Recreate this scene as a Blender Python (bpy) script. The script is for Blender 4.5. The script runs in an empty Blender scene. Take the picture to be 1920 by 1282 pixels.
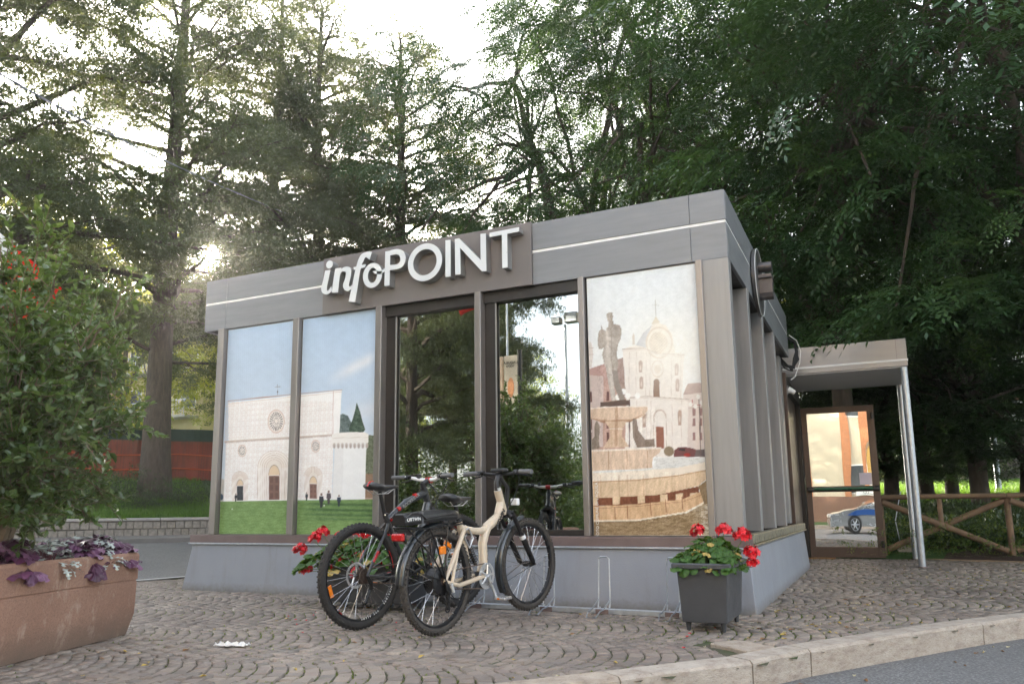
import bpy, math, random
import numpy as np
from mathutils import Vector, Matrix
R_ = random.Random(7); rng = np.random.default_rng(7)
D = bpy.data; SC = bpy.context.scene; COL = SC.collection
rad = math.radians

# ------------------------------------------------------------------ camera, world, sun, exposure
CAM = np.array([0.9282, -6.1707, 0.77])
YAW, PITCH, ROLL = 25.3346, 9.3112, -0.6253
FPX, PPX, PPY = 1460.37, 944.3, 717.5
_y, _p, _r = rad(YAW), rad(PITCH), rad(ROLL)
FW = np.array([-math.sin(_y)*math.cos(_p), math.cos(_y)*math.cos(_p), math.sin(_p)])
RT0 = np.array([math.cos(_y), math.sin(_y), 0]); UP0 = np.cross(RT0, FW)
RT = RT0*math.cos(_r)+UP0*math.sin(_r); UP = -RT0*math.sin(_r)+UP0*math.cos(_r)
cam = D.objects.new('camera', D.cameras.new('camera')); COL.objects.link(cam)
cam.matrix_world = Matrix(((RT[0], UP[0], -FW[0], CAM[0]), (RT[1], UP[1], -FW[1], CAM[1]), (RT[2], UP[2], -FW[2], CAM[2]), (0, 0, 0, 1)))
cam.data.sensor_width = 36; cam.data.lens = 36*FPX/1920
cam.data.shift_x = (960-PPX)/1920; cam.data.shift_y = (PPY-641)/1920
cam.data.clip_start = .05; cam.data.clip_end = 2000
SC.camera = cam

SUN_AZ, SUN_EL = -46.8, 17.6          # degrees clockwise from +Y, and up
W = D.worlds.new('World'); SC.world = W; W.use_nodes = True
nt = W.node_tree; bg = nt.nodes['Background']
sky = nt.nodes.new('ShaderNodeTexSky'); sky.sky_type = 'NISHITA'; sky.sun_disc = False
sky.sun_elevation = rad(SUN_EL); sky.sun_rotation = rad(SUN_AZ)
sky.air_density = 1.0; sky.dust_density = 3.5; sky.ozone_density = 1.0
hs = nt.nodes.new('ShaderNodeHueSaturation'); hs.inputs['Saturation'].default_value = .40
nt.links.new(sky.outputs[0], hs.inputs['Color']); nt.links.new(hs.outputs[0], bg.inputs[0]); bg.inputs[1].default_value = .15
sl = D.lights.new('sun', 'SUN'); sl.energy = 4.0; sl.angle = rad(.6); sl.color = (1, .88, .72)
so = D.objects.new('sun', sl); COL.objects.link(so)
_d = Vector((math.sin(rad(SUN_AZ))*math.cos(rad(SUN_EL)), math.cos(rad(SUN_AZ))*math.cos(rad(SUN_EL)), math.sin(rad(SUN_EL))))
so.rotation_euler = _d.to_track_quat('Z', 'Y').to_euler()
VS = SC.view_settings; VS.view_transform = 'Standard'; VS.look = 'None'; VS.gamma = 1; VS.use_curve_mapping = False
VS.exposure = 2.78
SC.cycles.max_bounces = 8; SC.cycles.transparent_max_bounces = 8; SC.cycles.use_denoising = True
SC.cycles.sample_clamp_indirect = 6

# pixel -> place, with the photograph's size (1920 x 1282)
def ray(x, y): return FW+RT*(x-PPX)/FPX-UP*(y-PPY)/FPX
def onz(x, y, z=0.): d = ray(x, y); return CAM+d*(z-CAM[2])/d[2]
def ony(x, y, Y): d = ray(x, y); return CAM+d*(Y-CAM[1])/d[1]
def ond(x, y, dist): d = ray(x, y); return CAM+d*dist/math.hypot(d[0], d[1])
def pj(P):
    v = np.asarray(P, float)-CAM; z = v@FW
    return PPX+FPX*(v@RT)/z, PPY-FPX*(v@UP)/z

# ------------------------------------------------------------------ tags
OFF = {}
def tag(o, label=None, cat=None, group=None, kind=None):
    if label: o['label'] = label
    if cat: o['category'] = cat
    if group: o['group'] = group
    if kind: o['kind'] = kind
    return o
def thing(name, label, cat, loc=(0, 0, 0), rz=0, group=None):
    o = D.objects.new(name, None); COL.objects.link(o); o.location = loc; o.rotation_euler = (0, 0, rz)
    o.empty_display_size = .1
    OFF[o.name] = Vector(loc) if rz == 0 else Vector((0, 0, 0))
    return tag(o, label, cat, group)
def off(o): return OFF.get(o.name, Vector((0, 0, 0))) if o else Vector((0, 0, 0))
def link_mesh(name, me, mat, parent=None):
    o = D.objects.new(name, me); COL.objects.link(o)
    if mat and not me.materials: me.materials.append(mat)
    if parent: o.parent = parent; OFF[o.name] = off(parent)
    return o
def dup(root, loc, rz, label=None, group=None):
    r = root.copy(); COL.objects.link(r); r.location = loc; r.rotation_euler = (0, 0, rz)
    if label: r['label'] = label
    if group: r['group'] = group
    for ch in list(root.children):
        c = ch.copy(); COL.objects.link(c); c.parent = r
        for g in list(ch.children):
            d = g.copy(); COL.objects.link(d); d.parent = c
    return r

# ------------------------------------------------------------------ mesh builder
class MB:
    def __init__(s): s.v = []; s.f = []
    def add(s, vs, fs):
        n = len(s.v); s.v.extend([tuple(map(float, p)) for p in vs]); s.f.extend([tuple(i+n for i in f) for f in fs]); return s
    def box(s, a, b, bev=0.):
        x0, y0, z0 = a; x1, y1, z1 = b
        if x0 > x1: x0, x1 = x1, x0
        if y0 > y1: y0, y1 = y1, y0
        if z0 > z1: z0, z1 = z1, z0
        if bev <= 0:
            return s.add([(x0,y0,z0),(x1,y0,z0),(x1,y1,z0),(x0,y1,z0),(x0,y0,z1),(x1,y0,z1),(x1,y1,z1),(x0,y1,z1)],
                         [(0,3,2,1),(4,5,6,7),(0,1,5,4),(1,2,6,5),(2,3,7,6),(3,0,4,7)])
        b_ = min(bev, (x1-x0)/2.1, (y1-y0)/2.1, (z1-z0)/2.1)
        ex = (x0, x1); ey = (y0, y1); ez = (z0, z1); vs = []; idx = {}
        for i in (0, 1):
            for j in (0, 1):
                for k in (0, 1):
                    sx, sy, sz = (1, -1)[i]*b_, (1, -1)[j]*b_, (1, -1)[k]*b_
                    X, Y, Z = ex[i], ey[j], ez[k]
                    idx[i,j,k,0] = len(vs); vs.append((X, Y+sy, Z+sz))
                    idx[i,j,k,1] = len(vs); vs.append((X+sx, Y, Z+sz))
                    idx[i,j,k,2] = len(vs); vs.append((X+sx, Y+sy, Z))
        fs = []
        for i in (0, 1):
            f = [idx[i,0,0,0], idx[i,1,0,0], idx[i,1,1,0], idx[i,0,1,0]]; fs.append(f if i else f[::-1])
            f = [idx[0,i,0,1], idx[0,i,1,1], idx[1,i,1,1], idx[1,i,0,1]]; fs.append(f if i else f[::-1])
            f = [idx[0,0,i,2], idx[1,0,i,2], idx[1,1,i,2], idx[0,1,i,2]]; fs.append(f if i else f[::-1])
        for i in (0, 1):
            for j in (0, 1):
                f = [idx[i,j,0,0], idx[i,j,1,0], idx[i,j,1,1], idx[i,j,0,1]]; fs.append(f if (i+j) % 2 == 0 else f[::-1])
                f = [idx[i,0,j,0], idx[i,0,j,2], idx[i,1,j,2], idx[i,1,j,0]]; fs.append(f if (i+j) % 2 == 0 else f[::-1])
                f = [idx[0,i,j,1], idx[1,i,j,1], idx[1,i,j,2], idx[0,i,j,2]]; fs.append(f if (i+j) % 2 == 0 else f[::-1])
        for i in (0, 1):
            for j in (0, 1):
                for k in (0, 1):
                    f = [idx[i,j,k,0], idx[i,j,k,1], idx[i,j,k,2]]; fs.append(f if (i+j+k) % 2 else f[::-1])
        return s.add(vs, fs)
    def prism(s, poly, y0, y1, plane='xz'):
        # poly in a plane, extruded between y0 and y1 along the third axis
        n = len(poly)
        def P(a, b, c): return {'xz': (a, c, b), 'xy': (a, b, c), 'yz': (c, a, b)}[plane]
        vs = [P(a, b, y0) for a, b in poly]+[P(a, b, y1) for a, b in poly]
        fs = [tuple(range(n)), tuple(range(2*n-1, n-1, -1))]+[(i, i+n, (i+1) % n+n, (i+1) % n) for i in range(n)]
        return s.add(vs, fs)
    def tube(s, pts, r, n=8, cap=True, flat=None):
        pts = [Vector(p) for p in pts]; m = len(pts)
        rs = [r]*m if not hasattr(r, '__len__') else list(r)
        base = len(s.v); prev = None
        for i, p in enumerate(pts):
            t = (pts[min(i+1, m-1)]-pts[max(i-1, 0)])
            t = t.normalized() if t.length > 1e-9 else Vector((0, 0, 1))
            if prev is None:
                u = t.cross(Vector((0, 0, 1)))
                if u.length < .05: u = t.cross(Vector((0, 1, 0)))
                u.normalize()
            else:
                u = prev-t*prev.dot(t)
                u = u.normalized() if u.length > 1e-6 else t.orthogonal().normalized()
            prev = u; w = t.cross(u)
            for k in range(n):
                a = 2*math.pi*k/n; q = p+(u*math.cos(a)*(1 if flat is None else flat)+w*math.sin(a))*rs[i]; s.v.append(tuple(q))
        for i in range(m-1):
            for k in range(n):
                a = base+i*n+k; b = base+i*n+(k+1) % n; s.f.append((a, b, b+n, a+n))
        if cap:
            s.f.append(tuple(base+k for k in range(n))[::-1]); s.f.append(tuple(base+(m-1)*n+k for k in range(n)))
        return s
    def ring(s, c, ax, R, r, N=48, n=8, arc=(0, 2*math.pi), prof=None):
        # torus about axis ax (unit) centred c ; prof scales radial / axial
        ax = Vector(ax).normalized(); u = ax.orthogonal().normalized()
        if abs(ax.z) < .9: u = (Vector((0, 0, 1))-ax*ax.z).normalized()
        w = ax.cross(u); c = Vector(c); pr, pa = prof or (1, 1); base = len(s.v)
        full = abs(arc[1]-arc[0]-2*math.pi) < 1e-6; cnt = N if full else N+1
        for i in range(cnt):
            a = arc[0]+(arc[1]-arc[0])*i/N; d = u*math.cos(a)+w*math.sin(a)
            for k in range(n):
                b = 2*math.pi*k/n; s.v.append(tuple(c+d*(R+r*pr*math.cos(b))+ax*(r*pa*math.sin(b))))
        for i in range(N):
            for k in range(n):
                a = base+i*n+k; b = base+i*n+(k+1) % n; j = ((i+1) % cnt)*n-i*n
                s.f.append((a, b, b+j, a+j))
        if not full:
            s.f.append(tuple(base+k for k in range(n))[::-1]); s.f.append(tuple(base+N*n+k for k in range(n)))
        return s
    def disc(s, c, ax, R, h, N=32, R2=None):
        c = Vector(c); ax = Vector(ax).normalized()
        return s.tube([c-ax*h/2, c+ax*h/2], [R, R if R2 is None else R2], N)
    def build(s, name, mat, parent=None, smooth=False, world=True, bevel=0., angle=40):
        me = D.meshes.new(name); o = off(parent) if world else Vector((0, 0, 0))
        me.from_pydata([(x-o.x, y-o.y, z-o.z) for x, y, z in s.v], [], s.f); me.update()
        import bmesh
        bm = bmesh.new(); bm.from_mesh(me); bmesh.ops.recalc_face_normals(bm, faces=bm.faces)
        if bevel > 0:
            es = [e for e in bm.edges if len(e.link_faces) == 2 and e.calc_face_angle(0) > .6]
            bmesh.ops.bevel(bm, geom=es, offset=bevel, segments=1, affect='EDGES', clamp_overlap=True)
        if smooth:
            for f in bm.faces: f.smooth = True
            for e in bm.edges:
                if len(e.link_faces) == 2 and e.calc_face_angle(0) > rad(angle): e.smooth = False
        bm.to_mesh(me); bm.free()
        return link_mesh(name, me, mat, parent)

def np_mesh(name, V, F, attrs=None, mat=None, parent=None, smooth=False):
    """V (n,3), F (m,k) same-size faces; attrs {name: per-vertex floats}"""
    me = D.meshes.new(name); V = np.asarray(V, np.float32); F = np.asarray(F, np.int32)
    if parent is not None:
        o = off(parent); V = V-np.array(o, np.float32)
    me.vertices.add(len(V)); me.vertices.foreach_set('co', V.ravel())
    m, k = F.shape; me.loops.add(m*k); me.loops.foreach_set('vertex_index', F.ravel())
    me.polygons.add(m); me.polygons.foreach_set('loop_start', np.arange(0, m*k, k, dtype=np.int32))
    if smooth: me.polygons.foreach_set('use_smooth', np.ones(m, bool))
    me.update(calc_edges=True)
    for an, av in (attrs or {}).items():
        av = np.asarray(av, np.float32)
        if av.ndim == 1:
            a = me.attributes.new(an, 'FLOAT', 'POINT'); a.data.foreach_set('value', av)
        else:
            a = me.attributes.new(an, 'FLOAT_COLOR', 'POINT'); a.data.foreach_set('color', av.ravel())
    if mat: me.materials.append(mat)
    return link_mesh(name, me, None, parent)

def rots(n, r, yaw=None, pitch=(-.4, .4), roll=(-.4, .4)):
    a = r.uniform(0, 2*np.pi, n) if yaw is None else yaw
    b = r.uniform(pitch[0], pitch[1], n) if isinstance(pitch, tuple) else pitch
    c = r.uniform(roll[0], roll[1], n) if isinstance(roll, tuple) else roll
    ca, sa, cb, sb, cc, sc = np.cos(a), np.sin(a), np.cos(b), np.sin(b), np.cos(c), np.sin(c); z = np.zeros(n); o = np.ones(n)
    Rz = np.stack([ca, -sa, z, sa, ca, z, z, z, o], 1).reshape(n, 3, 3)
    Ry = np.stack([cb, z, -sb, z, o, z, sb, z, cb], 1).reshape(n, 3, 3)     # +b lifts the +x end
    Rx = np.stack([o, z, z, z, cc, -sc, z, sc, cc], 1).reshape(n, 3, 3)
    return Rz@Ry@Rx
def tile(TV, TF, pos, R, s, r, jit=.25, tint=None):
    """copies of a template; returns V,F,tint"""
    n = len(pos); s = np.broadcast_to(np.asarray(s, float).reshape(-1, 1, 1), (n, 1, 1))
    V = (np.einsum('nij,kj->nki', R, TV)*s+pos[:, None, :]).reshape(-1, 3)
    F = (TF[None]+(np.arange(n)*len(TV))[:, None, None]).reshape(-1, TF.shape[1])
    t = r.uniform(0, 1, n) if tint is None else tint
    t = (t[:, None]+r.normal(0, jit*.3, (n, len(TV)))*0+np.zeros((1, len(TV)))).ravel()
    return V, F, t

# ------------------------------------------------------------------ materials
def newmat(name):
    m = D.materials.new(name); m.use_nodes = True; return m, m.node_tree, m.node_tree.nodes['Principled BSDF']
def N(t, k, **kw):
    n = t.nodes.new(k)
    for a, b in kw.items(): setattr(n, a, b)
    return n
def noise_c(t, scale, detail=4, coord='Object', stretch=None, rough=.6):
    tc = N(t, 'ShaderNodeTexCoord'); mp = N(t, 'ShaderNodeMapping'); nn = N(t, 'ShaderNodeTexNoise')
    t.links.new(tc.outputs[coord], mp.inputs[0]); t.links.new(mp.outputs[0], nn.inputs['Vector'])
    if stretch: mp.inputs['Scale'].default_value = stretch
    nn.inputs['Scale'].default_value = scale; nn.inputs['Detail'].default_value = detail; nn.inputs['Roughness'].default_value = rough
    return nn
def ramp(t, src, stops, out='Fac'):
    r = N(t, 'ShaderNodeValToRGB'); t.links.new(src.outputs[out] if hasattr(src, 'outputs') else src, r.inputs[0])
    e = r.color_ramp.elements
    while len(e) < len(stops): e.new(.5)
    for q, (p, c) in zip(e, stops): q.position = p; q.color = (*c, 1) if len(c) == 3 else c
    return r
def mixc(t, fac, a, b, mode='MIX'):
    m = N(t, 'ShaderNodeMix', data_type='RGBA', blend_type=mode)
    for k, v in ((0, fac), (6, a), (7, b)):
        if hasattr(v, 'links') or hasattr(v, 'is_linked'): t.links.new(v, m.inputs[k])
        else: m.inputs[k].default_value = v if k == 0 else (*v, 1)
    return m.outputs[2]
def M(name, col, rough=.5, metal=0., var=.12, scale=6., bump=0., bscale=60., stretch=None, spec=.5, coat=0., var2=None):
    m, t, p = newmat(name)
    nn = noise_c(t, scale, 5, stretch=stretch)
    lo = tuple(c*(1-var) for c in col); hi = tuple(min(1, c*(1+var)) for c in col)
    r = ramp(t, nn, [(.3, lo), (.7, hi)])
    c = r.outputs[0]
    if var2:
        n2 = noise_c(t, var2[1], 6, rough=.7); r2 = ramp(t, n2, [(var2[2], (0, 0, 0)), (var2[3], (1, 1, 1))])
        c = mixc(t, r2.outputs[0], c, var2[0])
    t.links.new(c, p.inputs['Base Color'])
    rr = ramp(t, nn, [(.3, (max(0, rough-.08),)*3), (.7, (min(1, rough+.08),)*3)]); t.links.new(rr.outputs[0], p.inputs['Roughness'])
    p.inputs['Metallic'].default_value = metal; p.inputs['Specular IOR Level'].default_value = spec; p.inputs['Coat Weight'].default_value = coat
    if bump > 0:
        nb = noise_c(t, bscale, 4, stretch=stretch); b = N(t, 'ShaderNodeBump'); b.inputs['Strength'].default_value = bump; b.inputs['Distance'].default_value = .01
        t.links.new(nb.outputs['Fac'], b.inputs['Height']); t.links.new(b.outputs[0], p.inputs['Normal'])
    return m
def M_leaf(name, cols, trans=.35, tcol=(.35, .45, .05), rough=.45, spec=.5, attr='tint'):
    m, t, p = newmat(name)
    a = N(t, 'ShaderNodeAttribute', attribute_name=attr); oi = N(t, 'ShaderNodeObjectInfo')
    ad = N(t, 'ShaderNodeMath', operation='MULTIPLY_ADD'); t.links.new(oi.outputs['Random'], ad.inputs[0]); ad.inputs[1].default_value = .15
    t.links.new(a.outputs['Fac'], ad.inputs[2])
    r = ramp(t, ad.outputs[0], [(i/(len(cols)-1), c) for i, c in enumerate(cols)])
    t.links.new(r.outputs[0], p.inputs['Base Color']); p.inputs['Roughness'].default_value = rough; p.inputs['Specular IOR Level'].default_value = spec
    tr = N(t, 'ShaderNodeBsdfTranslucent')
    tc = mixc(t, .6, r.outputs[0], tcol); t.links.new(tc, tr.inputs[0])
    mx = N(t, 'ShaderNodeMixShader'); mx.inputs[0].default_value = trans
    t.links.new(p.outputs[0], mx.inputs[1]); t.links.new(tr.outputs[0], mx.inputs[2])
    t.links.new(mx.outputs[0], t.nodes['Material Output'].inputs[0])
    return m

MT = {}
MT['fascia'] = M('brushed_fascia', (.215, .222, .235), .42, .22, .10, 2.2, .05, 40, (1, 1, 9))
MT['signpanel'] = M('sign_panel_paint', (.17, .152, .145), .45, .1, .04, 2)
MT['white'] = M('white_strip', (.80, .80, .79), .4, 0, .04, 4)
MT['letter'] = M('letter_face', (.70, .72, .73), .35, .1, .03, 5)
MT['bronze'] = M('bronze_aluminium', (.26, .235, .22), .36, .6, .10, 3, .03, 60, (8, 8, 1))
MT['fin'] = M('warm_aluminium', (.275, .270, .268), .42, .3, .10, 2, .04, 50, (10, 10, .7))
MT['sill'] = M('brown_sill', (.17, .125, .12), .42, .3, .18, 4)
MT['dark'] = M('dark_frame', (.028, .024, .022), .4, .2, .15, 8)
MT['doorframe'] = M('brown_door_frame', (.085, .058, .046), .4, .35, .12, 6)
MT['rubber'] = M('black_rubber', (.022, .022, .023), .75, 0, .25, 30, .2, 200)
MT['black'] = M('black_plastic', (.020, .020, .022), .38, 0, .2, 12)
MT['blackmetal'] = M('black_metal', (.025, .025, .027), .3, .5, .2, 12)
MT['steel'] = M('galvanised_steel', (.42, .45, .49), .38, .75, .15, 25, .1, 120)
MT['chrome'] = M('polished_steel', (.66, .66, .66), .33, .8, .08, 20)
MT['soffit'] = M('soffit_paint', (.55, .55, .57), .6, 0, .05, 2)
MT['roof'] = M('roof_felt', (.12, .12, .12), .9, 0, .2, 5)
MT['interior'] = M('interior_wall', (.22, .2, .17), .8, 0, .1, 2)
MT['trunk'] = M('bark', (.085, .065, .052), .9, 0, .45, 5, .9, 14, (3, 3, .6))
MT['greybark'] = M('grey_bark', (.13, .11, .09), .9, 0, .4, 5, .9, 16, (3, 3, .6))
MT['twig'] = M('twig_bark', (.16, .12, .08), .85, 0, .3, 15)
MT['red'] = M('red_plastic', (.45, .012, .012), .25, 0, .1, 20, spec=.7)
MT['orange'] = M('orange_reflector', (.75, .20, .01), .2, 0, .1, 30, spec=.8)
# ------------------------------------------------------------------ ground height
def sst(a, b, x): t = np.clip((x-a)/(b-a), 0, 1); return t*t*(3-2*t)
AZW = rad(-50); WD = np.array([math.sin(AZW), math.cos(AZW)]); WT = np.array([math.cos(AZW), -math.sin(AZW)])   # away from the eye / along the low wall
def d1(x, y): return (x-CAM[0])*WD[0]+(y-CAM[1])*WD[1]
def gh(x, y):
    x = np.asarray(x, float); y = np.asarray(y, float); d = d1(x, y)
    hl = np.interp(d, [-1e4, 12.3, 16.5, 18.2, 18.21, 20, 25, 45, 80, 300], [0, 0, .24, .32, .66, .86, 1.75, 2.8, 4, 5])
    hr = np.interp(y, [-1e4, 7.0, 7.6, 14, 20, 32, 60, 300], [0, 0, .12, .5, 1.0, 1.85, 3., 5])
    az = np.degrees(np.arctan2(x-CAM[0], y-CAM[1])); w = sst(-27, -14, az)
    h = hl*(1-w)+hr*w
    return np.where(y < -7, 0, h)
def bank(dd, tt): p = CAM[:2]+WD*dd+WT*tt; return p
def pt(x, y, dz=0): return (float(x), float(y), float(gh(x, y))+dz)

def sheet(name, xs, ys, dz, mat, kind='structure', mask=None):
    X, Y = np.meshgrid(xs, ys, indexing='ij'); Z = gh(X, Y)+dz
    nx, ny = X.shape; V = np.stack([X.ravel(), Y.ravel(), Z.ravel()], 1)
    i, j = np.meshgrid(np.arange(nx-1), np.arange(ny-1), indexing='ij'); a = (i*ny+j).ravel()
    F = np.stack([a, a+ny, a+ny+1, a+1], 1)
    if mask is not None:
        c = V[F].mean(1); F = F[mask(c[:, 0], c[:, 1])]
    o = np_mesh(name, V, F, mat=mat, smooth=True); tag(o, kind=kind); return o

# lawn / earth under everything
m, t, p = newmat('lawn'); n1 = noise_c(t, 1.3, 6); n2 = noise_c(t, 40, 4)
c = mixc(t, n1.outputs['Fac'], (.028, .075, .010), (.055, .13, .018)); c2 = mixc(t, ramp(t, n2, [(.35, (0,)*3), (.7, (1,)*3)]).outputs[0], c, (.03, .07, .012))
t.links.new(c2, p.inputs['Base Color']); p.inputs['Roughness'].default_value = .9; MT['lawn'] = m
ax = np.concatenate([np.linspace(-300, -60, 14), np.arange(-55, 56, 1.), np.linspace(60, 300, 14)])
sheet('ground', ax, ax, -.16, MT['lawn'])
def lawnmask(x, y): return ((d1(x, y) > 18.25) & (y > -6)) | ((y > 7.05) & (x > -1.5))
sheet('lawn', np.arange(-45, 45, .35), np.arange(-6, 60, .35), 0., MT['lawn'], mask=lawnmask)

# asphalt
m, t, p = newmat('asphalt'); n1 = noise_c(t, 70, 4, rough=.75); n2 = noise_c(t, .8, 5); n3 = noise_c(t, 3.5, 6)
c = ramp(t, n1, [(.3, (.06, .06, .062)), (.5, (.15, .15, .15)), (.68, (.36, .355, .345))]).outputs[0]
c = mixc(t, ramp(t, n2, [(.35, (0,)*3), (.7, (.5,)*3)]).outputs[0], c, (.12, .12, .122))
t.links.new(c, p.inputs['Base Color']); p.inputs['Roughness'].default_value = .75
b = N(t, 'ShaderNodeBump'); b.inputs['Strength'].default_value = .5; b.inputs['Distance'].default_value = .01; t.links.new(n1.outputs['Fac'], b.inputs['Height']); t.links.new(b.outputs[0], p.inputs['Normal'])
MT['asphalt'] = m
def leftedge(y): return -6.95+.19*(y-.4)      # edge between the setts and the street on the left
sheet('street', np.concatenate([np.arange(-60, -9, .5), np.arange(-9, -5, .04)]), np.arange(-40, 24, .5), .004, MT['asphalt'], mask=lambda x, y: (x < leftedge(y)-.01) & (d1(x, y) < 16.9))
ZR = -.125
mb = MB(); mb.add([(-60, -60, ZR), (60, -60, ZR), (60, 6.5, ZR), (-60, 6.5, ZR)], [(0, 1, 2, 3)])
tag(mb.build('road', MT['asphalt']), kind='structure')
# white edge line at the left of the setts
mb = MB()
ys = np.linspace(-4, 9, 40)
for i in range(len(ys)-1):
    a, b_ = ys[i], ys[i+1]
    mb.add([pt(leftedge(a)-.11, a, .012), pt(leftedge(a)-.02, a, .012), pt(leftedge(b_)-.02, b_, .012), pt(leftedge(b_)-.11, b_, .012)], [(0, 1, 2, 3)])
tag(mb.build('edge_line', M('road_paint', (.62, .62, .60), .7, 0, .15, 20)), kind='structure')

# ------------------------------------------------------------------ kerb line (front top edge), running past the kiosk corner
KP = [np.array(q) for q in [(-5.2, -9.2), (-3.6, -6.9), (-1.9, -4.75), (-.7, -3.2), (.06, -2.25), (.29, -1.96), (.52, -1.53), (.98, -.82), (1.45, -.1), (1.79, .37), (2.5, 1.15), (3.6, 2.1), (5.6, 3.3), (9, 4.6), (16, 6)]]
KS = [0]
for a, b_ in zip(KP[:-1], KP[1:]): KS.append(KS[-1]+np.linalg.norm(b_-a))
def kpt(s): return np.array([np.interp(s, KS, [q[0] for q in KP]), np.interp(s, KS, [q[1] for q in KP])])
def ktan(s): d = kpt(s+.15)-kpt(s-.15); return d/np.linalg.norm(d)
KW = .165
def kerb_side(x, y):      # >0 on the sett side
    P = np.stack([np.asarray(x), np.asarray(y)], -1); best = np.full(P.shape[:-1], 1e9); sg = np.zeros(P.shape[:-1])
    for a, b_ in zip(KP[:-1], KP[1:]):
        ab = b_-a; L = ab@ab; tt = np.clip(((P-a)@ab)/L, 0, 1); q = a+tt[..., None]*ab; dv = P-q; dd = np.linalg.norm(dv, axis=-1)
        cr = ab[0]*dv[..., 1]-ab[1]*dv[..., 0]; m_ = dd < best; best = np.where(m_, dd, best); sg = np.where(m_, np.sign(cr)*dd, sg)
    return sg
m, t, p = newmat('travertine'); n1 = noise_c(t, 9, 8, rough=.75, stretch=(1, 1, 2.5)); n2 = noise_c(t, 45, 5, rough=.7, stretch=(1, 1, 3)); n3 = noise_c(t, 2.2, 4)
c = ramp(t, n1, [(.28, (.24, .19, .155)), (.48, (.40, .345, .29)), (.72, (.52, .47, .41))]).outputs[0]
c = mixc(t, ramp(t, n2, [(.30, (.8,)*3), (.42, (0,)*3)]).outputs[0], c, (.14, .11, .09))
oi = N(t, 'ShaderNodeObjectInfo'); c = mixc(t, oi.outputs['Random'], c, (.9, .86, .82), 'MULTIPLY')
t.links.new(c, p.inputs['Base Color']); p.inputs['Roughness'].default_value = .8
b = N(t, 'ShaderNodeBump'); b.inputs['Strength'].default_value = .6; b.inputs['Distance'].default_value = .012
t.links.new(n2.outputs['Fac'], b.inputs['Height']); t.links.new(b.outputs[0], p.inputs['Normal']); MT['travertine'] = m
kerb = D.objects.new('kerb', None); COL.objects.link(kerb); tag(kerb, kind='structure')
s_ref = KS[5]
def s_of(px, py):
    q = onz(px, py, .02)[:2]; ss = np.linspace(0, KS[-1], 3000); dd = [np.linalg.norm(kpt(s)-q) for s in ss]; return ss[int(np.argmin(dd))]
sj = [s_of(1163, 1266), s_of(1411, 1236), s_of(1514, 1214), s_of(1842, 1165)]
joints = [sj[0]-1.3*k for k in range(5, 0, -1)]+sj+[sj[-1]+1.35*k for k in range(1, 9)]
for a, b_ in zip(joints[:-1], joints[1:]):
    if a < .1: continue
    mb = MB(); n = max(3, int((b_-a)/.16)); ss = np.linspace(a+.004, b_-.004, n); zt = .018+R_.uniform(-.004, .006)
    rows = []
    for k, s in enumerate(ss):
        q = kpt(s); tn = ktan(s); nn = np.array([-tn[1], tn[0]]); wob = R_.uniform(-.003, .003); e = .012 if 0 < k < n-1 else .016
        prof = [(0.004, ZR-.06), (wob, zt-e-R_.uniform(0, .006)), (e, zt+R_.uniform(-.002, .002)), (KW-e, zt), (KW, zt-.014), (KW, ZR-.06)]
        rows.append([(*(q+nn*u), z) for u, z in prof])
    base = [p_ for r in rows for p_ in r]; fs = []
    for k in range(n-1):
        for j in range(5): fs.append((k*6+j, k*6+j+1, (k+1)*6+j+1, (k+1)*6+j))
    fs.append(tuple(range(6))); fs.append(tuple((n-1)*6+j for j in range(6))[::-1])
    mb.add(base, fs); mb.build('kerb_stone', MT['travertine'], kerb, bevel=0)
# flat stone butting against the kerb by the planter
q = [onz(1331, 1209)[:2], onz(1380, 1203)[:2], onz(1446, 1213)[:2], onz(1400, 1224)[:2], onz(1392, 1222)[:2]]
mb = MB(); mb.prism([tuple(v) for v in [q[0], q[1], q[2]+np.array([.03, -.05]), q[3]]], -.08, .014, 'xy'); mb.build('kerb_stone', MT['travertine'], kerb, bevel=.006)
TBLK = np.array([q[0], q[1], q[2], q[3]])

# ------------------------------------------------------------------ paving of small setts in arcs
m, t, p = newmat('bedding'); n1 = noise_c(t, 5, 6, rough=.7); n2 = noise_c(t, 60, 3)
c = ramp(t, n1, [(.42, (.085, .070, .052)), (.58, (.045, .065, .018))]).outputs[0]
t.links.new(c, p.inputs['Base Color']); p.inputs['Roughness'].default_value = 1; MT['bedding'] = m
m, t, p = newmat('porphyry'); at = N(t, 'ShaderNodeAttribute', attribute_name='tint'); oi = N(t, 'ShaderNodeObjectInfo')
ad = N(t, 'ShaderNodeMath', operation='ADD'); t.links.new(at.outputs['Fac'], ad.inputs[0]); t.links.new(oi.outputs['Random'], ad.inputs[1])
fr = N(t, 'ShaderNodeMath', operation='FRACT'); t.links.new(ad.outputs[0], fr.inputs[0])
c = ramp(t, fr, [(0, (.22, .19, .165)), (.2, (.34, .285, .24)), (.4, (.29, .25, .22)), (.6, (.39, .33, .275)), (.8, (.33, .265, .23)), (1, (.24, .215, .19))], 'Value').outputs[0]
n1 = noise_c(t, 55, 5, rough=.7); n2 = noise_c(t, .9, 4)
c = mixc(t, ramp(t, n1, [(.3, (.55,)*3), (.6, (0,)*3)]).outputs[0], c, (.10, .085, .075))
tc2 = N(t, 'ShaderNodeNewGeometry'); nw = N(t, 'ShaderNodeTexNoise'); t.links.new(tc2.outputs['Position'], nw.inputs['Vector']); nw.inputs['Scale'].default_value = .7; nw.inputs['Detail'].default_value = 5
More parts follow.
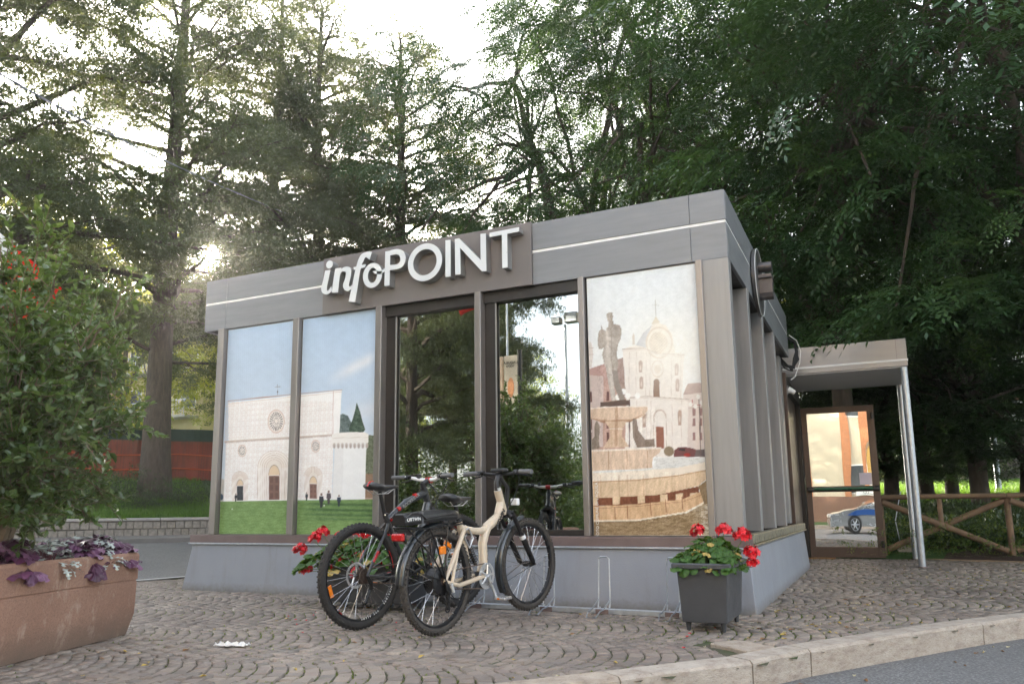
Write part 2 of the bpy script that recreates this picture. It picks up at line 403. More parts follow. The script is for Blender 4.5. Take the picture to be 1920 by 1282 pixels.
c = mixc(t, ramp(t, nw, [(.35, (.6, .58, .56)), (.65, (1.12, 1.1, 1.06))]).outputs[0], (0, 0, 0), c, 'MIX') if False else mixc(t, 1.0, c, ramp(t, nw, [(.35, (.72, .70, .70)), (.65, (1., 1., .98))]).outputs[0], 'MULTIPLY')
t.links.new(c, p.inputs['Base Color']); p.inputs['Roughness'].default_value = .55
b = N(t, 'ShaderNodeBump'); b.inputs['Strength'].default_value = .35; b.inputs['Distance'].default_value = .006
t.links.new(n1.outputs['Fac'], b.inputs['Height']); t.links.new(b.outputs[0], p.inputs['Normal']); MT['sett'] = m
def in_plaza(x, y):
    x = np.asarray(x, float); y = np.asarray(y, float)
    ok = (x > leftedge(y)+.03) & (kerb_side(x, y) > KW+.02) & (y > -9) & (y < 7.03-.25*np.maximum(0, x-1.2))
    ok &= ~((x > -5.62) & (x < .03) & (y > -.06) & (y < 5.0))
    ok &= ~((x > -5.62) & (x < -.12) & (y >= 5.0))
    a = TBLK
    ins = np.ones(x.shape, bool)
    for i in range(4):
        e = a[(i+1) % 4]-a[i]; cr = e[0]*(y-a[i][1])-e[1]*(x-a[i][0]); ins &= cr < .02
    return ok & ~ins
xs = np.arange(-9, 9, .12); ys = np.arange(-9, 8, .12)
X, Y = np.meshgrid(xs, ys, indexing='ij')
o = sheet('paving', xs, ys, 0, MT['bedding'], mask=lambda x, y: (x > leftedge(y)-.25) & (kerb_side(x, y) > .03) & (y < 7.1-.25*np.maximum(0, x-1.2)))
o.data.vertices.foreach_get('co', (co := np.zeros(len(o.data.vertices)*3, np.float32))); co = co.reshape(-1, 3); co[:, 2] = -.010+.004*np.sin(co[:, 0]*37)*np.sin(co[:, 1]*41)
o.data.vertices.foreach_set('co', co.ravel()); paving = o
# arcs: columns run along u (image left-right), arcs bulge to +u
ua = rad(12); U = np.array([math.cos(ua), math.sin(ua)]); Vv = np.array([-U[1], U[0]])
CW = .94; RA = .645; PS = .087
P_, A_, S_ = [], [], []
for kc in range(-12, 13):
    vc = kc*CW; phase = R_.uniform(0, PS)
    nst = 12
    th_max = math.asin(CW/2/RA)
    for j in range(-105, 110):
        u0 = j*PS+phase
        for k in range(nst):
            th = -th_max+(k+.5)*2*th_max/nst+(.5/nst*th_max if j % 2 else -.5/nst*th_max)*.9
            if abs(th) > th_max: continue
            u = u0+RA*math.cos(th); v = vc+RA*math.sin(th)
            P_.append(U*u+Vv*v); A_.append(ua+th*.92+R_.uniform(-.05, .05)); S_.append((PS*(math.cos(th)**.85)*.92, 2*th_max*RA/nst*.90))
P_ = np.array(P_); A_ = np.array(A_); S_ = np.array(S_)
k = in_plaza(P_[:, 0], P_[:, 1]); P_, A_, S_ = P_[k], A_[k], S_[k]
# keep what the place shows: nothing hidden far behind the camera
dist = np.hypot(P_[:, 0]-CAM[0], P_[:, 1]-CAM[1]); k = (dist < 15); P_, A_, S_, dist = P_[k], A_[k], S_[k], dist[k]
def sett_template(r):
    h = .5; tl = []
    bev = .075
    c4 = [(-h, -h), (h, -h), (h, h), (-h, h)]; j = lambda s: r.uniform(-s, s)
    top = [(x*(1-bev*2)+j(.04), y*(1-bev*2)+j(.04), .0+j(.035)) for x, y in c4]; mid = [(x+j(.03), y+j(.03), -.10+j(.02)) for x, y in c4]; bot = [(x*.96, y*.96, -.6) for x, y in c4]
    V = np.array(top+mid+bot); F = [(0, 1, 2, 3)]
    for a in range(4):
        b = (a+1) % 4; F.append((a+4, b+4, b, a)); F.append((a+8, b+8, b+4, a+4))
    return V, np.array(F)
TS = [sett_template(R_) for _ in range(6)]
n = len(P_); which = rng.integers(0, 6, n); zj = rng.normal(0, .0025, n)
tilt = rng.normal(0, .012, (n, 2))
px_, py_ = pj(np.c_[P_, np.zeros(n)]); vis = (px_ > -10) & (px_ < 1930) & (py_ < 1300) & ((np.c_[P_, np.zeros(n)]-CAM)@FW > .5)
order = np.argsort(np.where(vis, dist, 1e6)); near = order[:300]; far = order[300:]
tm = []
for V, F in TS:
    me = D.meshes.new('cobblestone'); me.from_pydata([tuple(v*np.array([1, 1, .1])) for v in V], [], [tuple(int(q) for q in f) for f in F]); me.materials.append(MT['sett']); tm.append(me)
for i in near:
    o = D.objects.new('cobblestone', tm[which[i]]); COL.objects.link(o); o.parent = paving
    o.location = (P_[i][0], P_[i][1], zj[i]); o.rotation_euler = (tilt[i][0], tilt[i][1], A_[i]); o.scale = (S_[i][0], S_[i][1], 1)
VV, FF, TT = [], [], []
base = 0
for w in range(6):
    ii = far[which[far] == w]
    if not len(ii): continue
    V, F = TS[w]; ca, sa = np.cos(A_[ii])[:, None], np.sin(A_[ii])[:, None]
    X = V[None, :, 0]*S_[ii][:, :1]; Y = V[None, :, 1]*S_[ii][:, 1:]; Z = V[None, :, 2]*.1+zj[ii][:, None]+X*tilt[ii][:, :1]+Y*tilt[ii][:, 1:]
    Q = np.stack([X*ca-Y*sa+P_[ii][:, :1], X*sa+Y*ca+P_[ii][:, 1:], Z], -1).reshape(-1, 3)
    VV.append(Q); FF.append((F[None]+(np.arange(len(ii))*12)[:, None, None]).reshape(-1, 4)+base); TT.append(np.repeat(rng.uniform(0, 1, len(ii)), 12)); base += len(Q)
o = np_mesh('cobblestones', np.concatenate(VV), np.concatenate(FF), {'tint': np.concatenate(TT)}, MT['sett'], paving); tag(o, kind='stuff')
print('setts', n)

# moss and tiny grass in the joints
MT['moss'] = M_leaf('moss', [(.05, .09, .012), (.09, .14, .02), (.12, .15, .03)], .3)
e = rng.integers(0, n, 42000); ang = A_[e]; side = rng.choice([-1, 1], len(e)); lat = rng.uniform(-.5, .5, len(e))
lx = side*S_[e, 0]*.53; ly = lat*S_[e, 1]
k2 = rng.random(len(e)) < .25; lx2 = np.where(k2, lat*S_[e, 0], lx); ly2 = np.where(k2, side*S_[e, 1]*.54, ly)
gx = P_[e, 0]+lx2*np.cos(ang)-ly2*np.sin(ang); gy = P_[e, 1]+lx2*np.sin(ang)+ly2*np.cos(ang)
patch = np.sin(gx*2.1+1.3*np.sin(gy*1.7))*np.sin(gy*2.6+.8)+rng.normal(0, .45, len(gx)); k = (patch > .1) & in_plaza(gx, gy)
gx, gy = gx[k], gy[k]
T = np.array([(-.004, 0, 0), (.004, 0, 0), (.001, .003, .013), (-.002, 0, 0), (.002, .001, 0), (-.008, 0, .008), (.002, -.004, 0), (.005, .004, 0), (.012, 0, .007)]); TF = np.array([(0, 1, 2), (3, 4, 5), (6, 7, 8)])
V, F, tt = tile(T, TF, np.c_[gx, gy, np.full(len(gx), -.007)], rots(len(gx), rng), rng.uniform(.5, 1.25, len(gx)), rng)
tag(np_mesh('moss', V, F, {'tint': tt}, MT['moss']), kind='stuff')

# ------------------------------------------------------------------ kiosk
ZT, ZB, ZS = 3.32, 2.748, .56
kiosk = thing('kiosk', 'grey metal information kiosk with photo panels, big windows and a slatted side', 'kiosk', (-2.8, 2.4, 0))
K = lambda mb, n, m_, **k: mb.build(n, MT[m_] if isinstance(m_, str) else m_, kiosk, **k)
m, t, p = newmat('base_paint'); n1 = noise_c(t, 1.6, 5); n2 = noise_c(t, 22, 5, rough=.7)
c = ramp(t, n1, [(.3, (.235, .25, .285)), (.7, (.275, .29, .325))]).outputs[0]
tc = N(t, 'ShaderNodeTexCoord'); sx = N(t, 'ShaderNodeSeparateXYZ'); t.links.new(tc.outputs['Object'], sx.inputs[0])
mm = N(t, 'ShaderNodeMath', operation='MULTIPLY_ADD'); t.links.new(n2.outputs['Fac'], mm.inputs[0]); mm.inputs[1].default_value = .13; t.links.new(sx.outputs['Z'], mm.inputs[2])
n5 = noise_c(t, 2.2, 6, rough=.75, stretch=(3.5, 3.5, .45)); c = mixc(t, ramp(t, n5, [(.52, (0,)*3), (.78, (.55,)*3)]).outputs[0], c, (.19, .185, .185)); n6 = noise_c(t, 3.5, 6, rough=.8); c = mixc(t, ramp(t, n6, [(.64, (0,)*3), (.70, (.35,)*3)]).outputs[0], c, (.33, .34, .36))
rr = ramp(t, mm, [(.055, (1, 1, 1)), (.15, (0, 0, 0))], 'Value'); c = mixc(t, rr.outputs[0], c, (.16, .15, .14))
t.links.new(c, p.inputs['Base Color']); p.inputs['Roughness'].default_value = .6
nb = noise_c(t, 90, 4); b = N(t, 'ShaderNodeBump'); b.inputs['Strength'].default_value = .12; b.inputs['Distance'].default_value = .01; t.links.new(nb.outputs['Fac'], b.inputs['Height']); t.links.new(b.outputs[0], p.inputs['Normal'])
MT['base'] = m
def frustum(mb, t0, b0, zt, zb):
    (x0, y0, x1, y1), (u0, v0, u1, v1) = t0, b0
    return mb.add([(u0, v0, zb), (u1, v0, zb), (u1, v1, zb), (u0, v1, zb), (x0, y0, zt), (x1, y0, zt), (x1, y1, zt), (x0, y1, zt)], [(0, 3, 2, 1), (4, 5, 6, 7), (0, 1, 5, 4), (1, 2, 6, 5), (2, 3, 7, 6), (3, 0, 4, 7)])
K(frustum(MB(), (-5.58, -.065, .035, 4.72), (-5.675, -.105, .075, 4.80), .468, -.03), 'base_wall', 'base', bevel=.008)
# sills
K(MB().box((-5.61, -.078, .478), (.047, .1, .556), .003), 'sill', 'sill')
K(MB().box((-5.62, -.088, .462), (.055, .02, .478), .003), 'sill_edge', 'steel')
ms = M('gilded_sill', (.36, .33, .24), .35, .5, .3, 9, .1, 40, var2=((.10, .09, .06), 14, .5, .62))
K(MB().box((-.02, .11, .50), (.052, 4.74, .570), .003), 'sill', ms); K(MB().box((-.0, .03, .478), (.062, 4.76, .495), .003), 'sill_edge', ms)
# mullions: (px left edge at sill, width)
mx_ = [(-5.50, .085), (-4.40, .085), (-3.33, .10), (-2.245, .10), (-1.27, .095), (-.315, .09)]
mx_ = []
for pxl, pxr in ((390, 401), (535.5, 547), (697, 709), (891, 903), (1095, 1106), (1329, 1342)):
    a = ony(pxl, 998, -.04)[0]; b_ = ony(pxr, 998, -.04)[0]; mx_.append((a, b_)); 
print('mullions', [(round(a, 3), round(b_, 3)) for a, b_ in mx_])
for a, b_ in mx_: K(MB().box((a, -.04, ZS-.002), (b_, .12, ZB-.001), .004), 'mullion', 'bronze')
K(MB().box((mx_[-1][1], .03, ZS), (-.255, .1, ZB)), 'wall_panel', 'dark')
K(MB().box((-.262, -.005, ZS+.0), (0.0, .12, ZB-.002), .003), 'fin', 'fin')
for i in range(1, 4): K(MB().box((-.262, -.03+i*1.0, ZS+.012), (0.0, .10+i*1.0, ZB-.002), .003), 'fin', 'fin')
K(MB().box((-.34, .12, ZS-.06), (-.27, 4.7, ZB+.1)), 'wall_panel', M('dark_side_glass', (.03, .03, .032), .12, 0, .1, 3, spec=.8))
K(MB().box((-5.56, .12, .4), (-5.50, 4.7, ZB+.1)), 'wall_panel', 'interior')
K(MB().box((-5.50, 4.64, 0), (-.34, 4.70, ZB+.1)), 'wall_panel', 'interior')
K(MB().box((-5.50, .13, .30), (-.35, 4.64, .34)), 'floor_slab', 'interior')
# side poster between last fin and the corner
m, t, p = newmat('side_print'); tc = N(t, 'ShaderNodeTexCoord'); sx = N(t, 'ShaderNodeSeparateXYZ'); t.links.new(tc.outputs['Object'], sx.inputs[0])
mr = N(t, 'ShaderNodeMapRange'); t.links.new(sx.outputs['Z'], mr.inputs[0]); mr.inputs[1].default_value = .57; mr.inputs[2].default_value = 2.74
r = ramp(t, mr, [(0, (.35, .42, .46)), (.12, (.62, .64, .62)), (.30, (.68, .66, .60)), (.325, (.62, .30, .22)), (.335, (.66, .62, .55)), (.55, (.66, .60, .48)), (.60, (.66, .63, .60)), (.755, (.66, .63, .62)), (.76, (.25, .05, .10)), (.775, (.25, .05, .10)), (.78, (.60, .58, .56)), (1, (.62, .61, .6))], 'Result')
t.links.new(r.outputs[0], p.inputs['Base Color']); p.inputs['Roughness'].default_value = .25
K(MB().box((-.20, 3.62, ZS+.012), (-.17, 4.42, ZB-.002)), 'side_poster', m)
K(MB().box((-.20, 4.44, ZS+.012), (-.10, 4.70, ZB-.002), .003), 'wall_panel', 'fin')
# window recess: head, frames, panes
for (a, b_), nxt in ((mx_[2], mx_[3]), (mx_[3], mx_[4])):
    x0, x1 = b_, nxt[0]
    fr = MB(); w = .075
    fr.box((x0, .055, ZS), (x0+w+.03, .115, ZB-.09)); fr.box((x1-.02, .055, ZS), (x1, .115, ZB-.09)); fr.box((x0+w+.03, .056, ZS), (x1-.02, .114, ZS+.045)); fr.box((x0, .03, ZB-.10), (x1, .12, ZB-.001))
    f = K(fr, 'window_frame', 'dark')
    m, t, p = newmat('window_glass') if 'glass' not in MT else (MT['glass'], None, None)
    if t:
        p.inputs['Base Color'].default_value = (.80, .83, .82, 1); p.inputs['Metallic'].default_value = 1; p.inputs['Roughness'].default_value = .004
        tr = N(t, 'ShaderNodeBsdfTransparent'); tr.inputs[0].default_value = (.75, .74, .66, 1); mx = N(t, 'ShaderNodeMixShader'); mx.inputs[0].default_value = .38
        t.links.new(p.outputs[0], mx.inputs[1]); t.links.new(tr.outputs[0], mx.inputs[2]); t.links.new(mx.outputs[0], t.nodes['Material Output'].inputs[0]); MT['glass'] = m
    MB().box((x0+w+.03, .083, ZS+.045), (x1-.02, .089, ZB-.10)).build('pane', MT['glass'], f)
    K(MB().box((x0+.105, .050, ZS+.05), (x0+.118, .0549, ZB-.10)), 'seal_strip', 'fin')
# ceiling, roof, fascia
K(MB().box((-5.62, .02, ZB+.004), (-.002, 4.70, ZB+.05)), 'soffit', 'dark')
K(MB().box((-5.60, .03, ZT-.10), (-.03, 4.68, ZT-.03)), 'roof', 'roof')
FL = -5.64; zc = 3.055
sx0, sx1 = ony(607, 486, -.03)[0], ony(995, 414, -.03)[0]
def fascia_front(x0, x1):
    K(MB().box((x0, 0, zc+.0125), (x1, .03, ZT), .002), 'fascia_panel', 'fascia'); K(MB().box((x0, 0, ZB), (x1, .03, zc-.0125), .002), 'fascia_panel', 'fascia')
xl = ony(425, 560, 0)[0]; xr = ony(1291, 380, 0)[0]
for a, b_ in ((FL, xl-.002), (xl+.002, sx0), (sx1, xr-.0015), (xr+.0015, -.003)): fascia_front(a, b_)
K(MB().box((FL, .006, zc-.012), (-.006, .0295, zc+.012)), 'fascia_strip', 'white')
for y0, y1 in ((.031, 1.58), (1.583, 3.15), (3.153, 4.72)):
    K(MB().box((-.03, y0, zc+.014), (0, y1, ZT), .002), 'fascia_panel', 'fascia'); K(MB().box((-.03, y0, ZB), (0, y1, zc-.014), .002), 'fascia_panel', 'fascia')
K(MB().box((-.029, .031, zc-.013), (-.006, 4.72, zc+.013)), 'fascia_strip', 'white')
K(MB().box((FL, .031, ZB), (FL+.03, 4.72, ZT)), 'fascia_panel', 'fascia'); K(MB().box((FL+.03, 4.69, ZB), (-.03, 4.72, ZT)), 'fascia_panel', 'fascia')
K(MB().box((-5.60, .031, ZB+.0), (-.031, .06, ZT-.02)), 'fascia_backing', 'dark')

# ------------------------------------------------------------------ sign with raised letters
sign = thing('sign', 'brown grey sign board with large raised infoPOINT letters on the kiosk fascia', 'sign', ((sx0+sx1)/2, -.0, (ZT+ZB)/2))
MB().box((sx0, -.03, ZB-.004), (sx1, -.001, ZT+.006), .002).build('sign_panel', MT['signpanel'], sign)
LY = -.125; lc = lambda a, b_: (lambda q: (q[0], q[2]))(ony(590+a/4.683, 410+b_/4.683, LY))
ret = M('letter_return', (.30, .30, .295), .4, .4, .06, 6); lcount = [0]
def letter(polys=(), bands=(), discs=(), rings=()):
    body, face = MB(), MB(); e = 0
    def put(pl):
        nonlocal e
        body.prism(pl, LY+.002+e, -.031); face.prism(pl, LY-.0005-e, LY+.0018); e += .0004
    for pl in polys: put([lc(*q) for q in pl])
    for bd in bands:
        L = [lc(*a) for a, b_ in bd]; R2 = [lc(*b_) for a, b_ in bd]
        # smooth by Catmull subdivision
        def sm(P):
            out = []
            for i in range(len(P)-1):
                p0, p1, p2, p3 = P[max(i-1, 0)], P[i], P[i+1], P[min(i+2, len(P)-1)]
                for k_ in range(4):
                    u = k_/4; out.append(tuple(.5*((2*p1[j])+(-p0[j]+p2[j])*u+(2*p0[j]-5*p1[j]+4*p2[j]-p3[j])*u*u+(-p0[j]+3*p1[j]-3*p2[j]+p3[j])*u**3) for j in (0, 1)))
            return out+[P[-1]]
        if len(L) > 2: L, R2 = sm(L), sm(R2)
        for mbb, ya, yb in ((body, LY+.002+e, -.031), (face, LY-.0005-e, LY+.0018)):
            n = len(L); vs = [(x, ya, z) for x, z in L]+[(x, ya, z) for x, z in R2]+[(x, yb, z) for x, z in L]+[(x, yb, z) for x, z in R2]; fs = []
            for i in range(n-1): fs += [(i, i+1, n+i+1, n+i), (2*n+i, 3*n+i, 3*n+i+1, 2*n+i+1), (i, 2*n+i, 2*n+i+1, i+1), (n+i, n+i+1, 3*n+i+1, 3*n+i)]
            fs += [(0, n, 3*n, 2*n), (n-1, 3*n-1, 4*n-1, 2*n-1)]; mbb.add(vs, fs)
        e += .0004
    for (c, rx, ry) in discs:
        cx_, cz_ = lc(*c); rr_ = abs(lc(c[0], c[1]-ry)[1]-cz_); put([(cx_+rr_*math.cos(a)*rx, cz_+rr_*math.sin(a)) for a in np.linspace(0, 2*math.pi, 25)[:-1]])
    for (c, ro, ri) in rings:
        cx_, cz_ = lc(*c)
        for mbb, ya, yb in ((body, LY+.002, -.031), (face, LY-.0005, LY+.0018)):
            n = 56; vs = []; fs = []
            for i in range(n):
                a = 2*math.pi*i/n
                for (ra, rb) in (ro, ri):
                    for y_ in (ya, yb): vs.append((cx_+ra*math.cos(a), y_, cz_+rb*math.sin(a)))
            for i in range(n):
                j = (i+1) % n; a, b2 = i*4, j*4
                fs += [(a, b2, b2+2, a+2), (a+1, a+3, b2+3, b2+1), (a, a+1, b2+1, b2), (a+2, b2+2, b2+3, a+3)]
            mbb.add(vs, fs)
    o = body.build('letter', ret, sign, smooth=True); face.build('letter_face', MT['letter'], o)
letter(discs=[((130, 402), 1.0, 34)], bands=[[((92, 457), (138, 450)), ((75, 540), (122, 530)), ((58, 605), (106, 608)), ((66, 648), (112, 634)), ((95, 664), (120, 630)), ((125, 657), (134, 612)), ((150, 632), (146, 590))]])
letter(bands=[[((182, 438), (234, 430)), ((165, 530), (218, 520)), ((150, 650), (205, 646))], [((212, 530), (190, 540)), ((232, 470), (208, 490)), ((258, 462), (240, 436)), ((272, 470), (285, 421)), ((275, 485), (318, 438)), ((266, 530), (318, 500)), ((248, 585), (301, 572)), ((262, 624), (304, 596)), ((292, 634), (318, 592)), ((326, 616), (338, 566))]])
letter(bands=[[((482, 360), (502, 293)), ((452, 338), (468, 290)), ((438, 350), (415, 310)), ((428, 372), (386, 355)), ((415, 400), (370, 405)), ((395, 480), (350, 482)), ((378, 590), (328, 592)), ((355, 732), (298, 728))]], polys=[[(340, 427), (448, 400), (441, 428), (345, 450)]])
ro = (lambda: 0)
def ell(c, rpx, kx=1.0): x0_, z0_ = lc(*c); return abs(lc(c[0], c[1]-rpx)[1]-z0_)*kx, abs(lc(c[0], c[1]-rpx)[1]-z0_)
oc = (507, 497); xo = abs(lc(oc[0]+84, oc[1])[0]-lc(*oc)[0]); xi = abs(lc(oc[0]+40, oc[1])[0]-lc(*oc)[0])
letter(rings=[(oc, (xo, ell(oc, 108)[1]), (xi, ell(oc, 66)[1]))], bands=[[((505, 462), (528, 482)), ((540, 458), (548, 486)), ((575, 462), (585, 484)), ((612, 436), (617, 458))]])
letter(polys=[[(620, 288), (664, 281), (656, 586), (612, 592)]], bands=[[((664, 279), (664, 322)), ((720, 267), (715, 313)), ((768, 278), (740, 322)), ((795, 318), (752, 345)), ((797, 365), (750, 372)), ((775, 415), (735, 393)), ((735, 440), (715, 402)), ((658, 452), (658, 408))]])
oc = (967, 382); xo = abs(lc(oc[0]+151, oc[1])[0]-lc(*oc)[0]); xi = abs(lc(oc[0]+104, oc[1])[0]-lc(*oc)[0])
letter(rings=[(oc, (xo, ell(oc, 163)[1]), (xi, ell(oc, 113)[1]))])
letter(polys=[[(1148, 190), (1193, 186), (1193, 507), (1148, 512)]])
letter(polys=[[(1230, 180), (1268, 172), (1457, 362), (1455, 134), (1502, 129), (1508, 459), (1468, 463), (1277, 256), (1281, 488), (1234, 493)]])
letter(polys=[[(1535, 125), (1793, 75), (1795, 112), (1690, 134), (1694, 428), (1647, 434), (1643, 142), (1537, 163)]])

# round emblem on the side fascia
MT['emb'] = M('emblem_metal', (.11, .10, .10), .35, .5, .1, 8)
em = thing('emblem', 'round grey disc with a raised metal letter i on the side fascia of the kiosk', 'sign', (.03, 1.63, 2.96))
MB().tube([(.012, 1.63, 2.96), (.040, 1.63, 2.96)], [.335, .335], 48).build('disc', M('emblem_disc', (.10, .095, .095), .35, .4, .06, 5), em, smooth=True)
MB().ring((.045, 1.63, 2.96), (1, 0, 0), .333, .0035, 56, 6).build('rim', MT['white'], em, smooth=True)
MB().tube([(.041, 1.63, 3.11), (.165, 1.63, 3.11)], [.052, .052], 24).build('dot', MT['emb'], em, smooth=True)
g = MB(); pr = [(-.085, 3.02), (.05, 3.02), (.05, 2.84), (.035, 2.80), (.0, 2.775), (-.035, 2.80), (-.05, 2.84), (-.05, 2.985), (-.085, 2.985)]
g.prism([(1.63+a, b_) for a, b_ in pr], .041, .165, 'yz'); g.build('stem', MT['emb'], em)
MB().box((.001, 1.58, 2.90), (.0118, 1.68, 3.02)).build('bracket', MT['dark'], em)

# ------------------------------------------------------------------ entrance: rear wall, canopy, posts, open door
K(MB().box((-.36, 4.73, 0), (-.14, 6.80, 2.58)), 'entrance_wall', M('entrance_wall_paint', (.10, .075, .06), .45, .2, .2, 5))
K(MB().box((-.14, 4.75, .0), (-.06, 4.86, 2.56), .004), 'door_post', 'doorframe'); K(MB().box((-.20, 6.80, .0), (-.075, 6.93, 2.50), .004), 'door_post', 'dark')
K(MB().box((-.139, 4.86, 2.36), (-.065, 6.80, 2.5), .004), 'door_head', 'dark')
cano = K(MB().box((-.20, 5.25, 2.60), (1.425, 6.98, 2.97), .004), 'canopy', M('canopy_paint', (.34, .325, .32), .4, .35, .08, 2, .04, 40, (1, 1, 8)))
MB().box((-.14, 5.243, 2.668), (1.427, 5.2495, 2.695)).build('trim_strip', MT['white'], cano); MB().box((1.4255, 5.25, 2.668), (1.432, 6.98, 2.695)).build('trim_strip', MT['white'], cano)
MB().box((-.18, 5.27, 2.585), (1.41, 6.96, 2.5985)).build('soffit', MT['soffit'], cano)
MB().box((1.30, 5.247, 2.70), (1.303, 5.2498, 2.955)).build('joint', MT['dark'], cano)
for x, y in ((1.372, 5.30), (1.36, 6.93)):
    po = K(MB().tube([(x, y, 0), (x, y, 2.586)], [.043, .043], 24), 'canopy_post', 'steel', smooth=True)
    MB().disc((x, y, .006), (0, 0, 1), .06, .012).build('base_collar', MT['sill'], po, smooth=True)
DX0, DX1, DY0, DY1, DZ0, DZ1 = -.072, .972, 6.86, 6.90, .02, 2.31
mb = MB(); lw = .085
mb.box((DX0, DY0, DZ0), (DX0+lw, DY1, DZ1), .003); mb.box((DX1-.10, DY0, DZ0), (DX1, DY1, DZ1), .003)
mb.box((DX0+lw, DY0+.001, DZ0), (DX1-.10, DY1-.001, .175)); mb.box((DX0+lw, DY0+.001, 1.00), (DX1-.10, DY1-.001, 1.085)); mb.box((DX0+lw, DY0+.001, 2.215), (DX1-.10, DY1-.001, DZ1))
door = K(mb, 'door', 'doorframe')
m, t, p = newmat('door_glass'); p.inputs['Base Color'].default_value = (.95, .94, .90, 1); p.inputs['Metallic'].default_value = 1; p.inputs['Roughness'].default_value = .006
tr = N(t, 'ShaderNodeBsdfTransparent'); mx = N(t, 'ShaderNodeMixShader'); mx.inputs[0].default_value = .15
nw = noise_c(t, 1.4, 1, stretch=(2.2, 1, .35)); b = N(t, 'ShaderNodeBump'); b.inputs['Strength'].default_value = .25; b.inputs['Distance'].default_value = .006; t.links.new(nw.outputs['Fac'], b.inputs['Height']); t.links.new(b.outputs[0], p.inputs['Normal'])
t.links.new(p.outputs[0], mx.inputs[1]); t.links.new(tr.outputs[0], mx.inputs[2]); t.links.new(mx.outputs[0], t.nodes['Material Output'].inputs[0]); MT['doorglass'] = m
for z0, z1 in ((.175, 1.0), (1.085, 2.215)): MB().box((DX0+lw, DY0+.014, z0), (DX1-.10, DY0+.022, z1)).build('pane', MT['doorglass'], door)
pb = MB().tube([(DX0+.10, DY0-.065, 1.045), (DX1-.09, DY0-.065, 1.045)], [.022, .022], 16).build('push_bar', M('green_bar', (.01, .10, .045), .3, 0, .1, 10), door, smooth=True)
mb = MB()
for x in (DX0+.07, DX1-.06): MB().box((x-.05, DY0-.09, 1.01), (x+.05, DY0-.001, 1.08), .012).build("bar_bracket", MT["black"], door)

for z in (.22, 2.14): MB().box((DX1-.055, DY0-.05, z-.05), (DX1-.01, DY0-.001, z+.05), .01).build('latch', MT['black'], door)
MB().box((.70, DY0+.006, 1.10), (.87, DY0+.012, 1.28)).build('notice', M('notice_paper', (.62, .55, .62), .7, 0, .03, 5), door)
DTH = rad(4.0); _piv = Vector((DX0, DY1, 0))-off(kiosk)
door.matrix_basis = Matrix.Translation(_piv)@Matrix.Rotation(DTH, 4, 'Z')@Matrix.Translation(-_piv)
# floor threshold of the entrance and door mat
tag(MB().box((-.12, 6.72, .0), (.28, 6.98, .018), .004).build('door_mat', M('coir_mat', (.26, .14, .06), .95, 0, .3, 40, .4, 200)), 'brown coir door mat lying at the foot of the open glass door', 'mat')
# cables at the fascia corner
cab = thing('cable_bundle', 'tangle of black cables hanging at the rear corner of the side fascia', 'cable', (.03, 4.75, 2.7))
mb = MB()
for i in range(5):
    j = lambda s: R_.uniform(-s, s)
    mb.tube([(-.12+j(.02), 4.70, ZB-.0), (-.04+j(.03), 4.73+j(.02), ZB-.12+j(.04)), (.03+j(.03), 4.80, 2.60+j(.05)), (.07+j(.04), 4.84, 2.74+j(.04)), (.10+j(.02), 4.9, 2.86+j(.05)), (.06, 5.0, 3.02+j(.03)), (-.02, 4.9, 3.06)], .010+R_.random()*.006, 6)
mb.build('black_cable', MT['rubber'], cab, smooth=True)
MB().tube([(-.10, 4.71, 2.62), (-.13, 4.69, 2.42), (-.16, 4.66, 2.36), (-.2, 4.6, 2.36)], .012, 6).build('loose_cable', MT['rubber'], cab, smooth=True)
MB().tube([(.02, 4.76, 3.06), (.10, 4.86, 3.0), (.14, 4.92, 2.86), (.12, 4.9, 2.7), (.05, 4.84, 2.5), (0, 4.8, 2.46)], .006, 6).build('white_cable', MT['white'], cab, smooth=True)
cb = thing('wall_camera', 'small grey dome camera fixed by the entrance under the canopy', 'camera', (-.04, 5.0, 2.3))
MB().box((-.14, 4.95, 2.30), (-.06, 5.05, 2.42), .01).build('housing', MT['bronze'], cb); MB().tube([(-.06, 5.0, 2.36), (.02, 5.0, 2.31)], [.045, .03], 14).build('lens', MT['white'], cb, smooth=True)
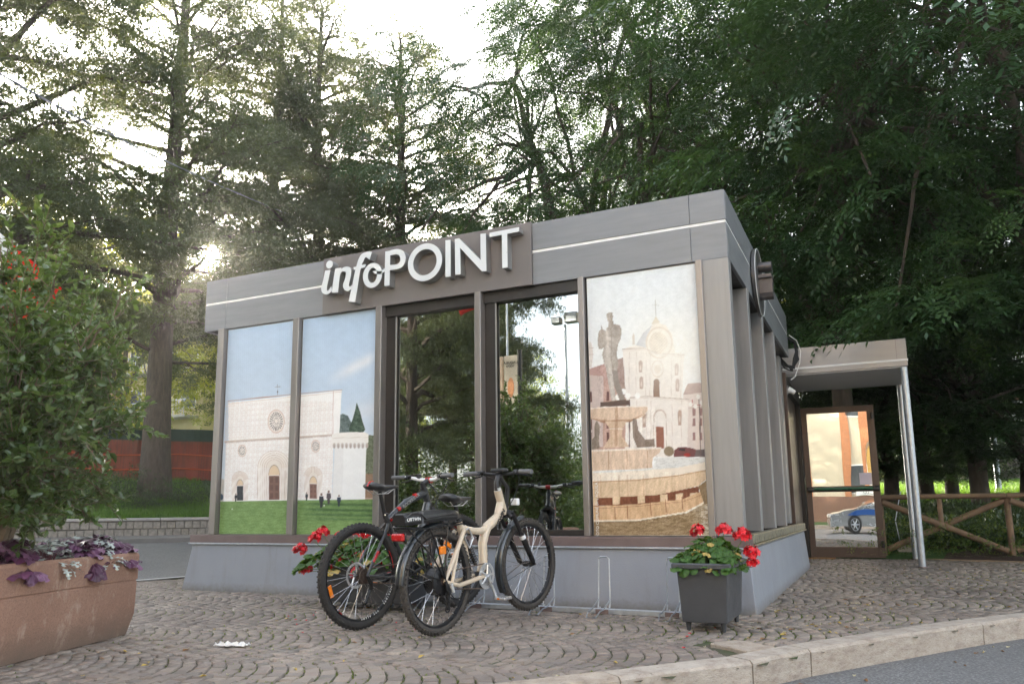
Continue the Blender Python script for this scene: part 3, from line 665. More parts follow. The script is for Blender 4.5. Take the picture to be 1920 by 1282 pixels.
# ------------------------------------------------------------------ printed photo panels (flat print on boards)
class Paint:
    def __init__(s, x, y): s.x = x; s.y = y; s.c = np.zeros((len(x), 3)); s.r = np.random.default_rng(3)
    def put(s, w, col, a=1.): w = np.clip(w*a, 0, 1)[:, None]; s.c = s.c*(1-w)+np.asarray(col, float)*w
    def poly(s, pts, col, a=1., soft=.8):
        x, y = s.x, s.y; ins = np.zeros(len(x), bool); d = np.full(len(x), 1e9); n = len(pts)
        for i in range(n):
            (x0, y0), (x1, y1) = pts[i], pts[(i+1) % n]
            c = ((y0 > y) != (y1 > y)); ins ^= c & (x < (x1-x0)*(y-y0)/(y1-y0+1e-12)+x0)
            L = (x1-x0)**2+(y1-y0)**2+1e-9; t_ = np.clip(((x-x0)*(x1-x0)+(y-y0)*(y1-y0))/L, 0, 1); d = np.minimum(d, np.hypot(x-x0-t_*(x1-x0), y-y0-t_*(y1-y0)))
        s.put(np.clip(.5+np.where(ins, d, -d)/soft*.5, 0, 1), col, a)
    def ell(s, cx, cy, rx, ry, col, a=1., soft=1.2, half=0):
        d = np.hypot((s.x-cx)/rx, (s.y-cy)/ry); w = np.clip(.5+(1-d)*min(rx, ry)/soft*.5, 0, 1)
        if half: w = w*(s.y < cy+.01)
        s.put(w, col, a)
    def ring(s, cx, cy, rx, ry, w, col, a=1., half=0):
        d = np.abs(np.hypot((s.x-cx)/rx, (s.y-cy)/ry)-1)*min(rx, ry); m_ = np.clip(.5+(w/2-d)/1.2, 0, 1)
        if half: m_ = m_*(s.y < cy+.5)
        s.put(m_, col, a)
    def line(s, pts, w, col, a=1.):
        d = np.full(len(s.x), 1e9)
        for (x0, y0), (x1, y1) in zip(pts[:-1], pts[1:]):
            L = (x1-x0)**2+(y1-y0)**2+1e-9; t_ = np.clip(((s.x-x0)*(x1-x0)+(s.y-y0)*(y1-y0))/L, 0, 1); d = np.minimum(d, np.hypot(s.x-x0-t_*(x1-x0), s.y-y0-t_*(y1-y0)))
        s.put(np.clip(.5+(w/2-d)/1.2, 0, 1), col, a)
    def nz(s, amp, sx=1., sy=1., k=5, region=None):
        v = np.zeros(len(s.x)); r = s.r
        for i in range(k):
            f = 2**i*.02; a1, a2, p1, p2 = r.uniform(.6, 1.4, 2).tolist()+r.uniform(0, 6, 2).tolist()
            v += (np.sin(s.x*f*sx*a1+p1+1.7*np.sin(s.y*f*sy*.8+p2))*np.sin(s.y*f*sy*a2+p2+1.3*np.sin(s.x*f*sx*.7+p1)))/(1.35**i)
        v += r.normal(0, .5, len(s.x)); return v*amp
    def addn(s, v, mask=None): s.c += (v if mask is None else v*mask)[:, None]

def basilica(P):
    x, y = P.x, P.y; W_ = (245, 242, 239)
    t_ = np.clip((y-20)/1000, 0, 1)[:, None]; P.c = (1-t_)*np.array([172, 196, 222])+t_*np.array([214, 222, 230])
    cl = np.exp(-((y-(330-(x-750)*.5))/38)**2)*np.clip((x-690)/150, 0, 1)*np.clip((1000-x)/60, 0, 1); P.put(cl, (228, 228, 232), .75)
    cl = np.exp(-((y-(560-(x-780)*.2))/50)**2)*np.clip((x-760)/100, 0, 1); P.put(cl, (222, 224, 230), .5)
    P.poly([(40, 930), (70, 925), (95, 935), (100, 1065), (40, 1065)], (196, 190, 182))
    # trees behind the right tower
    P.poly([(764, 660), (766, 560), (790, 548), (820, 560), (840, 600), (838, 665)], (86, 100, 98))
    P.poly([(872, 482), (893, 540), (905, 590), (922, 640), (905, 662), (836, 662), (826, 640), (848, 580), (862, 530)], (52, 72, 56))
    P.poly([(920, 700), (945, 672), (990, 680), (990, 1040), (915, 1040)], (96, 104, 78)); P.addn(P.nz(16, 5, 5, 6), ((P.c.mean(1) < 150) & (x > 764) & (y < 1050)).astype(float))
    P.poly([(915, 900), (990, 900), (990, 1050), (915, 1050)], (178, 120, 96), .6)
    # facade
    F = [(118, 484), (478, 443), (784, 411), (770, 668), (738, 676), (725, 1050), (90, 1062), (106, 715), (120, 705)]
    P.poly(F, W_)
    m_ = (x > 100) & (x < 735) & (y > 475) & (y < 1045)
    gx = (x+.06*y)/27.; gy = (y+.07*x)/31.; q = np.hypot((gx % 1)-.5, (gy % 1)-.5); P.put(((np.abs(q-.33) < .10) & m_).astype(float), (222, 202, 194), .35); P.put(((q < .12) & m_).astype(float), (224, 210, 204), .3)
    P.put((((gy*2.0) % 1 < .14) & m_).astype(float), (220, 208, 202), .45)
    P.line([(118, 474), (478, 437), (786, 408)], 5, (176, 140, 124)); P.line([(118, 490), (784, 420)], 3, (214, 196, 186)); P.line([(735, 418), (732, 668)], 2.5, (190, 150, 140), .8)
    P.line([(100, 712), (478, 690), (728, 672)], 10, (206, 188, 176)); xx = (x % 9 < 4.5); P.put(np.clip(1-np.abs(y-(717-(x-100)*.061))/4.5, 0, 1)*xx*((x > 100) & (x < 728)), (140, 118, 108), .8)
    for cx, cy, rx, ry, ns in ((400, 593, 42, 60, 22), (200, 765, 21, 30, 14), (631, 738, 22, 31, 14)):
        P.ell(cx, cy, rx*1.18, ry*1.15, (232, 218, 208)); P.ring(cx, cy, rx*1.14, ry*1.12, 3, (206, 180, 166)); P.ell(cx, cy, rx, ry, (236, 226, 218))
        a_ = np.arctan2((y-cy)/ry, (x-cx)/rx); d_ = np.hypot((x-cx)/rx, (y-cy)/ry); P.put(((np.cos(a_*ns) > .1) & (d_ > .5) & (d_ < .93)).astype(float), (92, 84, 82), .85); P.put(((np.cos(a_*ns*.5) > .2) & (d_ > .18) & (d_ < .42)).astype(float), (110, 100, 96), .8)
    P.line([(407, 378), (408, 436)], 2, (110, 110, 112)); P.line([(392, 392), (424, 390)], 1.6, (120, 120, 122)); P.ell(408, 420, 4, 5, (80, 80, 84))
    # portals
    for cx, base, w, hgt, dw, dcol, dt in ((388, 1052, 95, 275, 62, (118, 84, 74), 912), (188, 1056, 46, 165, 36, (46, 48, 54), 972), (617, 1046, 52, 180, 42, (128, 92, 82), 960)):
        sp = base-hgt+w*.92
        for k_ in range(5):
            rr_ = w*(1-k_*.13); P.ell(cx, sp, rr_, rr_*1.05, (242-3*k_, 235-4*k_, 228-5*k_), 1, 1.2, 1); P.ring(cx, sp, rr_, rr_*1.05, 2.2, (196, 170, 156), .9, 1)
            P.poly([(cx-rr_, sp), (cx+rr_, sp), (cx+rr_, base), (cx-rr_, base)], (243-3*k_, 237-4*k_, 231-4*k_)); P.line([(cx-rr_, sp), (cx-rr_, base)], 1.8, (200, 178, 166), .8); P.line([(cx+rr_, sp), (cx+rr_, base)], 1.8, (200, 178, 166), .8)
        P.ell(cx, dt-4, dw*.52, dw*.95, (222, 196, 164), 1, 1.2, 1); P.ring(cx, dt-4, dw*.52, dw*.95, 2.5, (150, 128, 112), .8, 1)
        P.poly([(cx-dw/2, dt), (cx+dw/2, dt), (cx+dw/2, base), (cx-dw/2, base)], dcol)
        for u in (-.25, .25):
            for v in range(3): P.poly([(cx+(u-.14)*dw, dt+8+v*(base-dt)/3), (cx+(u+.14)*dw, dt+8+v*(base-dt)/3), (cx+(u+.14)*dw, dt-6+(v+1)*(base-dt)/3), (cx+(u-.14)*dw, dt-6+(v+1)*(base-dt)/3)], tuple(q*.8 for q in dcol), .8)
    P.line([(292, 880), (288, 1050)], 3, (196, 174, 160), .8); P.line([(452, 880), (450, 1050)], 3, (180, 150, 130), .7)
    # round tower at the right
    P.poly([(728, 700), (742, 760), (728, 1050), (920, 1050), (928, 760), (940, 700)], (233, 231, 229)); P.poly([(795, 750), (925, 750), (920, 1050), (787, 1050)], (240, 239, 237))
    P.poly([(728, 668), (760, 660), (840, 655), (920, 657), (942, 668), (940, 718), (728, 722)], (238, 233, 226)); P.line([(728, 690), (940, 686)], 3, (212, 200, 190))
    for k_ in range(9): P.ell(740+k_*24, 735, 9, 16, (196, 182, 172), .9); P.ell(740+k_*24, 740, 5, 12, (150, 136, 128), .5)
    # ground, people
    P.poly([(30, 1064), (480, 1056), (990, 1048), (990, 1300), (30, 1300)], (108, 140, 76)); g = (y > 1062-(x*.012)).astype(float)
    P.put(g*np.clip((y-1070)/200, 0, 1), (124, 158, 88), .6)
    for yy, a_ in ((1080, .8), (1112, .9), (1140, .75), (1165, .5)): P.put(g*np.exp(-((y-yy-(x-750)*.02)/9)**2)*np.clip((x-520)/140, 0, 1), (52, 84, 40), a_)
    P.addn(P.nz(9, 3, 9, 7), g)
    for cx, b_, h_, c_ in ((665, 1098, 84, (40, 42, 52)), (708, 1078, 80, (74, 66, 72)), (768, 1090, 66, (38, 48, 72)), (578, 1056, 48, (50, 52, 58)), (163, 1062, 46, (40, 40, 46))):
        P.ell(cx, b_-h_*.92, h_*.075, h_*.09, (120, 92, 78)); P.poly([(cx-h_*.15, b_-h_*.8), (cx+h_*.15, b_-h_*.8), (cx+h_*.17, b_-h_*.42), (cx-h_*.17, b_-h_*.42)], c_); P.poly([(cx-h_*.12, b_-h_*.45), (cx+h_*.1, b_-h_*.45), (cx+h_*.06, b_), (cx-h_*.08, b_)], tuple(q*.75 for q in c_))
    P.ell(681, 1086, 4, 4, (236, 236, 236)); P.ell(78, 1036, 12, 18, (60, 78, 96)); P.ell(142, 1106, 4, 3, (236, 236, 230))
    P.addn(P.nz(2.2, 2, 2, 6))
    P.addn(2*np.sin(x*.55)*(y < 500)); P.c = P.c*.93+255*.065

def fountain(P):
    x, y = P.x, P.y
    t_ = np.clip(y/700, 0, 1)[:, None]; P.c = (1-t_)*np.array([234, 238, 240])+t_*np.array([244, 243, 240])
    S = (222, 208, 198); L_ = (238, 230, 222)
    # buildings left and right
    P.poly([(40, 320), (75, 318), (85, 380), (75, 445), (40, 450)], (226, 218, 212)); P.line([(40, 345), (84, 345)], 3, (200, 188, 180)); P.line([(40, 380), (84, 378)], 3, (206, 194, 186))
    P.poly([(55, 480), (250, 480), (250, 860), (55, 860)], (196, 164, 152)); P.poly([(55, 452), (180, 410), (246, 388), (250, 480), (240, 520), (55, 480)], (192, 160, 152)); P.poly([(55, 478), (135, 484), (132, 830), (60, 830)], (208, 192, 186))
    for yy in (560, 695, 760): P.poly([(62, yy), (78, yy), (78, yy+52), (62, yy+52)], (112, 80, 78)); P.poly([(150, yy), (162, yy), (162, yy+46), (150, yy+46)], (120, 88, 84))
    P.poly([(525, 575), (545, 525), (590, 517), (640, 520), (650, 880), (525, 880)], (226, 212, 204)); P.poly([(525, 575), (548, 522), (600, 517), (650, 520), (650, 560), (560, 572)], (188, 164, 156))
    for xx in (572, 605): 
        for yy in (640, 690, 760): P.poly([(xx, yy), (xx+14, yy), (xx+14, yy+38), (xx, yy+38)], (150, 112, 108), .8)
    for yy in (640, 700, 800): P.line([(540, yy), (650, yy-6)], 2, (196, 176, 168), .8)
    # church
    P.poly([(228, 352), (290, 332), (360, 345), (470, 360), (530, 382), (520, 590), (552, 600), (545, 880), (240, 880), (246, 600)], L_)
    P.poly([(294, 332), (330, 272), (370, 235), (400, 222), (440, 235), (472, 280), (486, 370), (400, 378), (340, 348)], (240, 230, 218)); P.poly([(294, 332), (330, 272), (372, 234), (350, 290), (345, 345)], (198, 198, 204))
    P.ring(408, 320, 62, 74, 8, (216, 198, 180), .9); P.ell(404, 322, 46, 54, (226, 212, 196)); 
    g = ((np.abs(((x+y)/15.) % 1-.5) > .38) | (np.abs(((x-y)/15.) % 1-.5) > .38)) & (np.hypot((x-404)/44, (y-322)/52) < 1); P.put(g.astype(float), (196, 172, 148), .6)
    P.poly([(370, 230), (392, 190), (412, 222)], (222, 210, 190)); P.line([(389, 112), (391, 192)], 3, (196, 194, 190)); P.line([(374, 135), (406, 137)], 2.6, (200, 198, 194)); P.poly([(276, 330), (276, 290), (282, 272), (288, 290), (290, 330)], (214, 202, 190))
    for p_ in ([(228, 352), (330, 346), (400, 372), (530, 380)], [(246, 592), (350, 582), (440, 590), (555, 598)]): P.line(p_, 5, (198, 182, 170)); P.line([(a, b_+8) for a, b_ in p_], 3, (222, 208, 198))
    for xx in (262, 296, 345, 365, 470, 515): P.line([(xx, 365), (xx-3, 585)], 3, (214, 200, 190), .8); P.line([(xx+2, 605), (xx+2, 850)], 3, (214, 198, 188), .7)
    for xx, yy, h_ in ((317, 440, 32), (321, 520, 34), (494, 455, 32), (498, 530, 34), (334, 700, 44), (509, 690, 44)): P.ell(xx, yy-h_*.6, 9, 14, (186, 160, 146)); P.poly([(xx-9, yy-h_*.6), (xx+9, yy-h_*.6), (xx+8, yy+h_*.8), (xx-8, yy+h_*.8)], (190, 166, 152)); P.ell(xx, yy+4, 4, 14, (224, 208, 196))
    P.ell(395, 515, 15, 18, (140, 112, 96)); P.poly([(380, 512), (410, 512), (410, 586), (380, 586)], (142, 114, 98)); P.ring(400, 448, 28, 40, 4, (214, 196, 180), .8); P.ell(400, 450, 16, 22, (228, 214, 200))
    P.ring(412, 690, 30, 40, 6, (206, 186, 172), .9, 1); P.poly([(392, 732), (430, 732), (432, 838), (396, 838)], (156, 108, 92)); P.line([(382, 690), (380, 850)], 3, (204, 186, 174)); P.line([(444, 690), (444, 850)], 3, (204, 186, 174))
    # cars and lamps
    P.ell(456, 852, 25, 24, (150, 134, 112)); P.poly([(480, 880), (482, 848), (500, 834), (540, 832), (575, 838), (604, 850), (615, 880)], (126, 84, 84)); P.ell(545, 870, 16, 10, (180, 60, 56), .8); P.poly([(500, 848), (512, 838), (535, 838), (536, 850)], (70, 60, 64)); P.poly([(580, 880), (590, 845), (640, 840), (650, 880)], (120, 108, 108))
    P.line([(604, 600), (612, 870)], 5, (128, 108, 104)); P.line([(560, 630), (645, 620)], 3, (168, 96, 92)); P.line([(570, 600), (575, 640)], 2, (190, 100, 96))
    for q in ((562, 622), (585, 632), (600, 585), (616, 615), (636, 612)): P.ell(*q, 10, 11, (244, 240, 234))
    P.line([(262, 600), (262, 830)], 5, (120, 100, 96))
    for q in ((253, 580), (206, 588), (302, 580), (232, 560)): P.ell(*q, 14, 15, (246, 243, 238))
    # figure on the bowl: generic draped standing figure
    G = (190, 181, 172); Gd = (158, 147, 138); Gl = (212, 204, 196)
    P.poly([(150, 182), (162, 171), (178, 173), (182, 192), (178, 212), (166, 222), (154, 212)], G); P.poly([(160, 215), (182, 212), (186, 236), (160, 244)], G)
    P.poly([(150, 248), (184, 228), (214, 234), (224, 256), (220, 300), (206, 328), (200, 372), (206, 420), (202, 470), (160, 470), (140, 430), (128, 380), (140, 330), (146, 290)], G)
    P.poly([(108, 290), (112, 264), (126, 252), (146, 262), (176, 292), (186, 312), (150, 330), (126, 352), (112, 350), (106, 325)], (178, 168, 158)); P.poly([(150, 290), (212, 300), (206, 326), (156, 306)], Gl)
    P.poly([(146, 440), (180, 450), (186, 520), (196, 604), (176, 606), (160, 530)], G); P.poly([(176, 450), (204, 460), (212, 510), (240, 600), (216, 606), (190, 540)], Gd)
    P.line([(170, 250), (176, 350), (172, 400), (182, 450)], 4, Gd, .6); P.line([(128, 256), (124, 238)], 5, G); P.line([(206, 250), (214, 310)], 5, Gl, .6); P.line([(150, 350), (156, 440)], 5, Gl, .5)
    fig = ((x > 104) & (x < 242) & (y > 170) & (y < 606)).astype(float); dk = (np.abs(P.c-np.array(G)).sum(1) < 70)*fig
    P.put(dk*np.clip((x-(150+.12*(y-230)))/42, 0, 1), (140, 128, 119), .5); P.put(dk*np.exp(-((x-(146+.10*(y-230)))/9)**2), (226, 218, 210), .6)
    for q_ in ((155, 330, 172, 345), (176, 262, 198, 268), (160, 385, 186, 392), (150, 470, 175, 480)): P.line([(q_[0], q_[1]), (q_[2], q_[3])], 3, Gd, .7)
    P.ell(170, 190, 4, 3, Gd, .8); P.line([(160, 196), (176, 194)], 2, Gd, .7); P.line([(153, 180), (180, 176)], 5, Gd, .6); P.addn(P.nz(9, 7, 3, 6), dk)
    P.poly([(120, 612), (240, 600), (262, 604), (262, 626), (118, 636)], (110, 92, 84))
    # bowl, stem
    B = (222, 198, 176); Bd = (168, 128, 100)
    P.poly([(56, 645), (110, 636), (350, 630), (352, 650), (330, 682), (270, 706), (130, 710), (64, 690)], B); P.line([(56, 646), (140, 636), (350, 632)], 5, (242, 232, 222)); P.poly([(64, 686), (130, 700), (270, 696), (335, 668), (270, 708), (130, 714)], Bd, .7)
    P.poly([(140, 705), (250, 705), (228, 740), (226, 780), (262, 830), (132, 836), (168, 780), (164, 740)], (214, 188, 164)); P.line([(165, 742), (228, 742)], 5, (236, 222, 208)); P.line([(200, 640), (196, 820)], 14, Bd, .45)
    P.poly([(102, 700), (118, 730), (112, 800), (118, 836), (64, 848), (66, 812), (90, 780), (92, 720)], (150, 137, 125)); P.poly([(278, 695), (296, 690), (306, 750), (340, 796), (384, 790), (388, 828), (300, 834), (278, 780)], (146, 130, 118))
    P.poly([(66, 846), (420, 832), (410, 860), (376, 884), (374, 935), (68, 950)], B); P.line([(66, 850), (415, 836)], 8, (238, 226, 214)); 
    for xx in (160, 250, 350): P.line([(xx, 850), (xx, 940)], 3, Bd, .7)
    # water and rim
    P.poly([(68, 950), (372, 935), (400, 885), (520, 878), (650, 886), (648, 930), (500, 950), (68, 985)], (228, 226, 222)); P.put(((y > 885) & (y < 975) & (x > 380)).astype(float)*np.clip(P.nz(.8, 4, 9, 5), 0, 1), (190, 188, 182), .5)
    P.poly([(68, 965), (300, 955), (500, 940), (640, 912), (650, 980), (600, 1022), (400, 1068), (68, 1086)], (224, 198, 168)); P.poly([(68, 960), (300, 948), (500, 932), (648, 902), (648, 940), (500, 968), (300, 990), (68, 1000)], (240, 228, 212)); P.line([(68, 1004), (300, 994), (500, 972), (648, 944)], 4, Bd, .7)
    P.poly([(68, 1084), (400, 1066), (600, 1024), (604, 1062), (520, 1090), (300, 1112), (68, 1122)], (132, 84, 62)); 
    for k_, xx in enumerate((68, 180, 302, 412, 488, 560)): P.poly([(xx, 1086-(xx*.05)), (xx+36, 1084-(xx*.055)), (xx+36, 1120-xx*.05), (xx, 1122-xx*.05)], (226, 200, 168))
    P.poly([(70, 1122), (300, 1112), (520, 1088), (612, 1050), (624, 1100), (540, 1150), (300, 1190), (70, 1192)], (214, 180, 144)); P.line([(70, 1134), (300, 1122), (520, 1100), (618, 1066)], 3, Bd, .7); P.line([(70, 1192), (300, 1190), (540, 1150), (626, 1104)], 7, (240, 226, 206))
    for xx, t0 in ((110, 1150), (190, 1150), (250, 1145), (365, 1130), (440, 1115), (520, 1100)): P.line([(xx, t0-25), (xx+4, t0+36)], 4, (140, 92, 66), .8)
    for xx in (120, 210, 252, 330, 470, 540): P.line([(xx, 970), (xx+3, 1072)], 6, Bd, .22)
    P.poly([(70, 1196), (300, 1194), (545, 1154), (628, 1108), (600, 1024), (652, 985), (662, 1265), (75, 1265)], (156, 134, 104)); m_ = ((y > 1195-np.clip(x-300, 0, 999)*.25) & (y < 1270) & (x > 70)).astype(float)
    P.put(m_*np.clip((x-560)/80, 0, 1)*np.clip(.6+P.nz(.4, 3, 8, 5), 0, 1), (240, 234, 220), .8); P.addn(P.nz(14, 2, 9, 6), m_)
    st = ((y > 636) & (y < 1195) & (x < 640)).astype(float); P.addn(P.nz(9, 6, 1.2, 6), st*((y > 955) | (x < 400)))
    P.put(np.exp(-((x-430)**2+(y-330)**2)/(2*120**2)), (255, 252, 240), .6); P.put(np.exp(-((x-520)**2+(y-420)**2)/(2*110**2)), (255, 252, 244), .45)
    P.addn(P.nz(3, 3, 3, 6)); P.c = np.clip((P.c-215)*1.12+213, 0, 252)*.93+8
    # small upright lettering along the left edge, built as text elsewhere

def panel(name, x0, x1, painter, org, sc, ox=0.):
    Yp = .018; nx = int((x1-x0)/.0065); z0, z1 = ZS+.004, ZB-.012; nz_ = int((z1-z0)/.0062)
    xs = np.linspace(x0, x1, nx); zs = np.linspace(z0, z1, nz_); X, Z = np.meshgrid(xs, zs, indexing='ij')
    V = np.stack([X.ravel(), np.full(X.size, Yp), Z.ravel()], 1); qx, qy = pj(V)
    P = Paint((qx-org[0])*sc, (qy-org[1])*sc); painter(P); c = np.clip(P.c/255, 0, 1); c = np.where(c < .04045, c/12.92, ((c+.055)/1.055)**2.4)
    i, j = np.meshgrid(np.arange(nx-1), np.arange(nz_-1), indexing='ij'); a = (i*nz_+j).ravel(); F = np.stack([a, a+nz_, a+nz_+1, a+1], 1)
    bd = K(MB().box((x0-.004, Yp+.001, z0-.004), (x1+.004, Yp+.03, z1+.008)), 'photo_panel', MT['fin'])
    np_mesh('print', V, F, {'print': np.c_[c, np.ones(len(c))]}, MT['print'], bd)
m, t, p = newmat('print'); at = N(t, 'ShaderNodeAttribute', attribute_name='print'); t.links.new(mixc(t, 1., at.outputs['Color'], (.97, .97, .97), 'MULTIPLY'), p.inputs['Base Color'])
p.inputs['Roughness'].default_value = .42; p.inputs['Specular IOR Level'].default_value = .35; MT['print'] = m
sc1 = 1032/330; panel('poster', mx_[0][1]+.012, mx_[1][0]-.008, basilica, (390, 600), sc1)
panel('poster', mx_[1][1]+.012, mx_[2][0]-.008, basilica, (390, 600), sc1)
panel('poster', mx_[4][1]+.016, mx_[5][0]-.008, fountain, (1080, 520), 785/300)

def text_mesh(name, s, size, mat, parent, Mx, ext=.0008, bold=0.):
    cu = D.curves.new('t', 'FONT'); cu.body = s; cu.size = size; cu.extrude = ext; cu.align_x = 'CENTER'; cu.offset = bold; cu.resolution_u = 3
    to = D.objects.new('t', cu); COL.objects.link(to); bpy.context.view_layer.update()
    me = D.meshes.new_from_object(to.evaluated_get(bpy.context.evaluated_depsgraph_get())); D.objects.remove(to)
    me.transform(Mx); me.name = name; me.materials.clear(); me.materials.append(mat)
    return link_mesh(name, me, None, parent)
def frame_mx(o, xa, ya):
    xa = Vector(xa).normalized(); ya = Vector(ya).normalized(); za = xa.cross(ya)
    return Matrix(((xa.x, ya.x, za.x, o[0]), (xa.y, ya.y, za.y, o[1]), (xa.z, ya.z, za.z, o[2]), (0, 0, 0, 1)))
# the small credit line running up the fountain panel
q0 = ony(1122, 955, .016); q0 = Vector(q0)-off(kiosk)
text_mesh('credit_line', 'FOTO COMUNE DI L\'AQUILA', .034, MT['white'], kiosk, frame_mx(q0, (0, 0, 1), (-1, 0, 0)), .0005)
# board standing inside behind the first pane
ib = thing('display_board', 'pale printed board with a yellow arch standing inside the left window', 'board', (-2.9, .5, .34))
bx0, bx1 = ony(752, 900, .42)[0], ony(890, 900, .42)[0]
MB().box((bx0, .42, .35), (bx1, .44, ony(820, 872, .42)[2]), .003).build('board', M('board_print', (.42, .40, .30), .5, 0, .1, 4), ib)
ax_ = ony(800, 900, .41)[0]; zz = ony(800, 895, .41)[2]
MB().prism([(ax_-.10, .45)]+[(ax_+.10*math.cos(a), zz-.12+.14*math.sin(a)) for a in np.linspace(math.pi, 0, 13)]+[(ax_+.10, .45)], .412, .419).build('arch_print', M('arch_yellow', (.85, .62, .20), .5, 0, .2, 8), ib)
MB().prism([(ax_-.05, .45)]+[(ax_+.05*math.cos(a), zz-.14+.09*math.sin(a)) for a in np.linspace(math.pi, 0, 11)]+[(ax_+.05, .45)], .404, .411).build('arch_print', M('arch_white', (.8, .78, .7), .5, 0, .1, 8), ib)
# ------------------------------------------------------------------ bicycles (local frame: x forward, y left, z up, origin under the rear axle)
MT['cream'] = M('cream_paint', (.56, .46, .345), .28, 0, .04, 5, coat=.4)
MT['anthra'] = M('anthracite_paint', (.035, .038, .042), .3, .3, .1, 6, coat=.3)
MT['tyre'] = M('tyre_rubber', (.030, .028, .027), .8, 0, .3, 40, .3, 200)
MT['tyre_dusty'] = M('dusty_tyre', (.055, .048, .042), .85, 0, .35, 25, .3, 200)
MT['rimblack'] = M('rim_black', (.018, .018, .02), .3, .4, .1, 10)
MT['spoke'] = M('spoke_steel', (.55, .55, .56), .25, .9, .1, 10)
MT['fender'] = M('fender_plastic', (.02, .024, .028), .18, 0, .15, 6, spec=.8)
MT['battery'] = M('battery_case', (.016, .016, .017), .35, 0, .15, 8)
MT['greyplastic'] = M('grey_plastic', (.10, .10, .105), .5, 0, .1, 8)
def wheel(parent, c, R, tr, rimm, tyrem, name, yaw=0., spokes=32, knob=True, disc=0., motor=0., cass=0., blade=None):
    """wheel with tyre, rim, hub, spokes as one part with sub-parts; yaw turns it about z"""
    c = Vector(c); a = Vector((-math.sin(yaw), math.cos(yaw), 0)); fwd = Vector((math.cos(yaw), math.sin(yaw), 0)); up = Vector((0, 0, 1))
    def P(ang, r, y): return c+(fwd*math.cos(ang)+up*math.sin(ang))*r+a*y
    ty = MB().ring(c, a, R-tr, tr*.93, 72, 12, prof=(1., 1.0)).build(name, tyrem, parent, smooth=True)
    if knob:
        kb = MB(); n = 66
        for i in range(n):
            for row, (yy, w_, d_) in enumerate(((-.017, .009, .011), (0., .010, .012), (.017, .009, .011), (-.0265, .006, .012), (.0265, .006, .012))):
                an = 2*math.pi*(i+(.5 if row in (1, 3) else 0))/n; rr_ = R-tr+math.sqrt(max(0, (tr*.93)**2-yy**2)); hh = .0045
                if abs(yy) > tr*.9: rr_ = R-tr*.78
                da = d_/2/R; vs = []
                for s1 in (-1, 1):
                    for s2 in (-1, 1):
                        for h in (-.002, hh): vs.append(P(an+s1*da, rr_+h, yy+s2*w_/2))
                kb.add(vs, [(1, 3, 7, 5), (0, 1, 5, 4), (2, 6, 7, 3), (0, 2, 3, 1), (4, 5, 7, 6)])
        k_ = kb.build('tread', tyrem, ty); tag(k_, kind='stuff')
    rim = MB(); n = 72; rr0 = R-2*tr+.006; sec = [(rr0+.008, -.0125), (rr0+.006, -.0145), (rr0-.012, -.0115), (rr0-.018, -.004), (rr0-.018, .004), (rr0-.012, .0115), (rr0+.006, .0145), (rr0+.008, .0125)]
    vs = [P(2*math.pi*i/n, r_, y_) for i in range(n) for r_, y_ in sec]; m_ = len(sec)
    rim.add(vs, [(i*m_+k, i*m_+(k+1) % m_, ((i+1) % n)*m_+(k+1) % m_, ((i+1) % n)*m_+k) for i in range(n) for k in range(m_)]); rim.build('rim', rimm, ty, smooth=True)
    hub = MB().tube([c-a*.05, c-a*.045, c-a*.03, c+a*.03, c+a*.045, c+a*.05], [.012, .016, .022 if not motor else motor, .022 if not motor else motor, .016, .012], 18); hub.build('hub', MT['blackmetal'], ty, smooth=True)
    if motor:
        mt = MB().tube([c-a*.052, c-a*.047, c-a*.044, c+a*.034, c+a*.04, c+a*.045], [.05, motor*.9, motor, motor, motor*.9, .05], 30)
        for r_, y_ in ((motor*1.03, -.044), (motor*1.03, .034)): mt.ring(c+a*y_, a, r_, .004, 30, 6)
        mt.build('hub_motor', MT['blackmetal'], ty, smooth=True)
    sp = MB(); hr = .024 if not motor else motor; ns = spokes
    for i in range(ns):
        a0 = 2*math.pi*i/ns; sd = 1 if i % 2 else -1; off_ = (.55 if (i//2) % 2 else -.55)*(1 if not motor else .5)
        sp.tube([P(a0+off_, hr, sd*.03), P(a0, rr0-.014, sd*.002)], .0013, 4, cap=False)
    s_ = sp.build('spokes', MT['spoke'] if rimm is not MT['rimblack'] or True else rimm, ty)
    nip = MB()
    for i in range(ns): nip.tube([P(2*math.pi*i/ns, rr0-.026, 0), P(2*math.pi*i/ns, rr0-.014, 0)], .0026, 5)
    nip.build('nipples', MT['chrome'], ty)
    if disc:
        db = MB().ring(c-a*disc, a, .078, .0085, 48, 4, prof=(1, .12))
        for k in range(5): an = k*2*math.pi/5; db.tube([P(an, .02, -disc), P(an+.35, .072, -disc)], [.006, .004], 6)
        for k in range(24): an = k*math.pi/12; db.ring(P(an, .078, -disc), a, .0035, .001, 8, 4)
        db.build('brake_disc', MT['chrome'], ty, smooth=True)
    if cass:
        cs = MB()
        for k in range(8):
            r0 = .056-.0045*k if cass > 0 else .05-.003*k; y_ = -(.022+.0042*k); nn_ = 26-2*k; vs = []
            for i in range(nn_*2): an = math.pi*i/nn_; rr_ = r0+(.003 if i % 2 else -.002); vs += [P(an, rr_, y_-.0009), P(an, rr_, y_+.0009)]
            q = nn_*2; cs.add(vs, [tuple(range(0, 2*q, 2)), tuple(range(2*q-1, 0, -2))]+[(2*i, 2*i+1, (2*i+3) % (2*q), (2*i+2) % (2*q)) for i in range(q)])
        cs.build('cassette', M('cassette_steel', (.16, .12, .10), .4, .8, .3, 30) if 'cas' not in MT else MT['cas'], ty)
    return ty, P
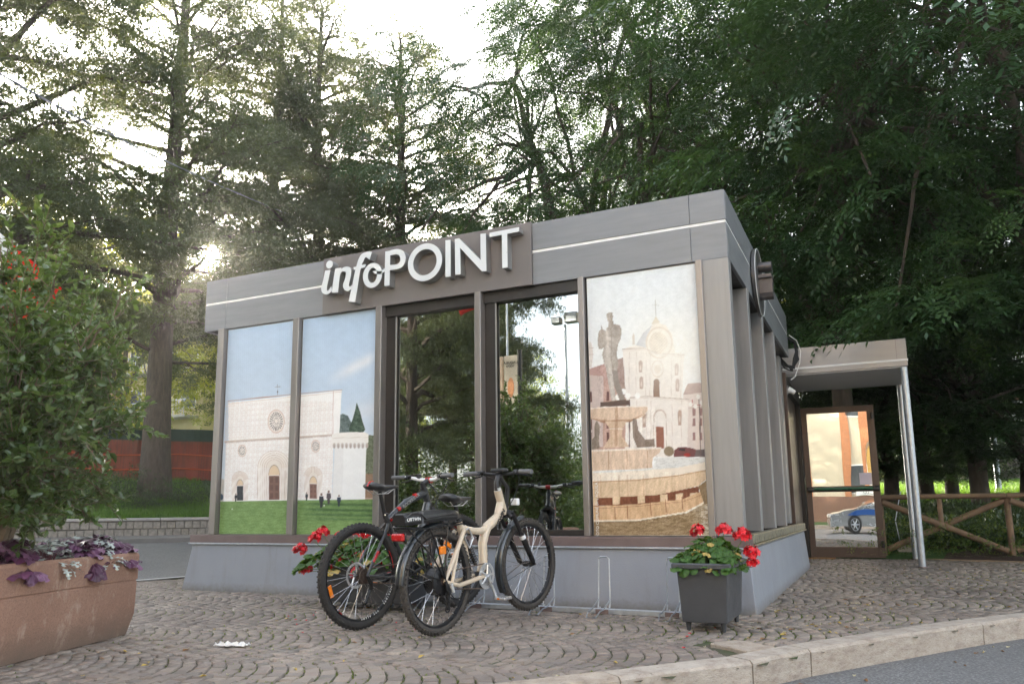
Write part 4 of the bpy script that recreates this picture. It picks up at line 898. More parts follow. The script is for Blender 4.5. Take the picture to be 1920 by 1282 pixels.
def reflector(parent, c, fwd_ang, R, y, P):
    mb = MB(); vs = []
    for s1 in (-1, 1):
        for s2 in (-1, 1):
            for d_ in (-.004, .004): vs.append(P(fwd_ang+s1*.17*(.8 if s2 > 0 else 1), R+s2*.014, y+d_))
    mb.add(vs, [(0, 1, 3, 2), (4, 6, 7, 5), (0, 4, 5, 1), (2, 3, 7, 6), (0, 2, 6, 4), (1, 5, 7, 3)]); return mb.build('spoke_reflector', MT['orange'], parent, bevel=.002)
def saddle(parent, x, z, tilt=0., L=.27, red=False, mat=None):
    mb = MB(); n = 12; m_ = 12; vs = []
    for i in range(n+1):
        u = i/n; xx = x-.12+L*u; hw = .072*(1-u)**.0+0; hw = np.interp(u, [0, .12, .3, .5, .75, .95, 1], [.045, .068, .070, .042, .024, .018, .010]); hz = np.interp(u, [0, .1, .35, .6, 1], [.012, .030, .026, .020, .010]); zc_ = z+np.interp(u, [0, .15, .45, 1], [.012, .010, -.006, -.004])+tilt*(u-.4)
        for k in range(m_): a_ = 2*math.pi*k/m_; vs.append((xx, hw*math.cos(a_), zc_+(hz*math.sin(a_) if math.sin(a_) > 0 else hz*1.3*math.sin(a_)*(1 if abs(math.cos(a_)) > .6 else .9))))
    fs = [(i*m_+k, i*m_+(k+1) % m_, (i+1)*m_+(k+1) % m_, (i+1)*m_+k) for i in range(n) for k in range(m_)]+[tuple(range(m_))[::-1], tuple(n*m_+k for k in range(m_))]
    mb.add(vs, fs); s = mb.build('saddle', mat or MT['black'], parent, smooth=True, angle=60)
    r = MB()
    for sy in (-1, 1): r.tube([(x-.09, sy*.03, z-.02), (x-.05, sy*.022, z-.048), (x+.05, sy*.022, z-.048), (x+.12, sy*.01, z-.018)], .0035, 6)
    r.build('saddle_rails', MT['chrome'], s, smooth=True)
    if red: MB().tube([(x-.13, -.012, z+.008), (x-.105, -.010, z+.036), (x-.06, 0, z+.041)], [.006, .007, .003], 6).build('saddle_stripe', MT['red'], s, smooth=True)
    return s
def brake_lever(parent, c, out, fwd, s):
    c = Vector(c); out = Vector(out); fwd = Vector(fwd); mb = MB()
    mb.tube([c-out*.025, c+out*.015], [.017, .017], 10); mb.tube([c-out*.01+fwd*.012, c+fwd*.04+out*.01], [.014, .010], 8)
    mb.tube([c+fwd*.035, c+fwd*.055+out*.04-Vector((0, 0, .008)), c+fwd*.05+out*.095-Vector((0, 0, .018)), c+fwd*.055+out*.11-Vector((0, 0, .016))], [.007, .006, .005, .006], 8, flat=.7)
    mb.tube([c-fwd*.015-Vector((0, 0, .012)), c-fwd*.03+out*.02-Vector((0, 0, .02))], [.012, .008], 8)
    return mb.build('brake_lever', MT['blackmetal'], parent, smooth=True)
def crankset(parent, c, ang, chr_mat, R=.09, y=-.05, rings=1):
    c = Vector(c); up = Vector((0, 0, 1)); fx = Vector((1, 0, 0)); ax_ = Vector((0, 1, 0))
    def P(an, r, yy): return c+(fx*math.cos(an)+up*math.sin(an))*r+ax_*yy
    mb = MB()
    for k in range(rings):
        r0 = R-.022*k; yy = y+.008*k; nn_ = 44; vs = []
        for i in range(nn_*2): an = math.pi*i/nn_; vs += [P(an, r0+(.003 if i % 2 else -.002), yy-.0012), P(an, r0+(.003 if i % 2 else -.002), yy+.0012), P(an, r0-.021, yy+.0012), P(an, r0-.021, yy-.0012)]
        q = nn_*2; mb.add(vs, [(4*i+a, 4*i+(a+1) % 4, (4*i+4) % (4*q)+(a+1) % 4, (4*i+4) % (4*q)+a) for i in range(q) for a in range(4)])
    for k in range(5): mb.tube([P(ang+k*2*math.pi/5, .01, y-.004), P(ang+k*2*math.pi/5, R-.012, y-.002)], [.011, .006], 8, flat=.8)
    mb.tube([P(0, 0, y-.012), P(0, 0, .05)], [.017, .017], 14)
    cr = mb.build('chainset', chr_mat, parent, smooth=True)
    for s1, an, nm in ((-1, ang, 'crank'), (1, ang+math.pi, 'crank')):
        yy = y-.012 if s1 < 0 else .06
        MB().tube([P(an, 0, yy), P(an, .08, yy+s1*.006), P(an, .168, yy+s1*.014)], [.014, .010, .012], 8, flat=.8).build('crank', chr_mat, cr, smooth=True)
        e = P(an, .168, yy+s1*.018); pd = MB().box((e.x-.045, e.y+s1*.004 if s1 > 0 else e.y-.095, e.z-.010), (e.x+.045, e.y+.095 if s1 > 0 else e.y-.004, e.z+.010), .005)
        po = pd.build('pedal', MT['chrome'] if chr_mat is MT['chrome'] else MT['black'], parent)
        MB().box((e.x-.047, (e.y+.03*s1)-.022, e.z-.005), (e.x-.0455, (e.y+.055*s1)+.022, e.z+.006)).build('pedal_reflector', MT['orange'], po)
    return cr
def chain(parent, c0, r0, c1, r1, y, mat):
    pts = []
    for k in range(13): a = math.pi/2-math.pi*k/12; pts.append((c1[0]+r1*math.cos(a), y, c1[2]+r1*math.sin(a)))
    for k in range(13): a = -math.pi/2-math.pi*k/12; pts.append((c0[0]+r0*math.cos(a), y, c0[2]+r0*math.sin(a)))
    pts.append(pts[0]); MB().tube(pts, .0042, 5, cap=False, flat=.6).build('chain', mat, parent, smooth=True)

def bike_place(name, label, rc, fc, group=None):
    rc = Vector(rc); fc = Vector(fc); d = fc-rc; t = thing(name, label, 'bicycle', rc, 0, group)
    xa = d.normalized(); ya = Vector((0, 0, 1)).cross(xa).normalized(); za = xa.cross(ya)
    t.rotation_euler = Matrix(((xa.x, ya.x, za.x), (xa.y, ya.y, za.y), (xa.z, ya.z, za.z))).to_euler(); OFF[t.name] = Vector((0, 0, 0)); return t, d.length
R = .335
# -------- cream e-bike
rcon = onz(822, 1190, 0); fcon = onz(993, 1143, .045)
print('cream wb', np.linalg.norm(fcon-rcon), rcon, fcon)
ct, WB = bike_place('electric_bicycle', 'cream electric bicycle with a black battery box on its rear rack, parked right', rcon, fcon)
B = lambda mb, n, m_, par=None, **k: mb.build(n, MT[m_] if isinstance(m_, str) else m_, par or ct, smooth=k.pop('smooth', True), **k)
MT['cas'] = M('cassette_steel', (.16, .12, .10), .4, .8, .3, 30)
rw, RP = wheel(ct, (0, 0, R), R, .026, MT['rimblack'], MT['tyre_dusty'], 'rear_wheel', knob=True, motor=.085, cass=1)
STEER = -.05
fw_, FP = wheel(ct, (WB, 0, R), R, .026, MT['rimblack'], MT['tyre_dusty'], 'front_wheel', yaw=STEER, knob=True)
hx = WB-.34                       # head tube top x
HT = Vector((hx-.0, 0, .87)); HB = Vector((hx+.055, 0, .735)); JN = Vector((hx-.16, 0, .625)); BB = Vector((.455, 0, .315)); ST = Vector((.235, 0, .70)); SB = Vector((.335, 0, .43))
fr = MB().tube([HT+Vector((-.005, 0, .015)), HB+Vector((.005, 0, -.02))], [.029, .029], 16)
fr.tube([HT.lerp(HB, .5), HB.lerp(JN, .3), HB.lerp(JN, .65), JN+Vector((.012, 0, .012)), JN+Vector((-.018, 0, -.035)), JN+Vector((-.045, 0, -.10)), BB+Vector((.035, 0, .09)), BB+Vector((0, 0, .02))], [.030, .034, .035, .034, .033, .032, .031, .030], 18)
fr.tube([JN+Vector((.01, 0, .0)), JN+Vector((-.06, 0, -.012)), JN+Vector((-.13, 0, -.008)), JN+Vector((-.20, 0, .006)), ST+Vector((.012, 0, -.05))], [.028, .0255, .0245, .024, .023], 16)
fr.tube([ST, ST+Vector((.045, 0, -.155)), ST+Vector((.075, 0, -.26))], [.0215, .021, .019], 14)
frame = B(fr, 'frame', 'cream')
B(MB().tube([(BB.x, -.04, BB.z), (BB.x, .04, BB.z)], [.028, .028], 18), 'bottom_bracket', 'blackmetal', frame)
sa = MB()
for s in (-1, 1):
    sa.tube([(0, s*.066, R+.0), (.10, s*.06, R+.13), (.19, s*.05, R+.245), (.245, s*.035, R+.30)], [.013, .016, .017, .015], 10)
    sa.tube([(-.005, s*.066, R), (.14, s*.062, R-.045), (.32, s*.052, R-.03), (BB.x-.02, s*.04, BB.z)], [.012, .015, .016, .016], 10)
    sa.tube([(.16, s*.055, R+.21), (.09, s*.064, R+.04), (.07, s*.065, R-.02)], [.012, .012, .012], 8)
B(sa, 'swing_arm', 'cream')
sh = MB().tube([(.255, 0, R+.29), (.315, 0, R+.20)], [.016, .016], 12); sh.tube([(.29, 0, R+.24), (.40, 0, R+.06)], [.013, .013], 12)
for k in range(9):
    u = k/8; q = Vector((.305, 0, R+.215)).lerp(Vector((.385, 0, R+.085)), u); sh.ring(q, Vector((.11, 0, -.18)), .024, .0042, 20, 6)
B(sh, 'shock_absorber', 'blackmetal'); B(MB().tube([(.25, -.028, R+.29), (.30, -.03, R+.31), (.345, -.03, R+.24), (.30, -.032, R+.18), (.26, -.03, R+.24), (.25, -.028, R+.29)], .006, 8), 'shock_link', 'chrome')
B(MB().tube([ST+Vector((0, 0, -.02)), ST+Vector((-.035, 0, .115))], [.0145, .0145], 14), 'seat_post', 'blackmetal'); B(MB().ring(ST+Vector((-.002, 0, -.004)), (-.28, 0, 1), .02, .007, 20, 8), 'seat_clamp', 'blackmetal')
saddle(ct, ST.x-.03, .845, L=.28)
sb = MB().tube([(.16, 0, .80), (.17, -.02, .79)], [.02, .02], 10)
# fork, stem, bar
cr_ = Vector((HB.x+.02, 0, HB.z-.035)); fk = MB()
fk.tube([cr_+Vector((0, -.062, -.01)), cr_+Vector((0, -.03, .02)), cr_+Vector((0, .03, .02)), cr_+Vector((0, .062, -.01))], [.022, .026, .026, .022], 12)
ax0 = Vector((WB, 0, R))
for s in (-1, 1):
    a0 = cr_+Vector((0, s*.06, .03)); b0 = ax0+Vector((-.02, s*.06, .02)); md = a0.lerp(b0, .45)
    fk.tube([a0, md], [.016, .016], 12); fk.tube([md+Vector((0, 0, .01)), md, b0], [.021, .022, .019], 12); fk.tube([b0, ax0+Vector((0, s*.055, 0))], [.014, .014], 10)
fork = B(fk, 'fork', 'blackmetal')
for s in (-1, 1): a0 = cr_+Vector((0, s*.06, .03)); b0 = ax0+Vector((-.02, s*.06, .02)); B(MB().tube([a0.lerp(b0, .46), a0.lerp(b0, .53)], [.0232, .0232], 14), 'fork_sticker', 'white', fork)
st_ = HT+Vector((-.01, 0, .015)); sm_ = MB().tube([HT+Vector((-.003, 0, .01)), st_], [.022, .02], 12); sm_.tube([st_, st_+Vector((-.01, 0, .05)), st_+Vector((.015, 0, .10)), st_+Vector((.055, 0, .115))], [.02, .018, .018, .018], 12)
B(sm_, 'stem', 'black'); bc = st_+Vector((.055, 0, .115))
B(MB().tube([HT+Vector((-.003, 0, .012)), HT+Vector((-.007, 0, .034))], [.0245, .0245], 14), 'headset', 'chrome')
bar = MB().tube([bc+Vector((-.055, .29, .008)), bc+Vector((-.03, .17, .012)), bc+Vector((-.0, .08, .0)), bc, bc+Vector((0, -.08, 0)), bc+Vector((-.03, -.17, .012)), bc+Vector((-.055, -.29, .008))], .0115, 10)
B(bar, 'handlebar', 'black')
for s in (-1, 1):
    g0 = bc+Vector((-.034, s*.185, .012)); g1 = bc+Vector((-.056, s*.30, .008)); out = (g1-g0).normalized()
    B(MB().tube([g0, g1], [.0175, .0175], 12), 'grip', 'greyplastic'); brake_lever(ct, g0-out*.025, out, (.9, 0, -.3), s)
B(MB().box((bc.x-.06, -.055, bc.z+.014), (bc.x+.02, .055, bc.z+.040), .008), 'display', 'black', smooth=False)
B(MB().box((bc.x-.055, -.04, bc.z+.0405), (bc.x+.005, .04, bc.z+.0425)), 'display_screen', M('lcd', (.11, .14, .10), .2, 0, .05, 10), smooth=False)
cbm = MB()
for s, e in ((-1, .02), (1, -.01)): cbm.tube([bc+Vector((-.02, s*.15, 0)), bc+Vector((.07, s*.11, -.04)), bc+Vector((.10+e, s*.03, -.16)), cr_+Vector((.06, s*.02, .10)), cr_+Vector((-.02, s*.02, .02))], .0035, 6)
cbm.tube([bc+Vector((.0, .03, .0)), bc+Vector((.085, .01, -.10)), cr_+Vector((.07, .03, .12)), cr_+Vector((.05, .04, -.02))], .016, 8); B(cbm, 'cables', 'rubber')
# front lamp / white reflector
B(MB().box((cr_.x+.11, -.03, cr_.z+.07), (cr_.x+.15, .03, cr_.z+.12), .006), 'front_lamp', 'white', smooth=False)
# mudguards
def guard(c, r, a0, a1, yaw, name, w=.028):
    c = Vector(c); a = Vector((-math.sin(yaw), math.cos(yaw), 0)); f_ = Vector((math.cos(yaw), math.sin(yaw), 0)); mb = MB(); n = 26; m_ = 8; vs = []
    for i in range(n+1):
        an = a0+(a1-a0)*i/n
        for lay in (0, 1):
            for k in range(m_+1): b_ = math.pi*k/m_; yy = -w*math.cos(b_); rr_ = r-.010+.018*math.sin(b_)-lay*.003; vs.append(c+(f_*math.cos(an)+Vector((0, 0, 1))*math.sin(an))*rr_+a*(yy*(1 if lay == 0 else .94)))
    q = 2*(m_+1); fs = []
    for i in range(n):
        for k in range(m_): fs += [(i*q+k, i*q+k+1, (i+1)*q+k+1, (i+1)*q+k), (i*q+m_+1+k, (i+1)*q+m_+1+k, (i+1)*q+m_+2+k, i*q+m_+2+k)]
    for i in (0, n): 
        for k in range(m_): fs.append((i*q+k, i*q+k+1, i*q+m_+2+k, i*q+m_+1+k))
    for i in range(n): fs += [(i*q, (i+1)*q, (i+1)*q+m_+1, i*q+m_+1), (i*q+m_, i*q+2*m_+1, (i+1)*q+2*m_+1, (i+1)*q+m_)]
    mb.add(vs, fs); return B(mb, name, 'fender', smooth=True)
guard((0, 0, R), R+.024, rad(60), rad(178), 0, 'rear_mudguard', .033); guard((WB, 0, R), R+.022, rad(100), rad(208), STEER, 'front_mudguard', .031)
stf = MB()
for s in (-1, 1): stf.tube([(WB-.30, s*.03, .25), (WB, s*.055, R)], .0025, 5); stf.tube([(-.33, s*.03, .45), (0, s*.06, R)], .0025, 5)
B(stf, 'mudguard_stays', 'blackmetal')
# rack and battery
rk = MB()
for s in (-1, 1):
    rk.tube([(.0, s*.07, R+.01), (-.06, s*.065, .54), (-.12, s*.06, .665)], .006, 8); rk.tube([(.0, s*.07, R+.01), (.02, s*.065, .55), (.05, s*.06, .67)], .006, 8); rk.tube([(-.33, s*.055, .69), (-.2, s*.06, .672), (.10, s*.055, .675), (.24, s*.03, .68)], .006, 8)
    rk.tube([(-.33, s*.055, .69), (-.12, s*.07, .50), (0, s*.07, R+.01)], .005, 8)
rk.tube([(-.33, -.055, .69), (-.35, 0, .692), (-.33, .055, .69)], .006, 8); B(rk, 'luggage_rack', 'blackmetal')
bt = MB()
sec = [(-.055, 0), (-.062, .02), (-.058, .05), (-.04, .072), (.04, .072), (.058, .05), (.062, .02), (.055, 0)]
xsn = [(-.34, .86, .004), (-.32, 1.0, 0), (-.12, 1.02, .006), (.02, .98, .012), (.16, .85, .010), (.20, .6, .018)]
vs = [(x_, y_*k_, .70+z_*k_+e_) for x_, k_, e_ in xsn for y_, z_ in sec]; q = len(sec)
bt.add(vs, [(i*q+a, i*q+(a+1) % q, (i+1)*q+(a+1) % q, (i+1)*q+a) for i in range(len(xsn)-1) for a in range(q)]+[tuple(range(q)), tuple((len(xsn)-1)*q+a for a in range(q))[::-1]])
bat = B(bt, 'battery', 'battery', smooth=False)
B(MB().box((-.20, -.066, .703), (-.185, .066, .776), .003), 'battery_seam', 'greyplastic', bat, smooth=False)
for s in (-1, 1): B(MB().tube([(-.34, s*.062, .745), (-.30, s*.072, .772), (-.22, s*.072, .765), (-.17, s*.07, .735), (.08, s*.07, .75), (.16, s*.05, .745)], .006, 6), 'battery_rail', 'black', bat)
text_mesh('lettering', "B'TWIN", .028, MT['white'], bat, frame_mx((-.262, -.0665, .728), (1, 0, 0), (0, .12, 1)), .0012)
B(MB().ring((-.325, -.0655, .737), (0, 1, 0), .010, .002, 20, 6, arc=(.5, 5.9)), 'logo_ring', 'white', bat)
text_mesh('lettering', "B'TWIN", .045, MT['black'], frame, frame_mx(HB.lerp(JN, .42)+Vector((.012, -.0385, -.01)), (.62, 0, .78), (-.78, 0, .62)), .0012, .0012)
B(MB().box((-.365, -.048, .610), (-.335, .048, .655), .008), 'rear_light', 'red', smooth=False); B(MB().box((-.338, -.052, .605), (-.326, .052, .662), .004), 'light_housing', 'black', smooth=False)
reflector(rw, None, rad(62), R-.085, -.0, RP)
B(MB().box((-.055, -.085, R+.17), (.0, -.062, R+.22), .004), 'side_reflector', 'orange', smooth=False)
crankset(ct, BB, rad(-65), MT['chrome'], .086, -.052, 2)
chain(ct, (0, 0, R), .05, (BB.x, 0, BB.z), .084, -.044, MT['cas'])
der = MB().tube([(0, -.068, R), (.02, -.075, R-.05), (.03, -.07, R-.085)], [.012, .016, .012], 10); der.tube([(.03, -.062, R-.085), (.025, -.062, R-.18)], [.016, .012], 8); der.ring((.03, -.06, R-.09), (0, 1, 0), .020, .004, 16, 6); der.ring((.025, -.06, R-.175), (0, 1, 0), .020, .004, 16, 6)
B(der, 'derailleur', 'blackmetal'); B(MB().tube([(.035, -.082, R-.02), (.05, -.09, R-.075)], [.016, .013], 10), 'derailleur_body', 'chrome')
B(MB().tube([(-.0, -.074, R), (-.02, -.09, R+.02), (-.02, -.1, R-.05), (.06, -.10, R-.12)], .0035, 6), 'gear_cable', 'rubber')

# -------- dark mountain bike
R2 = .35; rcon = onz(678, 1179, 0); fcon = onz(862, 1137, .05)
print('dark wb', np.linalg.norm(fcon-rcon), rcon, fcon)
mt_, WB2 = bike_place('mountain_bicycle', 'dark grey mountain bicycle with white handlebar, parked left beside the flower box', rcon, fcon)
B = lambda mb, n, m_, par=None, **k: mb.build(n, MT[m_] if isinstance(m_, str) else m_, par or mt_, smooth=k.pop('smooth', True), **k)
rw2, RP2 = wheel(mt_, (0, 0, R2), R2, .029, MT['rimblack'], MT['tyre'], 'rear_wheel', disc=.045*-1, cass=1)
fw2, FP2 = wheel(mt_, (WB2, 0, R2), R2, .029, MT['rimblack'], MT['tyre'], 'front_wheel', disc=-.045, yaw=.04)
HT = Vector((WB2-.345, 0, .905)); HB = Vector((WB2-.30, 0, .78)); BB = Vector((.43, 0, .32)); ST = Vector((.245, 0, .705))
fr = MB().tube([HT+Vector((-.004, 0, .01)), HB+Vector((.004, 0, -.01))], [.025, .028], 16)
fr.tube([HT.lerp(HB, .25), HT.lerp(ST, .5)+Vector((0, 0, .012)), ST+Vector((.01, 0, .0))], [.026, .024, .019], 14)
fr.tube([HT.lerp(HB, .85), HB.lerp(BB, .35)+Vector((0, 0, -.012)), BB], [.033, .034, .030], 14); fr.tube([ST+Vector((-.008, 0, .03)), BB], [.0175, .0175], 14)
for s in (-1, 1):
    fr.tube([(.0, s*.068, R2), (.10, s*.062, R2+.15), (ST.x-.02, s*.03, ST.z-.05), (ST.x+.0, s*.012, ST.z-.03)], [.010, .011, .011, .011], 10)
    fr.tube([(0, s*.068, R2), (.2, s*.058, R2-.035), (BB.x-.06, s*.045, BB.z), (BB.x, s*.03, BB.z)], [.011, .013, .014, .014], 10)
frame = B(fr, 'frame', 'anthra'); B(MB().tube([(BB.x, -.04, BB.z), (BB.x, .04, BB.z)], [.026, .026], 16), 'bottom_bracket', 'blackmetal', frame)
for s in (-1, 1):
    B(MB().tube([(.055, s*.0715, R2+.085), (.10, s*.0715, R2+.153)], [.0085, .0085], 8), 'red_stripe', 'red', frame); 
    B(MB().tube([(.30, s*.062, R2-.028), (.34, s*.058, R2-.028)], [.0125, .0125], 8), 'red_stripe', 'red', frame)
for u in (.28, .72): q = HT.lerp(ST, u)+Vector((0, 0, .006)); B(MB().tube([q+Vector((-.012, -.012, .004)), q+Vector((.012, -.012, .008))], .0165, 10), 'red_stripe', 'red', frame)
B(MB().tube([ST+Vector((.022, 0, -.0)), ST+Vector((.04, 0, .008))], [.0215, .0225], 12), 'red_band', 'red', frame)
text_mesh('lettering', 'ROCKRIDER', .034, M('grey_print', (.3, .3, .3), .4), frame, frame_mx(HT.lerp(ST, .40)+Vector((0, -.0262, -.008)), (HT-ST), Vector((0, 0, 1)).cross(Vector((0, 1, 0)))*0+Vector((-(HT-ST).z, 0, (HT-ST).x))), .0008)
B(MB().tube([ST+Vector((-.01, 0, .01)), ST+Vector((-.055, 0, .20))], [.0140, .0140], 14), 'seat_post', 'blackmetal')
B(MB().tube([ST+Vector((-.006, 0, .028)), ST+Vector((-.009, 0, .042))], [.0215, .0215], 14), 'seat_clamp', 'blackmetal'); B(MB().tube([ST+Vector((-.02, -.012, .034)), ST+Vector((-.04, -.03, .036))], [.006, .005], 8), 'clamp_lever', 'chrome')
saddle(mt_, ST.x-.05, .935, L=.28, red=True)
cr_ = Vector((HB.x+.012, 0, HB.z-.045)); ax0 = Vector((WB2, 0, R2)); fk = MB()
fk.tube([cr_+Vector((0, -.064, -.02)), cr_+Vector((0, -.03, .012)), cr_+Vector((0, .03, .012)), cr_+Vector((0, .064, -.02))], [.022, .025, .025, .022], 12)
for s in (-1, 1):
    a0 = cr_+Vector((0, s*.062, .0)); b0 = ax0+Vector((-.02, s*.062, .02)); md = a0.lerp(b0, .35); fk.tube([a0, md], [.016, .016], 12); fk.tube([md, b0, ax0+Vector((0, s*.058, 0))], [.022, .018, .014], 12)
fork = B(fk, 'fork', 'blackmetal')
st_ = HT+Vector((-.012, 0, .035)); bc = st_+Vector((.065, 0, .028))
B(MB().tube([HT+Vector((-.003, 0, .01)), st_+Vector((-.003, 0, .012))], [.021, .019], 12), 'steerer_spacers', 'black'); B(MB().tube([st_, bc], [.019, .020], 12), 'stem', 'black'); B(MB().tube([bc+Vector((.004, -.024, 0)), bc+Vector((.004, .024, 0))], [.0225, .0225], 12), 'bar_clamp', 'red')
B(MB().tube([bc+Vector((-.07, .27, .03)), bc+Vector((-.045, .17, .028)), bc+Vector((-.008, .08, .004)), bc, bc+Vector((-.008, -.08, .004)), bc+Vector((-.045, -.17, .028)), bc+Vector((-.07, -.27, .03))], [.011, .011, .0145, .0158, .0145, .011, .011], 10), 'handlebar', 'white')
for s in (-1, 1):
    g0 = bc+Vector((-.052, s*.195, .029)); g1 = bc+Vector((-.075, s*.315, .029)); out = (g1-g0).normalized()
    B(MB().tube([g0, g1], [.0165, .0165], 12), 'grip', 'greyplastic'); brake_lever(mt_, g0-out*.03, out, (.85, 0, -.4), s)
B(MB().box((bc.x-.025, .075, bc.z+.014), (bc.x+.005, .105, bc.z+.05), .004), 'cycle_computer', 'black', smooth=False)
cbm = MB()
for s in (-1, 1): cbm.tube([bc+Vector((-.02, s*.15, .01)), bc+Vector((.09, s*.12, -.0)), bc+Vector((.12, s*.03, -.10)), cr_+Vector((.03, s*.03, .06)), HB.lerp(BB, .2)+Vector((0, s*.036, -.02))], .003, 6); cbm.tube([bc+Vector((-.02, s*.16, .01)), bc+Vector((.12, s*.10, -.03)), bc+Vector((.10, -s*.03, -.14)), cr_+Vector((.02, s*.06, 0))], .003, 6)
B(cbm, 'cables', 'rubber')
crankset(mt_, BB, rad(18), MT['blackmetal'], .08, -.052, 2); chain(mt_, (0, 0, R2), .045, (BB.x, 0, BB.z), .078, -.044, MT['cas'])
der = MB().tube([(0, -.07, R2), (.025, -.076, R2-.05), (.03, -.07, R2-.09)], [.012, .015, .012], 10); der.tube([(.03, -.062, R2-.085), (-.02, -.062, R2-.17)], [.014, .010], 8); der.ring((-.02, -.06, R2-.165), (0, 1, 0), .018, .004, 16, 6)
B(der, 'derailleur', 'blackmetal'); reflector(rw2, None, rad(196), R2-.085, -.0, RP2)
# letters printed on the rim
RL = R2-.058-.004
for k_, (word, a0) in enumerate((('ROCKRIDER', -18), ('VTT ALLOY', -62))):
    for i, ch in enumerate(word):
        if ch == ' ': continue
        an = rad(a0-i*3.7); c_ = RP2(an, RL-.012, -.0152); text_mesh('rim_lettering', ch, .019, MT['white'], rw2, frame_mx(c_, (math.sin(an), 0, -math.cos(an)), (math.cos(an), 0, math.sin(an))), .0006, .0004)
for a0, da in ((-52, 5), (150, 26), (75, 8)): B(MB().ring((0, -.0155, R2), (0, -1, 0), RL-.003, .003, 10, 4, arc=(rad(90-a0-da), rad(90-a0))), 'rim_stripe', 'red', rw2)

# ------------------------------------------------------------------ bicycle rack: rail with bent-tube holders
y0r = -.40
rack = thing('bicycle_rack', 'low galvanised bicycle rack with bent tube holders along the kiosk wall', 'bicycle rack', (-1.4, y0r, 0))
rx0, rx1 = -3.1, -.33
MB().box((rx0, y0r-.02, .0), (rx1, y0r+.025, .04), .004).build('rail', MT['steel'], rack)
for k, pxx in enumerate((1237, 1097, 975)):
    c0 = onz(pxx+18, 1150, 0)[0]
def holder(xc):
    w = .045; h = MB(); 
    h.tube([(xc-w, y0r+.02, .03), (xc-w, y0r+.04, .08), (xc-w+.004, y0r+.06, .40), (xc-w+.02, y0r+.05, .415), (xc+w-.02, y0r+.05, .415), (xc+w-.004, y0r+.06, .40), (xc+w, y0r+.04, .08), (xc+w, y0r+.02, .03)], .0055, 8)
    h.tube([(xc-w, y0r+.04, .10), (xc-w, y0r-.12, .045), (xc-w, y0r-.20, .042), (xc-w+.01, y0r-.275, .006), (xc+w-.01, y0r-.275, .006), (xc+w, y0r-.20, .042), (xc+w, y0r-.12, .045), (xc+w, y0r+.04, .10)], .0055, 8)
    o = h.build('holder', MT['steel'], rack, smooth=True); MB().box((xc-.05, y0r-.026, .0), (xc+.05, y0r-.0205, .036)).build('clamp_plate', MT['sill'], o)
    for s in (-1, 1): MB().tube([(xc+s*.022, y0r, .040), (xc+s*.022, y0r, .052)], [.007, .007], 6).build('bolt', MT['chrome'], o)
for pxx, pyy in ((1258, 1150), (1118, 1147)): holder(float(onz(pxx, pyy, .03)[0]))
holder(float(fcon[0]*0+onz(1008, 1143, .03)[0])); holder(float(onz(872, 1137, .03)[0])); holder(float(onz(740, 1133, .03)[0]))
# ------------------------------------------------------------------ foliage templates
def quad_leaf(base, d, n_, L, w, fold=.0):
    """kite quad: base, right, tip, left"""
    d = np.asarray(d, float); d /= np.linalg.norm(d); s = np.cross(d, n_); s /= np.linalg.norm(s)+1e-9; u = np.cross(s, d)
    return [base, base+d*L*.45+s*w/2+u*fold, base+d*L, base+d*L*.45-s*w/2+u*fold]
def tmpl(quads): V = np.array([p for q in quads for p in q]); return V, np.arange(len(V)).reshape(-1, 4)
def pinnate_spray(r, nl=7, L=.46, lr=.27, pairs=5, ll=.068, lw=.027):
    Q = []
    for i in range(nl):
        u = i/(nl-1); b = np.array([L*u*.8, 0, -.10*u*u]); side = (1 if i % 2 else -1) if i < nl-1 else 0
        yaw = side*r.uniform(.5, 1.1)*(1-u*.35); d = np.array([math.cos(yaw), math.sin(yaw), r.uniform(-.1, .25)]); LR = lr*r.uniform(.8, 1.1)
        side_v = np.cross(d, [0, 0, 1]); side_v /= np.linalg.norm(side_v)
        for k in range(pairs+1):
            v = (k+.6)/(pairs+.6); pos = b+d*LR*v+np.array([0, 0, -.16*LR*4*v*v*.6]); dd = d+np.array([0, 0, -.9*v*.8])
            if k == pairs: Q.append(quad_leaf(pos, dd, [0, 0, 1], ll, lw)); continue
            for s in (-1, 1):
                ld = dd*.45+side_v*s*1.+np.array([0, 0, r.uniform(-.45, .05)]); Q.append(quad_leaf(pos, ld, np.array([0, 0, 1])+r.normal(0, .25, 3), ll*r.uniform(.8, 1.1)*(1-.25*abs(v-.5)), lw))
    return tmpl(Q)
def cedar_twig(r, L=.62, ns=6, nb=3):
    Q = []
    def tuft(p, d, s=1.):
        for k in range(nb):
            a = r.normal(0, 1, 3); a -= d*(a@d); a /= np.linalg.norm(a)+1e-9; dd = d*.55+a*.8; dd[2] += .25; Q.append(quad_leaf(p, dd, r.normal(0, 1, 3), .100*s*r.uniform(.8, 1.2), .022))
    for i in range(ns):
        u = (i+.5)/ns; p = np.array([L*u, r.normal(0, .01), -.03*u]); s = 1 if i % 2 else -1; tuft(p, np.array([1., 0, 0]))
        if i % 2 == 0:
            d = np.array([.55, s*.8, r.uniform(-.1, .1)]); d /= np.linalg.norm(d)
            for k in range(1, 4): tuft(p+d*.05*k*(1.3-u*.5), d, .9)
    # the woody stalk as two thin kites
    Q.append([np.array([0, -.004, 0]), np.array([L*.5, -.004, -.01]), np.array([L, 0, -.03]), np.array([L*.5, .004, -.01])])
    return tmpl(Q)
def simple_clump(r, n=16, rad_=.28, ll=.11, lw=.065):
    Q = []
    for i in range(n): p = r.normal(0, rad_*.55, 3); p[2] *= .6; d = r.normal(0, 1, 3); d[2] -= .3; Q.append(quad_leaf(p, d, r.normal(0, .5, 3)+np.array([0, 0, 1]), ll*r.uniform(.7, 1.2), lw))
    return tmpl(Q)
